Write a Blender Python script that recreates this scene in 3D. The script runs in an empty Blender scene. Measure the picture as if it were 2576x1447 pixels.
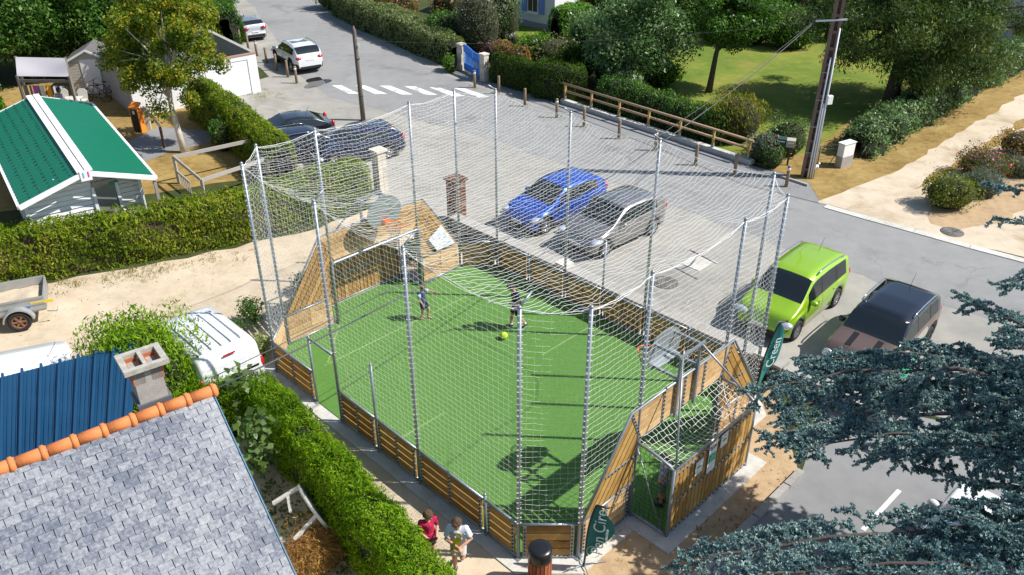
import bpy, bmesh, math, random
import numpy as np
from mathutils import Vector, Matrix
random.seed(7); RNG = np.random.default_rng(7)
SC = bpy.context.scene; COL = SC.collection
pi = math.pi; rad = math.radians

# ------------------------------------------------------------------ camera, sky, sun, exposure
CAM_H = 13.4; FPX = 2095.0; CX = 1288.0; CY = 723.5; PITCH = math.atan(.5795)   # pixel units: photograph at 2576 px width
cam_d = bpy.data.cameras.new('camera'); cam = bpy.data.objects.new('camera', cam_d); COL.objects.link(cam)
cam.location = (0, 0, CAM_H); cam.rotation_euler = (pi/2 - PITCH, 0, 0)
cam_d.sensor_width = 36; cam_d.lens = 36*FPX/2576; cam_d.clip_end = 600; cam_d.clip_start = .1
SC.camera = cam
SUN_EL = rad(47.5); SUN_AZ = rad(-4)          # azimuth measured from +X towards +Y
world = bpy.data.worlds.new('World'); SC.world = world; world.use_nodes = True
wn = world.node_tree.nodes; wl = world.node_tree.links
sky = wn.new('ShaderNodeTexSky'); sky.sky_type = 'NISHITA'; sky.sun_disc = False
sky.sun_elevation = SUN_EL; sky.sun_rotation = pi/2 - SUN_AZ; sky.air_density = 1.0; sky.dust_density = .6
wl.new(sky.outputs[0], wn['Background'].inputs[0]); wn['Background'].inputs[1].default_value = .10
sun_d = bpy.data.lights.new('sun', 'SUN'); sun = bpy.data.objects.new('sun', sun_d); COL.objects.link(sun)
sun_d.energy = 5.0; sun_d.angle = rad(.55); sun_d.color = (1, .965, .91)
sun.rotation_euler = Vector((-math.cos(SUN_EL)*math.cos(SUN_AZ), -math.cos(SUN_EL)*math.sin(SUN_AZ), -math.sin(SUN_EL))).to_track_quat('-Z', 'Y').to_euler()
sun.location = (20, -2, 30)
SC.view_settings.view_transform = 'Standard'; SC.view_settings.look = 'None'
SC.view_settings.exposure = 0.40; SC.view_settings.gamma = 1

# ------------------------------------------------------------------ pixels to places
_c, _s = math.cos(PITCH), math.sin(PITCH)
def ray(x, y):
    u = (x-CX)/FPX; v = -(y-CY)/FPX
    return (u, _c+v*_s, -_s+v*_c)
def g(x, y, z=0.):                      # the place at height z that the photograph shows at pixel (x, y)
    d = ray(x, y); t = (z-CAM_H)/d[2]
    return Vector((d[0]*t, d[1]*t, z))
R2 = math.sqrt(.5)
def C(s, t, z=0.):                      # court coordinates (s along, t across) to world
    return Vector(((s+t)*R2, (t-s)*R2, z))

# ------------------------------------------------------------------ mesh helpers
class MB:
    def __init__(s): s.v = []; s.f = []; s.m = []; s.sm = []
    def add(s, vs, fs, mi=0, smooth=False):
        o = len(s.v); s.v += [tuple(p) for p in vs]
        for f in fs: s.f.append([i+o for i in f]); s.m.append(mi); s.sm.append(smooth)
        return s
    def bar(s, a, b, w, h, up=(0, 0, 1), mi=0):     # box from a to b, w across, h along up
        a = Vector(a); b = Vector(b); d = (b-a).normalized(); up = Vector(up)
        x = d.cross(up)
        if x.length < 1e-5: x = d.cross(Vector((1, 0, 0)))
        x.normalize(); y = x.cross(d).normalized(); x *= w/2; y *= h/2
        vs = [a-x-y, a+x-y, a+x+y, a-x+y, b-x-y, b+x-y, b+x+y, b-x+y]
        return s.add(vs, [(0, 1, 2, 3), (7, 6, 5, 4), (0, 4, 5, 1), (1, 5, 6, 2), (2, 6, 7, 3), (3, 7, 4, 0)], mi)
    def box(s, c, d, rz=0, mi=0):
        c = Vector(c); hx, hy, hz = d[0]/2, d[1]/2, d[2]/2; ca, sa = math.cos(rz), math.sin(rz)
        vs = [(c.x+x*ca-y*sa, c.y+x*sa+y*ca, c.z+z) for z in (-hz, hz) for x, y in ((-hx, -hy), (hx, -hy), (hx, hy), (-hx, hy))]
        return s.add(vs, [(3, 2, 1, 0), (4, 5, 6, 7), (0, 1, 5, 4), (1, 2, 6, 5), (2, 3, 7, 6), (3, 0, 4, 7)], mi)
    def tube(s, pts, r, n=10, mi=0, cap=True, smooth=True):
        pts = [Vector(p) for p in pts]; k = len(pts)
        rs = r if hasattr(r, '__len__') else [r]*k
        ref = None; vs = []
        for i, p in enumerate(pts):
            d = (pts[min(i+1, k-1)]-pts[max(i-1, 0)])
            if d.length < 1e-9: d = Vector((0, 0, 1))
            d.normalize()
            if ref is None:
                ref = d.orthogonal().normalized()
            else:
                ref = (ref-d*ref.dot(d)); ref = ref.normalized() if ref.length > 1e-6 else d.orthogonal().normalized()
            q = d.cross(ref)
            for j in range(n):
                a = 2*pi*j/n; vs.append(p+(ref*math.cos(a)+q*math.sin(a))*rs[i])
        fs = [(i*n+j, i*n+(j+1) % n, (i+1)*n+(j+1) % n, (i+1)*n+j) for i in range(k-1) for j in range(n)]
        s.add(vs, fs, mi, smooth)
        if cap:
            o = len(s.v)-k*n
            for base, rev in ((0, True), ((k-1)*n, False)):
                f = [o+base+j for j in range(n)]
                s.f.append(f[::-1] if rev else f); s.m.append(mi); s.sm.append(False)
        return s
    def lathe(s, prof, c=(0, 0, 0), n=20, mi=0, sx=1, sy=1, smooth=True):   # prof: (r, z)
        c = Vector(c); vs = []; k = len(prof)
        for r, z in prof:
            for j in range(n):
                a = 2*pi*j/n; vs.append((c.x+r*sx*math.cos(a), c.y+r*sy*math.sin(a), c.z+z))
        fs = [(i*n+j, i*n+(j+1) % n, (i+1)*n+(j+1) % n, (i+1)*n+j) for i in range(k-1) for j in range(n)]
        o = len(s.v); s.add(vs, fs, mi, smooth)
        s.f.append([o+j for j in range(n)][::-1]); s.m.append(mi); s.sm.append(False)
        s.f.append([o+(k-1)*n+j for j in range(n)]); s.m.append(mi); s.sm.append(False)
        return s
    def prism(s, poly, z0, z1, mi=0):
        n = len(poly)
        if sum(poly[i][0]*poly[(i+1) % n][1]-poly[(i+1) % n][0]*poly[i][1] for i in range(n)) < 0: poly = poly[::-1]
        vs = [(p[0], p[1], z0) for p in poly]+[(p[0], p[1], z1) for p in poly]
        return s.add(vs, [list(range(n))[::-1], list(range(n, 2*n))]+[(i, (i+1) % n, n+(i+1) % n, n+i) for i in range(n)], mi)
    def slab(s, pts, nrm, th, mi=0):     # flat polygon pts given thickness th along nrm
        n = len(pts); nrm = Vector(nrm).normalized()*th; pts = [Vector(p) for p in pts]
        vs = pts+[p+nrm for p in pts]
        return s.add(vs, [list(range(n))[::-1], list(range(n, 2*n))]+[(i, (i+1) % n, n+(i+1) % n, n+i) for i in range(n)], mi)
    def ball(s, c, r, n=12, m=8, mi=0, sc=(1, 1, 1)):
        prof = [(r*max(math.sin(pi*i/m), 1e-4), -r*math.cos(pi*i/m)) for i in range(m+1)]
        c = Vector(c); vs = []
        for rr, z in prof:
            for j in range(n):
                a = 2*pi*j/n; vs.append((c.x+rr*math.cos(a)*sc[0], c.y+rr*math.sin(a)*sc[1], c.z+z*sc[2]))
        return s.add(vs, [(i*n+j, i*n+(j+1) % n, (i+1)*n+(j+1) % n, (i+1)*n+j) for i in range(m) for j in range(n)], mi, True)
    def mesh(s, name, mats, off=(0, 0, 0)):
        me = bpy.data.meshes.new(name); o = Vector(off)
        me.from_pydata([(p[0]-o.x, p[1]-o.y, p[2]-o.z) for p in s.v], [], s.f)
        for m in (mats if isinstance(mats, (list, tuple)) else [mats]): me.materials.append(m)
        me.polygons.foreach_set('material_index', s.m); me.polygons.foreach_set('use_smooth', s.sm)
        me.update(); return me
    def build(s, name, mats, parent=None, world=True):
        return link(name, s.mesh(name, mats, root_loc(parent) if (world and parent) else (0, 0, 0)), parent)
def root_loc(o):
    v = Vector((0, 0, 0))
    while o is not None: v += o.location; o = o.parent
    return v
def link(name, me, parent=None):
    o = bpy.data.objects.new(name, me); COL.objects.link(o)
    if parent is not None: o.parent = parent
    return o
def tag(o, label=None, cat=None, group=None, kind=None):
    if label: o['label'] = label
    if cat: o['category'] = cat
    if group: o['group'] = group
    if kind: o['kind'] = kind
    return o
def thing(name, label, cat, loc=(0, 0, 0), rz=0, group=None):
    o = link(name, None); o.location = loc; o.rotation_euler = (0, 0, rz); o.empty_display_size = .2
    return tag(o, label, cat, group)
def copy_tree(o, parent=None):
    c = o.copy(); COL.objects.link(c); c.parent = parent
    for ch in o.children: copy_tree(ch, c)
    return c
def np_mesh(name, V, F, mat, smooth=False):      # V (n,3), F (m,k)
    me = bpy.data.meshes.new(name); V = np.asarray(V, np.float32); F = np.asarray(F, np.int32)
    me.vertices.add(len(V)); me.vertices.foreach_set('co', V.ravel())
    m, k = F.shape; me.loops.add(m*k); me.loops.foreach_set('vertex_index', F.ravel())
    me.polygons.add(m); me.polygons.foreach_set('loop_start', np.arange(0, m*k, k, dtype=np.int32))
    me.polygons.foreach_set('loop_total', np.full(m, k, np.int32))
    if smooth: me.polygons.foreach_set('use_smooth', np.ones(m, bool))
    me.update(calc_edges=True); me.materials.append(mat); return me
def strands(name, A, B, r, mat):                # many thin three-sided cords from A[i] to B[i]
    A = np.asarray(A, float); B = np.asarray(B, float); n = len(A); r = np.broadcast_to(np.asarray(r, float), (n,))
    d = B-A; d /= np.maximum(np.linalg.norm(d, axis=1, keepdims=True), 1e-9)
    up = np.where(np.abs(d[:, 2:3]) < .9, np.array([[0, 0, 1.]]), np.array([[1., 0, 0]]))
    x = np.cross(d, up); x /= np.linalg.norm(x, axis=1, keepdims=True); y = np.cross(x, d)
    V = np.zeros((n, 6, 3))
    for j in range(3):
        o = (x*math.cos(2*pi*j/3)+y*math.sin(2*pi*j/3))*r[:, None]; V[:, j] = A+o; V[:, 3+j] = B+o
    b = (np.arange(n)*6)[:, None]
    F = np.concatenate([b+np.array([[j, (j+1) % 3, 3+(j+1) % 3, 3+j]]) for j in range(3)])
    return np_mesh(name, V.reshape(-1, 3), F, mat)
# ------------------------------------------------------------------ materials
_M = {}
def new_mat(name):
    m = bpy.data.materials.new(name); m.use_nodes = True; nt = m.node_tree
    return m, nt, nt.nodes['Principled BSDF']
def sock(b, n, v):
    if n in b.inputs: b.inputs[n].default_value = v
def plain(name, col, rough=.6, metal=0., bump=0., bscale=60, spec=.5, coat=0., var=0., vscale=4.):
    if name in _M: return _M[name]
    m, nt, b = new_mat(name); N = nt.nodes; L = nt.links
    sock(b, 'Base Color', (*col, 1)); sock(b, 'Roughness', rough); sock(b, 'Metallic', metal); sock(b, 'Specular IOR Level', spec); sock(b, 'Coat Weight', coat); sock(b, 'Coat Roughness', .05)
    if var or bump:
        tc = N.new('ShaderNodeTexCoord')
    if var:
        no = N.new('ShaderNodeTexNoise'); no.inputs['Scale'].default_value = vscale; no.inputs['Detail'].default_value = 5
        L.new(tc.outputs['Object'], no.inputs['Vector'])
        mx = N.new('ShaderNodeMix'); mx.data_type = 'RGBA'
        mx.inputs[6].default_value = (*[c*(1-var) for c in col], 1); mx.inputs[7].default_value = (*[min(1, c*(1+var)) for c in col], 1)
        L.new(no.outputs[0], mx.inputs[0]); L.new(mx.outputs[2], b.inputs['Base Color'])
    if bump:
        nb = N.new('ShaderNodeTexNoise'); nb.inputs['Scale'].default_value = bscale; nb.inputs['Detail'].default_value = 4
        L.new(tc.outputs['Object'], nb.inputs['Vector']); bp = N.new('ShaderNodeBump'); bp.inputs['Strength'].default_value = bump; bp.inputs['Distance'].default_value = .02
        L.new(nb.outputs[0], bp.inputs['Height']); L.new(bp.outputs[0], b.inputs['Normal'])
    _M[name] = m; return m
def ground_mat(name, cols, s1=.35, s2=3., s3=40., w=(.5, .3, .25), rough=.95, bump=.3, stops=None, stain=None, crack=0.):
    """cols: list of colours blended by broad + middle + fine noise"""
    m, nt, b = new_mat(name); N = nt.nodes; L = nt.links
    tc = N.new('ShaderNodeTexCoord'); acc = None
    for sc, wt in zip((s1, s2, s3), w):
        no = N.new('ShaderNodeTexNoise'); no.inputs['Scale'].default_value = sc; no.inputs['Detail'].default_value = 6; no.inputs['Roughness'].default_value = .62
        L.new(tc.outputs['Object'], no.inputs['Vector'])
        mu = N.new('ShaderNodeMath'); mu.operation = 'MULTIPLY_ADD'; mu.inputs[1].default_value = wt
        L.new(no.outputs[0], mu.inputs[0])
        if acc is None: mu.inputs[2].default_value = .5-.5*sum(w)
        else: L.new(acc.outputs[0], mu.inputs[2])
        acc = mu
    cr = N.new('ShaderNodeValToRGB'); el = cr.color_ramp.elements
    st = stops or [.3+.4*i/(len(cols)-1) for i in range(len(cols))]
    el[0].position = st[0]; el[0].color = (*cols[0], 1); el[1].position = st[-1]; el[1].color = (*cols[-1], 1)
    for p, c in list(zip(st, cols))[1:-1]:
        e = el.new(p); e.color = (*c, 1)
    L.new(acc.outputs[0], cr.inputs[0]); col = cr.outputs[0]
    if stain:          # spills and worn patches with shapes of their own
        scol, ssc, lo, hi = stain; sn = N.new('ShaderNodeTexNoise'); sn.inputs['Scale'].default_value = ssc; sn.inputs['Detail'].default_value = 7; sn.inputs['Roughness'].default_value = .68; sn.inputs['Distortion'].default_value = .6; mp = N.new('ShaderNodeMapping'); mp.inputs['Location'].default_value = (3.1, 7.7, 0); L.new(tc.outputs['Object'], mp.inputs[0]); L.new(mp.outputs[0], sn.inputs['Vector'])
        mr = N.new('ShaderNodeMapRange'); mr.inputs[1].default_value = lo; mr.inputs[2].default_value = hi; mr.inputs[4].default_value = .8; L.new(sn.outputs[0], mr.inputs[0]); mx = N.new('ShaderNodeMix'); mx.data_type = 'RGBA'; mx.inputs[7].default_value = (*scol, 1); L.new(mr.outputs[0], mx.inputs[0]); L.new(col, mx.inputs[6]); col = mx.outputs[2]
    if crack:
        vo = N.new('ShaderNodeTexVoronoi'); vo.feature = 'DISTANCE_TO_EDGE'; vo.inputs['Scale'].default_value = crack; wn2 = N.new('ShaderNodeTexNoise'); wn2.inputs['Scale'].default_value = 1.5; wn2.inputs['Detail'].default_value = 4; L.new(tc.outputs['Object'], wn2.inputs['Vector']); ad = N.new('ShaderNodeVectorMath'); ad.operation = 'ADD'; L.new(tc.outputs['Object'], ad.inputs[0]); L.new(wn2.outputs[1], ad.inputs[1]); L.new(ad.outputs[0], vo.inputs['Vector'])
        mr = N.new('ShaderNodeMapRange'); mr.inputs[1].default_value = .0; mr.inputs[2].default_value = .006*crack*4; mr.inputs[3].default_value = .28; mr.inputs[4].default_value = 0; L.new(vo.outputs[0], mr.inputs[0]); mx = N.new('ShaderNodeMix'); mx.data_type = 'RGBA'; mx.inputs[7].default_value = (.06, .058, .055, 1); L.new(mr.outputs[0], mx.inputs[0]); L.new(col, mx.inputs[6]); col = mx.outputs[2]
    L.new(col, b.inputs['Base Color']); sock(b, 'Roughness', rough); sock(b, 'Specular IOR Level', .25)
    nb = N.new('ShaderNodeTexNoise'); nb.inputs['Scale'].default_value = s3*2; nb.inputs['Detail'].default_value = 3; L.new(tc.outputs['Object'], nb.inputs['Vector'])
    bp = N.new('ShaderNodeBump'); bp.inputs['Strength'].default_value = bump; bp.inputs['Distance'].default_value = .02
    L.new(nb.outputs[0], bp.inputs['Height']); L.new(bp.outputs[0], b.inputs['Normal'])
    return m
def wood(name, cols, scale=(1, 1, 1), rough=.75, spread=.5):
    """timber whose tone differs from plank to plank, with streaky grain"""
    m, nt, b = new_mat(name); N = nt.nodes; L = nt.links
    oi = N.new('ShaderNodeObjectInfo'); tc = N.new('ShaderNodeTexCoord'); mp = N.new('ShaderNodeMapping')
    mp.inputs['Scale'].default_value = scale; L.new(tc.outputs['Object'], mp.inputs[0])
    no = N.new('ShaderNodeTexNoise'); no.noise_dimensions = '4D'; no.inputs['Scale'].default_value = 5; no.inputs['Detail'].default_value = 6; no.inputs['Roughness'].default_value = .65
    L.new(mp.outputs[0], no.inputs['Vector']); mw = N.new('ShaderNodeMath'); mw.operation = 'MULTIPLY'; mw.inputs[1].default_value = 50; L.new(oi.outputs['Random'], mw.inputs[0]); L.new(mw.outputs[0], no.inputs['W'])
    a = N.new('ShaderNodeMath'); a.operation = 'MULTIPLY_ADD'; a.inputs[1].default_value = spread; L.new(oi.outputs['Random'], a.inputs[0])
    c = N.new('ShaderNodeMath'); c.operation = 'MULTIPLY_ADD'; c.inputs[1].default_value = 1.1; c.inputs[2].default_value = -.05-spread*.5; L.new(no.outputs[0], c.inputs[0]); L.new(c.outputs[0], a.inputs[2])
    cr = N.new('ShaderNodeValToRGB'); el = cr.color_ramp.elements
    el[0].position = .15; el[0].color = (*cols[0], 1); el[1].position = .85; el[1].color = (*cols[-1], 1)
    for i, k in enumerate(cols[1:-1]):
        e = el.new(.15+.7*(i+1)/(len(cols)-1)); e.color = (*k, 1)
    L.new(a.outputs[0], cr.inputs[0]); L.new(cr.outputs[0], b.inputs['Base Color']); sock(b, 'Roughness', rough); sock(b, 'Specular IOR Level', .3)
    return m
def leaf(name, cols, trans=.35, rough=.5, spec=.4):
    """leaves: every leaf its own tone, some light through them"""
    m, nt, b = new_mat(name); N = nt.nodes; L = nt.links
    ge = N.new('ShaderNodeNewGeometry'); cr = N.new('ShaderNodeValToRGB'); el = cr.color_ramp.elements
    el[0].position = 0; el[0].color = (*cols[0], 1); el[1].position = 1; el[1].color = (*cols[-1], 1)
    for i, k in enumerate(cols[1:-1]):
        e = el.new((i+1)/(len(cols)-1)); e.color = (*k, 1)
    tc = N.new('ShaderNodeTexCoord'); no = N.new('ShaderNodeTexNoise'); no.inputs['Scale'].default_value = .9; no.inputs['Detail'].default_value = 3
    L.new(tc.outputs['Object'], no.inputs['Vector'])
    ad = N.new('ShaderNodeMath'); ad.operation = 'MULTIPLY_ADD'; ad.inputs[1].default_value = 1.3; L.new(no.outputs[0], ad.inputs[0])
    rr = N.new('ShaderNodeMath'); rr.operation = 'MULTIPLY_ADD'; rr.inputs[1].default_value = .8; rr.inputs[2].default_value = -.55; L.new(ge.outputs['Random Per Island'], rr.inputs[0]); L.new(rr.outputs[0], ad.inputs[2])
    L.new(ad.outputs[0], cr.inputs[0]); L.new(cr.outputs[0], b.inputs['Base Color']); sock(b, 'Roughness', rough); sock(b, 'Specular IOR Level', spec)
    tr = N.new('ShaderNodeBsdfTranslucent'); hs = N.new('ShaderNodeHueSaturation'); hs.inputs['Saturation'].default_value = 1.1; hs.inputs['Value'].default_value = 1.5; L.new(cr.outputs[0], hs.inputs['Color']); L.new(hs.outputs[0], tr.inputs[0])
    mx = N.new('ShaderNodeMixShader'); mx.inputs[0].default_value = trans; L.new(b.outputs[0], mx.inputs[1]); L.new(tr.outputs[0], mx.inputs[2])
    L.new(mx.outputs[0], N['Material Output'].inputs[0]); return m
def paint(name, col, metal=.35, rough=.32):
    if name in _M: return _M[name]
    m, nt, b = new_mat(name); sock(b, 'Base Color', (*col, 1)); sock(b, 'Metallic', metal); sock(b, 'Roughness', rough); sock(b, 'Coat Weight', 1.); sock(b, 'Coat Roughness', .04)
    _M[name] = m; return m

ASPH = ground_mat('asphalt_road', [(.2, .2, .2), (.265, .263, .258), (.33, .322, .305)], .18, 1.4, 70, (.4, .35, .4), stain=((.13, .13, .135), .33, .55, .75), crack=.16)
CARP = ground_mat('asphalt_carpark', [(.22, .215, .2), (.33, .315, .28), (.45, .42, .36)], .16, 1.2, 50, (.45, .35, .45), stain=((.17, .155, .13), .4, .56, .74), crack=.2)
PATHASPH = ground_mat('asphalt_path', [(.17, .172, .175), (.24, .24, .242), (.3, .3, .295)], .3, 2, 60, (.4, .3, .35), stain=((.3, .25, .17), .5, .6, .78))
SAND = ground_mat('sand_lane', [(.36, .28, .19), (.55, .45, .32), (.66, .56, .43)], .3, 1.8, 45, (.55, .4, .4), stops=[.3, .5, .7], stain=((.33, .25, .15), .7, .56, .72))
SANDR = ground_mat('sand_drive', [(.36, .28, .19), (.55, .46, .34), (.66, .57, .44)], .3, 1.6, 45, (.6, .4, .35), stops=[.3, .48, .7], stain=((.3, .22, .12), .45, .54, .72))
SOIL = ground_mat('bare_soil', [(.24, .155, .085), (.44, .31, .18), (.53, .4, .25)], .7, 4, 50, (.45, .4, .45))
DRYGRASS = ground_mat('dry_grass', [(.13, .085, .025), (.3, .2, .065), (.4, .3, .12)], .5, 3, 30, (.5, .45, .5))
LAWN = ground_mat('lawn_turf', [(.08, .14, .016), (.15, .2, .026), (.27, .25, .05)], .28, 1.6, 25, (.75, .4, .5), stain=((.3, .2, .07), .35, .55, .72))
EARTH = ground_mat('garden_earth', [(.02, .035, .008), (.045, .06, .015), (.1, .09, .035)], .5, 3, 25, (.4, .4, .5))
TURF = ground_mat('artificial_turf', [(.085, .2, .035), (.115, .262, .05), (.15, .31, .072)], .3, 14, 90, (.25, .5, .75), rough=.8, bump=.8)
CONC = ground_mat('concrete', [(.36, .34, .3), (.55, .53, .48), (.66, .64, .6)], .6, 4, 40, (.4, .45, .35))
CONCG = ground_mat('concrete_grey', [(.23, .22, .2), (.36, .34, .31), (.45, .43, .39)], .8, 5, 45, (.4, .4, .4))
WHITEPAINT = ground_mat('road_paint', [(.5, .5, .49), (.74, .74, .73), (.8, .8, .8)], .8, 5, 40, (.35, .35, .35), stops=[.25, .42, .7], stain=((.27, .265, .26), 1.6, .52, .62))
GALV = plain('galvanised_steel', (.3, .33, .36), .42, .5, var=.18, vscale=14)
GALVD = plain('galvanised_strap', (.36, .37, .38), .5, .5, var=.15, vscale=10)
BOLT = plain('black_bolt', (.012, .012, .014), .5)
CORD = plain('white_net_cord', (.82, .82, .8), .8)
CORDB = plain('black_net_cord', (.015, .015, .018), .8)
BLACK = plain('black_plastic', (.012, .012, .013), .45)
RUBBER = plain('tyre_rubber', (.018, .018, .019), .8, bump=.2)
GLASS = plain('car_glass', (.012, .018, .02), .04, 0, spec=.9)
CHROME = plain('chrome', (.75, .76, .78), .15, 1.)
RIM = plain('alloy_rim', (.5, .51, .53), .28, .8)
PLANK = wood('pine_plank', [(.33, .19, .075), (.52, .335, .155), (.66, .46, .245)], (1, 1, 1))
PLANKD = wood('larch_plank', [(.24, .125, .03), (.38, .215, .06), (.5, .31, .1)], (1, 1, 1))
BARK = plain('bark', (.09, .065, .045), .95, bump=.6, bscale=25, var=.35, vscale=8)
WHITE = plain('white_pvc', (.78, .78, .77), .5, var=.05)
PLASTW = plain('white_plastic_aged', (.62, .6, .55), .55, var=.15, vscale=6)
# ------------------------------------------------------------------ the ground
def sheet(name, pts, z, mat, jitter=0., sub=0):
    P = [Vector((p[0], p[1])) for p in pts]
    if sub:
        Q = []
        for i, p in enumerate(P):
            q = P[(i+1) % len(P)]; n = max(1, int((q-p).length/sub))
            for k in range(n):
                w = p.lerp(q, k/n)
                if jitter: w = w+Vector((random.uniform(-jitter, jitter), random.uniform(-jitter, jitter)))
                Q.append(w)
        P = Q
    n = len(P)
    if sum(P[i].x*P[(i+1) % n].y-P[(i+1) % n].x*P[i].y for i in range(n)) < 0: P = P[::-1]
    bm = bmesh.new(); vs = [bm.verts.new((p.x, p.y, z)) for p in P]; f = bm.faces.new(vs)
    bmesh.ops.triangulate(bm, faces=[f]); me = bpy.data.meshes.new(name); bm.to_mesh(me); bm.free(); me.materials.append(mat)
    return tag(link(name, me), kind='structure')
def px(*ps): return [g(*p) for p in ps]
mb = MB(); mb.add([(-260, -60, 0), (260, -60, 0), (260, 400, 0), (-260, 400, 0)], [(0, 1, 2, 3)])
tag(mb.build('ground', EARTH), kind='structure')
sheet('dry_lawn', px((-200, 560), (640, 450), (760, 330), (560, 240), (300, 190), (-250, 250)), .004, DRYGRASS, .15, .8)
sheet('camp_path', px((270, 395), (330, 352), (400, 320), (560, 335), (520, 362), (420, 385), (330, 420), (250, 430)), .008, PATHASPH, .06, .5)
sheet('sand_lane', [(-40, 8), (-40, 26)]+px((0, 735), (200, 700), (420, 660), (640, 612), (800, 575), (960, 520), (1060, 545), (1150, 610))+[C(-18.2, 16.5), C(-18.2, 9.4), C(-17.4, 8.8), C(-8, 8.9), C(-7.5, 9.2), (1.2, 8), (-8, 8)], .006, SAND, .12, .7)
sheet('car_park', px((640, 300), (690, 200), (590, 120), (560, -40), (720, -60), (880, 60), (1160, 190), (1240, 225), (1430, 292), (1680, 390), (1860, 468), (2060, 520), (2300, 590), (2700, 700), (3300, 850))+[(40, 8), (14, 8)]+px((2576, 1100), (2080, 985), (1900, 890), (1250, 585), (1060, 545), (960, 520), (800, 470), (700, 400)), .008, CARP, .1, .8)
sheet('road', px((560, -60), (770, -60), (860, 60), (1060, 165), (1160, 205), (1260, 238), (1430, 292), (1680, 390), (1860, 468), (2060, 515), (2300, 583), (2576, 658), (3300, 845), (3100, 960), (2576, 830), (2300, 745), (2050, 650), (1800, 560), (1500, 445), (1250, 355), (1000, 290), (830, 245), (740, 180), (690, 90), (640, 20)), .012, ASPH, .1, .7)
sheet('footpath', px((1150, 190), (1230, 212), (1320, 246), (1420, 268), (1600, 325), (1880, 425), (2030, 466), (2060, 512), (1860, 461), (1680, 384), (1430, 287), (1250, 228), (1165, 200)), .02, PATHASPH, .02, .8)
sheet('road_edge', px((1140, 175), (1240, 200), (1420, 255), (1880, 415), (2060, 455), (2140, 500), (2060, 545), (1860, 500), (1430, 320), (1160, 225)), .0045, PATHASPH)
sheet('yard_apron', px((520, 290), (560, 225), (690, 190), (720, 330), (640, 330)), .005, CARP)
sheet('verge', px((1890, 410), (2040, 460), (2070, 510), (2130, 495), (2270, 432), (2430, 336), (2576, 240), (2800, 80), (2560, 60), (2240, 250), (2140, 300), (2040, 380)), .01, DRYGRASS, .1, .6)
sheet('sand_drive', px((2055, 507), (2120, 484), (2262, 425), (2425, 330), (2576, 234), (2900, 40), (3200, 20), (3400, 500), (3300, 840), (2576, 650), (2300, 578)), .014, SANDR, .12, .6)
sheet('lawn', px((1500, 215), (1700, 130), (2000, 60), (2500, 20), (2560, 110), (2240, 290), (2080, 420), (1920, 415), (1700, 330)), .006, LAWN, .1, .8)
sheet('front_lawn', px((1240, 130), (1290, 60), (1420, 40), (1470, 110), (1400, 150)), .006, LAWN, .1, .5)
sheet('bare_soil', [C(-8.3, 8.8), C(-7.7, 9.4), C(-7.7, 17.6)]+px((1960, 990), (2010, 1190), (1880, 1330), (1700, 1480))+[(2.5, 8.5), (-1, 8.5)], .01, SOIL, .05, .5)
sheet('parking_bay', px((2015, 1193), (1885, 1330), (1720, 1490))+[(4, 6), (40, 6), (40, 14)]+px((2576, 1105), (2080, 1000)), .016, PATHASPH, .0, 0)
# kerb between soil and parking bay, and stone gutter along the far side of the road
kt = tag(link('kerb', None), kind='structure')
a, b = g(2015, 1190), g(1715, 1490)
for i in range(7):
    p = a.lerp(b, i/7+.004); q = a.lerp(b, (i+1)/7-.004)
    MB().bar((p.x, p.y, .055), (q.x, q.y, .055), .16, .12).build('kerb_stone', CONCG, kt)
gt = tag(link('gutter', None), kind='structure')
ln = [g(*p) for p in ((2075, 520), (2180, 550), (2300, 583), (2440, 622), (2600, 664), (2800, 716))]
for i in range(len(ln)-1):
    p, q = ln[i], ln[i+1]; n = max(1, int((q-p).length/1.0))
    for k in range(n):
        u = p.lerp(q, k/n+.006); v = p.lerp(q, (k+1)/n-.006)
        MB().bar((u.x, u.y, .015), (v.x, v.y, .015), .34, .05).build('gutter_stone', CONC, gt)
pk = tag(link('path_kerb', None), kind='structure')
ln = [g(*p) for p in ((1965, 448), (1990, 456), (2012, 463), (2032, 470))]
for i in range(3): MB().bar(ln[i]+Vector((0, 0, .05)), ln[i].lerp(ln[i+1], .98)+Vector((0, 0, .05)), .12, .12).build('kerb_stone', CONCG, pk)
# zebra crossing
zb = tag(link('crosswalk', None), kind='structure')
def Tq(ox, oy, x, y, w=1100., W=2567.): k = w/W; return ((ox+x*k)/1.59006, (oy+y*k)/1.59006)
for q in (((765, 800), (855, 800), (1018, 877), (925, 879)), ((985, 801), (1075, 801), (1283, 880), (1165, 881)), ((1208, 803), (1310, 804), (1520, 885), (1412, 886)), ((1438, 808), (1545, 810), (1752, 889), (1645, 890)), ((1672, 818), (1772, 822), (2010, 900), (1895, 905)), ((1905, 826), (2010, 830), (2235, 905), (2140, 915))):
    P = [g(*Tq(1000, 0, *p)) for p in q]
    MB().prism([(p.x, p.y) for p in P], .0165, .018).build('stripe', WHITEPAINT, zb)
pbl = tag(link('bay_line', None), kind='structure')
a, b = g(2262, 1235), g(2170, 1335); MB().bar((a.x, a.y, .021), (b.x, b.y, .021), .1, .003).build('line', WHITEPAINT, pbl)
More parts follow.
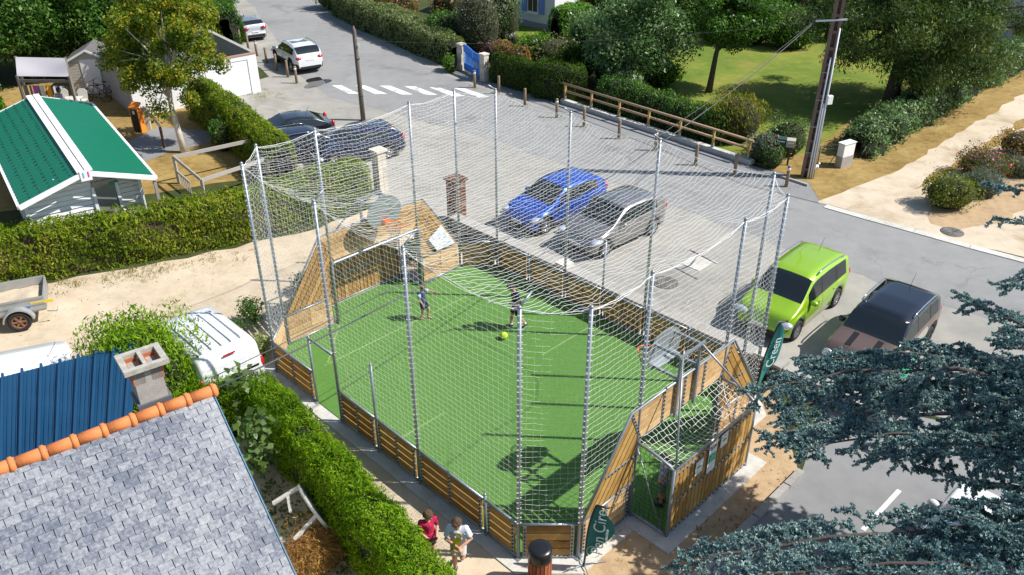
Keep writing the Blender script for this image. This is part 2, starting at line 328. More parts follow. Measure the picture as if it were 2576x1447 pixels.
# court slab and turf
S0, S1, T0, T1 = -18.5, -7.55, 8.58, 16.95
OCT = [(-17.65, T0), (-8.4, T0), (S1, 9.45), (S1, 16.05), (-8.4, T1), (-17.65, T1), (S0, 16.05), (S0, 9.45)]
slab = [(-17.9, 8.25), (-8.15, 8.25), (-7.2, 9.2), (-7.2, 10.85), (-6.28, 10.85), (-6.28, 14.75), (-7.2, 14.75), (-7.2, 16.3), (-8.1, 17.25), (-17.95, 17.25), (-18.85, 16.3), (-18.85, 14.6), (-19.7, 14.6), (-19.7, 10.9), (-18.85, 10.9), (-18.85, 9.3)]
m = MB(); m.prism([C(*p)[:2] for p in slab], -.05, .035); tag(m.build('court_slab', CONC), kind='structure')
tf = OCT[:3]+[(S1, 11.2), (-6.6, 11.2), (-6.6, 14.3), (S1, 14.3)]+OCT[3:7]+[(S0, 14.3), (-19.4, 14.3), (-19.4, 11.2), (S0, 11.2)]+OCT[7:]
m = MB(); m.prism([C(*p)[:2] for p in tf], 0, .055); tag(m.build('artificial_turf', TURF), kind='structure')
# faint playing lines worn into the turf
LINE = plain('turf_line', (.2, .32, .1), .8)
pl = tag(link('pitch_line', None), kind='structure')
for a, b in (((-16.9, 9.6), (-16.9, 15.9)), ((S0+.15, 11.1), (-16.9, 9.7)), ((-9.1, 9.6), (-9.1, 15.9)), ((-13.02, 8.8), (-13.02, 10.6)), ((-13.02, 14.2), (-13.02, 16.7))):
    p, q = C(*a, .0575), C(*b, .0575); MB().bar(p, q, .05, .003).build('line', LINE, pl)

# grown strip between the wheel tracks of the drive, and its planted edge
sheet('track_strip', px((2290, 478), (2350, 440), (2440, 385), (2520, 335), (2620, 270), (2700, 225), (2720, 240), (2600, 310), (2500, 372), (2400, 432), (2320, 476)), .018, DRYGRASS, .16, .45)
sheet('drive_border', px((2330, 560), (2400, 590), (2520, 560), (2640, 500), (2640, 330), (2520, 380), (2420, 440), (2340, 500)), .018, SOIL, .15, .5)
# ------------------------------------------------------------------ the caged ball court
TM = 12.75; PH = 6.05
court = thing('multisport_court', 'netted multisport court with timber boards and tall galvanised poles round green turf', 'sports court', C(-13.02, TM, 0))
def clip(poly, n, d):           # keep n.p <= d
    out = []
    for i in range(len(poly)):
        a, b = poly[i], poly[(i+1) % len(poly)]; da = n[0]*a[0]+n[1]*a[1]-d; db = n[0]*b[0]+n[1]*b[1]-d
        if da <= 0: out.append(a)
        if da*db < 0: k = da/(da-db); out.append((a[0]+(b[0]-a[0])*k, a[1]+(b[1]-a[1])*k))
    return out
def dirST(a, b):
    p, q = C(*a), C(*b); return (q-p).normalized()
CEN = C(-13.02, TM)
poles = [(-17.65, T0), (-14.6, T0), (-11.55, T0), (-8.4, T0), (S1, 9.45), (S1, 11.17), (S1, 14.33), (S1, 16.05),
         (-8.4, T1), (-11.62, T1), (-14.65, T1), (-17.65, T1), (S0, 16.05), (S0, 14.33), (S0, 11.17), (S0, 9.45)]
def pole(s, t, h, r=.037, arm=False):
    m = MB(); b = C(s, t)
    m.tube([b+Vector((0, 0, .03)), b+Vector((0, 0, h))], r, 12); m.ball(b+Vector((0, 0, h)), r*1.12, 12, 6)
    m.box((b.x, b.y, .045), (.16, .16, .015), pi/4)
    if arm:
        d = (CEN-b).normalized(); e = C(s, t+(.3 if t < TM else -.3), h+.2) if s not in (S0, S1) else b+d*.3+Vector((0, 0, h+.2))
        m.tube([b+Vector((0, 0, h)), e], r*.62, 8)
    return m.build('pole', GALV, court)
for i, (s, t) in enumerate(poles): pole(s, t, PH, .038 if i < 8 else .04, i in (1, 2, 3, 9, 10, 11))
for s, t, h in ((-15.7, T0, 2.05), (-13.08, T0, 2.52), (-9.37, T0, 1.12), (-13.15, T1, 2.6), (-16.2, T1, 1.05), (-10.1, T1, 1.05)): pole(s, t, h, .034)
MB().tube([C(-15.7, T0, 2.0), C(-14.6, T0, 2.0)], .03, 10).build('gate_bar', GALV, court)
def panel(a, b, outward, halves=2):
    """low timber bay between two posts: rails, bolted straps, planks"""
    d = dirST(a, b); o = Vector(outward); A, B = C(*a), C(*b); L = (B-A).length
    MB().tube([A+Vector((0, 0, .075)), B+Vector((0, 0, .075))], .034, 10).build('bottom_rail', GALV, court)
    fr = MB().tube([A+Vector((0, 0, .97)), B+Vector((0, 0, .97))], .03, 10).build('panel_rail', GALV, court)
    e0, e1 = .13, L-.13; xs = [e0+(e1-e0)*k/halves for k in range(halves+1)]
    for x in xs:
        m = MB(); p = A+d*x+o*.030; m.bar(p+Vector((0, 0, .1)), p+Vector((0, 0, .95)), .07, .008, o)
        for k in range(8):
            q = p+Vector((0, 0, .16+.102*k)); m.tube([q, q+o*.022], .02, 6, 1)
        m.build('strap', [GALVD, BOLT], fr)
    for k in range(4):
        z = .205+.213*k
        for h in range(halves):
            p, q = A+d*(xs[h]+.006-(.05 if h == 0 else 0)), A+d*(xs[h+1]-.006+(.05 if h == halves-1 else 0))
            MB().bar(p+Vector((0, 0, z)), q+Vector((0, 0, z)),   .036, .172).build('plank', PLANK if a[0] in (S0, S1) else PLANKD, fr)
n0 = (C(0, -1)).normalized(); n1 = -n0; nr = C(1, 0).normalized(); nl = -nr
for a, b in ((-17.65, -15.7), (-14.6, -13.08), (-13.08, -11.55), (-11.55, -9.37)): panel((a, T0), (b, T0), n0)
panel((-9.37, T0), (-8.4, T0), n0, 1)
panel((-8.4, T0), (S1, 9.45), (n0+nr).normalized(), 1); panel((S1, 9.45), (S1, 11.1), nr); panel((S1, 14.4), (S1, 16.05), nr)
panel((S1, 16.05), (-8.4, T1), (n1+nr).normalized(), 1)
for a, b in ((-8.4, -10.1), (-10.1, -11.62), (-11.62, -13.15), (-13.15, -14.65), (-14.65, -16.2), (-16.2, -17.65)): panel((a, T1), (b, T1), n1)
panel((-17.65, T1), (S0, 16.05), (n1+nl).normalized(), 1); panel((S0, 16.05), (S0, 14.4), nl); panel((S0, 11.1), (S0, 9.45), nl); panel((S0, 9.45), (-17.65, T0), (n0+nl).normalized(), 1)

def end_wall(S, sg):
    """one goal end: crossbar, fronton, slanted wings, goal box, backboard on its frame; sg=+1 outward is +s"""
    E = lambda t, z, o=0.: C(S+sg*o, t, z); out = C(sg, 0).normalized(); par = court
    # goal frame
    m = MB(); zc = 2.06
    arc = lambda t0, sgn: [E(t0+sgn*.1*(1-math.cos(a)), zc-.1+.1*math.sin(a), -.06) for a in (0, pi/6, pi/3, pi/2)]
    m.tube([E(11.15, .06, -.06)]+arc(11.15, 1)+arc(14.35, -1)[::-1]+[E(14.35, .06, -.06)], .045, 10)
    gf = m.build('goal_frame', GALV, par)
    # fronton
    fr = MB(); fr.tube([E(9.47, .99, .03), E(10.88, 2.97, .03), E(14.62, 2.97, .03), E(16.03, .99, .03)], .03, 10)
    fr = fr.build('fronton_rail', GALV, par)
    pol = [(11.27, 2.12), (14.23, 2.12), (14.6, 2.95), (10.9, 2.95)]
    for k in range(5):
        z0 = 2.12+.166*k; q = clip(clip(pol, (0, -1), -z0), (0, 1), z0+.148)
        if len(q) > 2: MB().slab([E(t, z, -.018) for t, z in q], out, .034).build('plank', PLANK, fr)
    for (t0, z0), (t1, z1) in (((11.27, 2.1), (10.9, 2.95)), ((14.23, 2.1), (14.6, 2.95)), ((12.0, 2.1), (12.0, 2.95)), ((12.75, 2.1), (12.75, 2.95)), ((13.5, 2.1), (13.5, 2.95))):
        m = MB(); m.bar(E(t0, z0, .024), E(t1, z1, .024), .07, .008, out)
        for k in range(8):
            f = (k+.5)/8; p = E(t0+(t1-t0)*f, z0+(z1-z0)*f, .024); m.tube([p, p+out*.024], .02, 6, 1)
        m.build('strap', [GALVD, BOLT], fr)
    # wings of slanted planks
    for sd in (0, 1):
        w = [(9.56, 1.03), (10.9, 2.93), (11.26, 2.1), (11.12, 1.03)]
        dx, dz = 1.34, 1.9; L = math.hypot(dx, dz); nx, nz = dz/L, -dx/L
        d0 = nx*9.56+nz*1.03
        for k in range(8):
            q = clip(clip(w, (-nx, -nz), -(d0+.165*k+.012)), (nx, nz), d0+.165*k+.15)
            if len(q) > 2:
                q = [(t if sd == 0 else 2*TM-t, z) for t, z in q]
                MB().slab([E(t, z, -.018) for t, z in q], out, .034).build('plank', PLANKD, fr)
        m = MB(); f = lambda t: t if sd == 0 else 2*TM-t
        m.bar(E(f(10.18), 1.72, .024), E(f(11.2), 1.72, .024), .008, .06); MB().bar(E(f(11.14), 1.02, .024), E(f(11.26), 2.1, .024), .06, .008, out).build('strap', GALVD, fr)
        for k in range(9):
            p = E(f(10.26+.11*k), 1.72, .024); m.tube([p, p+out*.024], .018, 6, 1)
        m.build('strap', [GALVD, BOLT], fr)
    # goal box behind
    D = .95; gb = MB()
    for t in (11.2, 14.3): gb.tube([E(t, .04, D), E(t, 1.86, D)], .036, 10)
    for z in (.09, .95, 1.84): gb.tube([E(11.2, z, D), E(14.3, z, D)], .028, 10)
    for t, q in ((11.17, 11.2), (14.33, 14.3)):
        gb.tube([E(t, 2.05, 0), E(t, 2.05, .3), E(t, 2.0, .6), E(q, 1.9, .85), E(q, 1.84, D)], .034, 10); gb.tube([E(t, .08, 0), E(q, .08, D)], .03, 10)
        gb.tube([E(t, 1.9, .05), E(q, .1, D-.15)], .014, 8)
    gb = gb.build('goal_box_frame', GALV, par)
    for z in (.15, .96, 1.72):
        m = MB(); m.bar(E(11.25, z, D+.03), E(14.25, z, D+.03), .01, .05)
        for k in range(21): p = E(11.33+.142*k, z, D+.035); m.tube([p, p+out*.02], .017, 6, 1)
        m.build('strap', [GALVD, BOLT], gb)
    for k in range(21):
        t = 11.33+.142*k; MB().bar(E(t, .11, D), E(t, 1.82, D), .118, .034, out).build('plank', PLANKD, gb)
    # hoop
    hp = MB()
    for t in (12.4, 13.1):
        hp.bar(E(t, 2.05, .07), E(t, 3.62, .07), .06, .06, out); hp.bar(E(t, 3.6, .06), E(t, 3.6, -.57), .06, .06); hp.bar(E(t, 3.05, .06), E(t, 3.05, -.57), .06, .06)
    hp.bar(E(12.3, 3.63, .1), E(13.2, 3.63, .1), .05, .05); hp.bar(E(12.35, 3.1, -.5), E(13.15, 3.1, -.5), .16, .02)
    hp.tube([E(12.4, 3.6, .1), E(11.25, 1.88, D)], .024, 8); hp.tube([E(13.1, 3.6, .1), E(14.25, 1.88, D)], .024, 8)
    hp = hp.build('hoop_frame', GALV, par)
    bd = [(TM-.42, 2.98), (TM+.42, 2.98)]+[(TM+.6*math.cos(a), 3.32+.5*math.sin(a)) for a in [rad(-18+k*216/22) for k in range(23)]]
    MB().slab([E(t, z, -.6) for t, z in bd], out, .02).build('backboard', plain('zinc_board', (.36, .4, .41), .5, .6, var=.25, vscale=5), hp)
    rg = MB(); ctr = E(TM, 3.08, -1.0)
    rg.tube([ctr+Vector((.225*math.cos(a), .225*math.sin(a), 0)) for a in [2*pi*k/24 for k in range(25)]], .013, 8, cap=False)
    pm = [E(TM-.12, 3.08, -.62), E(TM+.12, 3.08, -.62), E(TM+.06, 3.08, -.8), E(TM-.06, 3.08, -.8)]
    rg.slab([p-Vector((0, 0, .012)) for p in pm], (0, 0, 1), .024); rg.slab([E(TM-.1, 2.98, -.62), E(TM+.1, 2.98, -.62), E(TM+.1, 3.12, -.62), E(TM-.1, 3.12, -.62)], -out, .012)
    rg.build('ring', plain('ring_orange', (.85, .13, .015), .4), hp)
    A, B = [], []
    for k in range(12):
        a0, a1 = 2*pi*k/12, 2*pi*(k+.5)/12
        lv = [(.22, 3.07), (.19, 2.95), (.15, 2.83), (.13, 2.7)]
        for i in range(3):
            for q0, q1 in (((a0, a1) if i % 2 == 0 else (a1, a0)), ((a0, a0-(a1-a0)) if i % 2 == 0 else (a1-2*(a1-a0), a0))):
                A.append((ctr.x+lv[i][0]*math.cos(q0), ctr.y+lv[i][0]*math.sin(q0), lv[i][1])); B.append((ctr.x+lv[i+1][0]*math.cos(q1), ctr.y+lv[i+1][0]*math.sin(q1), lv[i+1][1]))
    o = link('chain_net', strands('chain_net', A, B, .005, GALVD), hp); o.location = -root_loc(hp); o['kind'] = 'stuff'
    # goal nets: white over the top, black at the sides
    def patch(name, P, nu, nv, r, mat, sag=0.):
        G = [[P(i/nu, j/nv)+Vector((random.gauss(0, .012), random.gauss(0, .012), -sag*math.sin(pi*i/nu)*math.sin(pi*j/nv)+random.gauss(0, .012))) for j in range(nv+1)] for i in range(nu+1)]
        A = [G[i][j] for i in range(nu) for j in range(nv+1)]+[G[i][j] for i in range(nu+1) for j in range(nv)]
        B = [G[i+1][j] for i in range(nu) for j in range(nv+1)]+[G[i][j+1] for i in range(nu+1) for j in range(nv)]
        o = link(name, strands(name, A, B, r, mat), gb); o.location = -root_loc(gb); o['kind'] = 'stuff'
    patch('goal_net', lambda u, v: E(11.18+3.14*u, 2.05-.2*v, D*v), 25, 8, .0045, CORD, .22)
    for t in (11.18, 14.32): patch('goal_net', lambda u, v: E(t, .1+(1.92-.1*u)*v, D*u), 8, 15, .0045, CORDB, .0)
    return gb
end_wall(S0, -1); end_wall(S1, 1)

# netting: one bay between each pair of poles, and the roof
def zfloor(s, t):
    if s in (S0, S1) or abs(s-S0) < .02 or abs(s-S1) < .02:
        u = min(t, 2*TM-t)
        if 9.45 <= u < 10.88: return 1.0+(u-9.47)*1.4
        if u >= 10.88: return 2.97
    if abs(t-T0) < .02 and -15.72 < s < -14.6: return 2.02
    return .98
MS = .135
def wall_net(a, b):
    A0, B0 = Vector(a), Vector(b); L = (C(*b)-C(*a)).length; nu = max(2, round(L/MS)); inn = (CEN-(C(*a)+C(*b))/2).normalized()
    cols = []
    for i in range(nu+1):
        u = i/nu; s, t = A0.x+(B0.x-A0.x)*u, A0.y+(B0.y-A0.y)*u; zb = zfloor(s, t); w = math.sin(pi*u); zt = 5.98-.15*w*min(1, L/3)
        col = []
        for k in range(40):
            z = 5.98-k*MS
            if z < zb-.05: break
            f = (z-zb)/(6-zb); bl = .07*w*math.sin(pi*max(0, min(1, f)))*min(1, L/3)
            zz = z-(.15*w*min(1, L/3))*max(0, f)+random.gauss(0, .007)-.03*w*abs(math.sin(7*f+u))
            col.append(C(s, t, max(zz, zb))+inn*(bl+random.gauss(0, .008))+Vector((random.gauss(0, .006), random.gauss(0, .006), 0)))
        cols.append(col)
    P, Q, R = [], [], []
    for i in range(nu+1):
        for k in range(len(cols[i])):
            if k+1 < len(cols[i]): P.append(cols[i][k]); Q.append(cols[i][k+1]); R.append(.0016)
            if i < nu and k < len(cols[i+1]): P.append(cols[i][k]); Q.append(cols[i+1][k]); R.append(.0022 if k else .005)
            if i < nu and k == len(cols[i])-1 and k < len(cols[i+1]): P.append(cols[i][k]); Q.append(cols[i+1][min(len(cols[i+1])-1, k)]); R.append(.004)
    for end in (0, nu):      # lacing round the poles
        base = cols[end]
        for k in range(len(base)-1):
            p = base[k]; rr = .062
            for j in range(3):
                a0, a1 = 2*pi*j/3, 2*pi*(j+1)/3; c0 = C(*(a if end == 0 else b), p.z)
                P.append(c0+Vector((rr*math.cos(a0), rr*math.sin(a0), -.03*j))); Q.append(c0+Vector((rr*math.cos(a1), rr*math.sin(a1), -.03*(j+1)))); R.append(.0035)
    o = link('net', strands('net', P, Q, R, CORD), court); o.location = -root_loc(court); o['kind'] = 'stuff'
for i in range(16): wall_net(poles[i], poles[(i+1) % 16])
def in_oct(s, t):
    if not (S0 <= s <= S1 and T0 <= t <= T1): return False
    return min(s-S0, S1-s)/.85+min(t-T0, T1-t)/.87 >= 1
sx = [S0, -17.65, -14.6, -11.55, -8.4, S1]; tx = [T0, 9.45, 11.17, 14.33, 16.05, T1]
def scal(v, ks):
    for i in range(len(ks)-1):
        if ks[i] <= v <= ks[i+1]: return math.sin(pi*(v-ks[i])/(ks[i+1]-ks[i]))*min(1, (ks[i+1]-ks[i])/3)
    return 0
def zroof(s, t):
    ds = max(0, min(s-S0, S1-s)); dt = max(0, min(t-T0, T1-t)); d = min(ds, dt)
    z = 5.99-.8*(1-math.exp(-ds/1.4))*(1-math.exp(-dt/1.2))
    z -= .15*scal(s, sx)*math.exp(-dt/1.0)+.15*scal(t, tx)*math.exp(-ds/1.0)
    return z
ns = round((S1-S0)/MS); nt_ = round((T1-T0)/MS); grid = {}
for i in range(ns+1):
    for j in range(nt_+1):
        s = S0+(S1-S0)*i/ns; t = T0+(T1-T0)*j/nt_
        if in_oct(s, t):
            wv = .035*math.sin(t*5.1+s*2.3)*math.exp(-min(t-T0, T1-t, s-S0, S1-s)/2.5)+.02*math.sin(9*s+3.1*t)
            grid[i, j] = C(s+wv+random.gauss(0, .009), t+random.gauss(0, .009), zroof(s, t)+random.gauss(0, .012)+.04*math.sin(2.3*s)*math.sin(1.7*t))
P, Q, R = [], [], []
for (i, j), p in grid.items():
    for k, r in (((i+1, j), .0012), ((i, j+1), .0034)):
        if k in grid: P.append(p); Q.append(grid[k]); R.append(r)
o = link('roof_net', strands('roof_net', P, Q, R, CORD), court); o.location = -root_loc(court); o['kind'] = 'stuff'
rp = MB()
for i in range(16):
    a, b = poles[i], poles[(i+1) % 16]; n = 10; L = (C(*a)-C(*b)).length
    rp.tube([C(a[0]+(b[0]-a[0])*k/n, a[1]+(b[1]-a[1])*k/n, 5.99-.15*math.sin(pi*k/n)*min(1, L/3)+random.gauss(0, .012)) for k in range(n+1)], .0065, 5)
rp.build('edge_rope', CORD, court)
# ------------------------------------------------------------------ vehicles
LAMP = plain('headlamp_glass', (.7, .73, .76), .12, .6); TAIL = plain('tail_lamp', (.45, .012, .012), .2, 0, spec=.8); AMBER = plain('indicator', (.8, .25, .02), .25)
PLATE = plain('number_plate', (.75, .75, .72), .5); SEAM = plain('door_seam', (.01, .01, .01), .7)
_wheel = {}
def wheel_meshes(r, wd, spokes, rimmat):
    k = (r, wd, spokes, rimmat.name)
    if k in _wheel: return _wheel[k]
    def ring(prof, n=28):      # profile (radius, y), axis along y
        vs = []; m = len(prof)
        for rr, y in prof:
            for j in range(n): a = 2*pi*j/n; vs.append((rr*math.cos(a), y, rr*math.sin(a)))
        return vs, [(i*n+j, (i+1)*n+j, (i+1)*n+(j+1) % n, i*n+(j+1) % n) for i in range(m-1) for j in range(n)]
    t = MB(); h = wd/2; t.add(*ring([(r*.62, -h*.9), (r*.8, -h), (r*.95, -h*.92), (r, -h*.6), (r, h*.6), (r*.95, h*.92), (r*.8, h), (r*.64, h*.9), (r*.62, h*.5)]), smooth=True)
    q = MB(); q.add(*ring([(r*.64, h*.86), (r*.6, h*.9), (r*.56, h*.8), (r*.54, h*.2), (.02, h*.2)]), smooth=True)
    q.add(*ring([(.001, h*.86), (r*.16, h*.84), (r*.17, h*.4)]), smooth=True)
    for i in range(spokes):
        a = 2*pi*i/spokes; q.bar((r*.1*math.cos(a), h*.62, r*.1*math.sin(a)), (r*.58*math.cos(a), h*.74, r*.58*math.sin(a)), r*.17, .03, (0, 1, 0))
    _wheel[k] = (t.mesh('tyre', RUBBER), q.mesh('rim', rimmat)); return _wheel[k]
def smoothstep_profile(pts, xs, rad_=.09):
    px_ = [p[0] for p in pts]; pz = [p[1] for p in pts]; out = np.zeros_like(xs); ws = 0
    for o in np.linspace(-rad_, rad_, 9): out += np.interp(xs+o, px_, pz); ws += 1
    return out/ws
def car(name, label, loc, head, sp, group=None, scale=1.):
    """sp: L W wb r top[(x,z)...] belt[(x,z)...] wins[(xa,xb)...] ws(xa,xb) rw(xa,xb) seams, colours"""
    ang = math.atan2(head[1], head[0]); root = thing(name, label, sp.get('cat', 'car'), (loc[0], loc[1], sp.get('z', .012)), ang, group); root.scale = (scale,)*3
    L, W, wb, r = sp['L'], sp['W'], sp['wb'], sp['r']; xf = sp.get('xf', wb/2+sp.get('off', .02)); xr = xf-wb
    xs = set(np.round(np.linspace(-L/2, L/2, 58), 4)) | {-L/2+.015, -L/2+.04, L/2-.015, L/2-.04}
    seams = sp.get('seams', [])
    for s in seams: xs |= {s-.007, s+.007}
    for a in list(sp['wins'])+[sp['ws'], sp['rw']]: xs |= set(a)
    xs = np.array(sorted(xs)); keep = [0]
    for i in range(1, len(xs)):
        if xs[i]-xs[keep[-1]] > .009: keep.append(i)
    xs = xs[keep]
    zt = smoothstep_profile(sp['top'], xs, sp.get('sm', .1)); bl = smoothstep_profile(sp['belt'], xs, .15)
    e0 = sp.get('endr', .5); hw = []
    for x in xs:
        d = max(0, (abs(x)-(L/2-e0))/e0); hw.append(W/2*(1-sp.get('nose', .2)*d**2.6))
    clr = sp.get('clr', .2); Ra = r+.055
    def zbot(x):
        z = clr+.12*max(0, (abs(x)-(L/2-.35))/.35)**2
        for c in (xf, xr):
            if abs(x-c) < Ra: z = max(z, r+math.sqrt(Ra*Ra-(x-c)**2)*.98)
        return z
    V = []; NP = 14; tum = sp.get('tum', .26)
    for x, z1, b, w in zip(xs, zt, bl, hw):
        zb = zbot(x); z1 = max(z1, clr+.16); zbe = min(b, z1-.04); zb = min(zb, zbe-.06); h = z1-zbe
        wr = w*.955-tum*h; zr = zbe+h*.86; low = zb+.07
        sec = [(0, clr if zb > clr+.15 else zb), (w*.84, zb), (w*.965, zb+.035), (w*.995, low+(zbe-low)*.4), (w, low+(zbe-low)*.68), (w*.985, low+(zbe-low)*.9), (w*.955, zbe)]
        sec += [(w*.955+(wr-w*.955)*f, zbe+(zr-zbe)*f) for f in (.07, .36, .66, .93)]
        sec += [(wr-.05, zr+(z1-zr)*.62), (wr*.55, z1-.012*min(1, h*3)), (0, z1)]
        V.append([(x, y, z) for y, z in sec]+[(x, -y, z) for y, z in sec[-2:0:-1]])
    n = len(V[0]); nst = len(V); groups = {}
    def put(key, quad): groups.setdefault(key, []).append(quad)
    ws, rw = sp['ws'], sp['rw']; rf = sp.get('roof'); under = sp.get('clad')
    for i in range(nst-1):
        xm = (xs[i]+xs[i+1])/2; hgt = zt[i]-bl[i]
        for j in range(n):
            jj = j if j < NP else n-j-1; jj = min(j, n-1-j)   # symmetric index of the strip
            side = 'l' if j < NP-1 else 'r'; key = 'body'
            if jj == 0 or (jj == 1): key = 'under'
            elif under and jj == 2: key = 'clad'
            elif any(abs(xm-s) < .007 for s in seams) and 2 <= jj <= 5: key = 'seam'
            elif 7 <= jj <= 9:
                for k, (a, b_) in enumerate(sp['wins']):
                    if a < xm < b_ and hgt > .2: key = ('side', k, side)
                if key == 'body' and sp.get('bpil') and sp['wins'][-1][0] < xm < sp['wins'][0][1]: key = 'pillar'
            elif jj >= 11 and ws[0] < xm < ws[1]: key = 'ws'
            elif jj >= 11 and rw[0] < xm < rw[1]: key = 'rw'
            if key == 'body' and rf is not None and jj >= 7 and hgt > .12 and xm < ws[1]-.12: key = 'roof'
            put(key, (i*n+j, i*n+(j+1) % n, (i+1)*n+(j+1) % n, (i+1)*n+j))
    flat = [p for sec in V for p in sec]
    caps = [[j for j in range(n)][::-1], [(nst-1)*n+j for j in range(n)]]
    def sub(name_, keys, mats, parent, extra=None, push=0.):
        m = MB(); idx = {}
        for mi, kk in enumerate(keys):
            for q in groups.get(kk, [])+((extra or []) if mi == 0 else []):
                m.f.append([idx.setdefault(v, len(idx)) for v in q]); m.m.append(mi); m.sm.append(len(q) == 4)
        if not m.f: return None
        m.v = [None]*len(idx)
        for v, k in idx.items(): m.v[k] = flat[v]
        return m.build(name_, mats, parent, world=False)
    pm = sp['paint']; body = sub('body', ['body', 'under', 'seam', 'clad', 'roof', 'pillar'], [pm, BLACK, SEAM, sp.get('clad', BLACK) or BLACK, rf or pm, BLACK], root, caps)
    sub('windshield', ['ws'], GLASS, root); sub('rear_window', ['rw'], GLASS, root)
    for k in range(len(sp['wins'])):
        for s in 'lr': sub('side_window', [('side', k, s)], sp.get('sideglass', GLASS), root)
    wf = lambda x: float(np.interp(x, xs, hw)); tf_ = lambda x: float(np.interp(x, xs, zt)); bf = lambda x: float(np.interp(x, xs, np.minimum(bl, zt-.04)))
    tm, rm = wheel_meshes(r, sp.get('tw', .2), sp.get('spokes', 5), sp.get('rim', RIM))
    for x in (xf, xr):
        for s in (1, -1):
            t = link('wheel', tm, root); t.location = (x, s*(W/2-.105), r); t.rotation_euler = (0, random.random(), 0 if s > 0 else pi); link('rim', rm, t)
    # lamps, plates, mirrors, handles
    hl = sp.get('hl', (.17, .24, .11)); zh = sp.get('zh', .66)
    for s in (1, -1):
        x = L/2-hl[0]*.9; m = MB(); m.ball((x, s*(wf(x)-hl[1]*.55), min(zh, tf_(x)-.1)), 1, 14, 8, 0, (hl[0], hl[1], hl[2])); m.build('headlight', LAMP, root, False)
        x = -L/2+.09; m = MB(); tl = sp.get('tl', (.07, .13, .16)); m.ball((x+.02, s*(wf(x)-tl[1]*.7), sp.get('zt', .82)), 1, 12, 8, 0, (tl[0]+.05, tl[1], tl[2])); m.build('taillight', TAIL, root, False)
        xm = sp['ws'][1]-.42; m = MB(); m.ball((xm, s*(W/2+.07), bf(xm)+.09), 1, 12, 8, 0, (.09, .12, .085)); m.tube([(xm, s*(W/2-.08), bf(xm)), (xm, s*(W/2+.05), bf(xm)+.06)], .025, 6); m.build('mirror', sp.get('mirror', pm), root, False)
        for hx in sp.get('handles', []): MB().bar((hx-.08, s*(W/2+.012), bf(hx)-.1), (hx+.08, s*(W/2+.012), bf(hx)-.1), .025, .028).build('door_handle', sp.get('handle', pm), root, False)
    MB().bar((L/2-.03, -W*.27, .34), (L/2-.03, W*.27, .34), .1, .14).build('grille', BLACK, root, False)
    MB().bar((L/2+.02, -.26, .46), (L/2+.02, .26, .46), .012, .11).build('number_plate', PLATE, root, False)
    MB().bar((-L/2-.008, -.26, sp.get('zp', .72)), (-L/2-.008, .26, sp.get('zp', .72)), .012, .11).build('number_plate', PLATE, root, False)
    MB().bar((-L/2-.005, -W*.36, .42), (-L/2-.005, W*.36, .42), .03, .16).build('bumper_trim', sp.get('bump', BLACK), root, False)
    if sp.get('ant'): x = sp['ant']; MB().tube([(x, 0, tf_(x)), (x-.25, 0, tf_(x)+.36)], .006, 5).build('antenna', BLACK, root, False)
    if sp.get('rails'):
        for s in (1, -1):
            a, b_ = sp['rails']; pts = []
            for k in range(9):
                x = a+(b_-a)*k/8; pts.append((x, s*(W*.4775-tum*(tf_(x)-bf(x))-.03), tf_(x)+(.035 if 0 < k < 8 else -.01)))
            MB().tube(pts, .02, 8).build('roof_rail', sp.get('railmat', CHROME), root, False)
    if sp.get('sunroof'):
        a, b_, w_ = sp['sunroof']; MB().slab([(a, -w_, tf_(a)+.004), (b_, -w_, tf_(b_)+.004), (b_, w_, tf_(b_)+.004), (a, w_, tf_(a)+.004)], (0, 0, 1), .01).build('sunroof', GLASS, root, False)
    if sp.get('stripes'):
        for s in (.33, -.33):
            m = MB(); P = [(x, s) for x in np.linspace(L/2-.25, sp['ws'][1]+.05, 8)]
            vs = [(x, s+d, tf_(x)+.006-.02*abs(s)) for x, s in P for d in (-.08, .08)]; m.add(vs, [(2*i, 2*i+2, 2*i+3, 2*i+1) for i in range(7)], 0, True); m.build('bonnet_stripe', BLACK, root, False)
    return root
HATCH = dict(L=4.05, W=1.74, wb=2.54, r=.305, off=.1, top=[(-2.03, .55), (-2.0, .95), (-1.85, 1.2), (-1.5, 1.42), (-.8, 1.49), (.0, 1.49), (.25, 1.44), (1.0, 1.0), (1.25, .93), (1.75, .8), (1.98, .6), (2.03, .4)],
    belt=[(-2, 1.02), (-1, .98), (1, .9), (2, .75)], wins=[(-.15, .62), (-1.35, -.25)], ws=(.24, 1.03), rw=(-1.84, -1.46), seams=[.95, -.2, -1.2], handles=[.0, -1.05], bpil=True, tl=(.05, .12, .17), zt=.9)
def spec(base, **k): d = dict(base); d.update(k); return d
MPV = spec(HATCH, L=4.08, W=1.76, top=[(-2.04, .55), (-2.02, 1.05), (-1.93, 1.45), (-1.6, 1.6), (-.5, 1.66), (.3, 1.63), (.55, 1.56), (1.15, 1.1), (1.4, 1.0), (1.85, .86), (2.0, .65), (2.04, .4)], ws=(.5, 1.2), rw=(-1.95, -1.68), wins=[(.05, .85), (-.85, -.02), (-1.55, -.95)], seams=[1.1, 0, -.9], handles=[.2, -.75], rails=(-1.5, .25), tum=.2, ant=-1.2)
MINI = spec(HATCH, L=4.1, W=1.79, r=.32, top=[(-2.05, .55), (-2.02, 1.0), (-1.85, 1.4), (-1.5, 1.53), (-.5, 1.56), (.3, 1.53), (.5, 1.46), (1.05, 1.06), (1.3, 1.0), (1.8, .9), (2.0, .7), (2.05, .45)], ws=(.44, 1.08), rw=(-1.92, -1.62), wins=[(-.05, .75), (-.9, -.12), (-1.5, -1.0)], seams=[1.0, -.08, -.95], handles=[.1, -.75], tum=.2, hl=(.1, .15, .15), zh=.74, rails=(-1.45, .2), stripes=True, ant=-1.35)
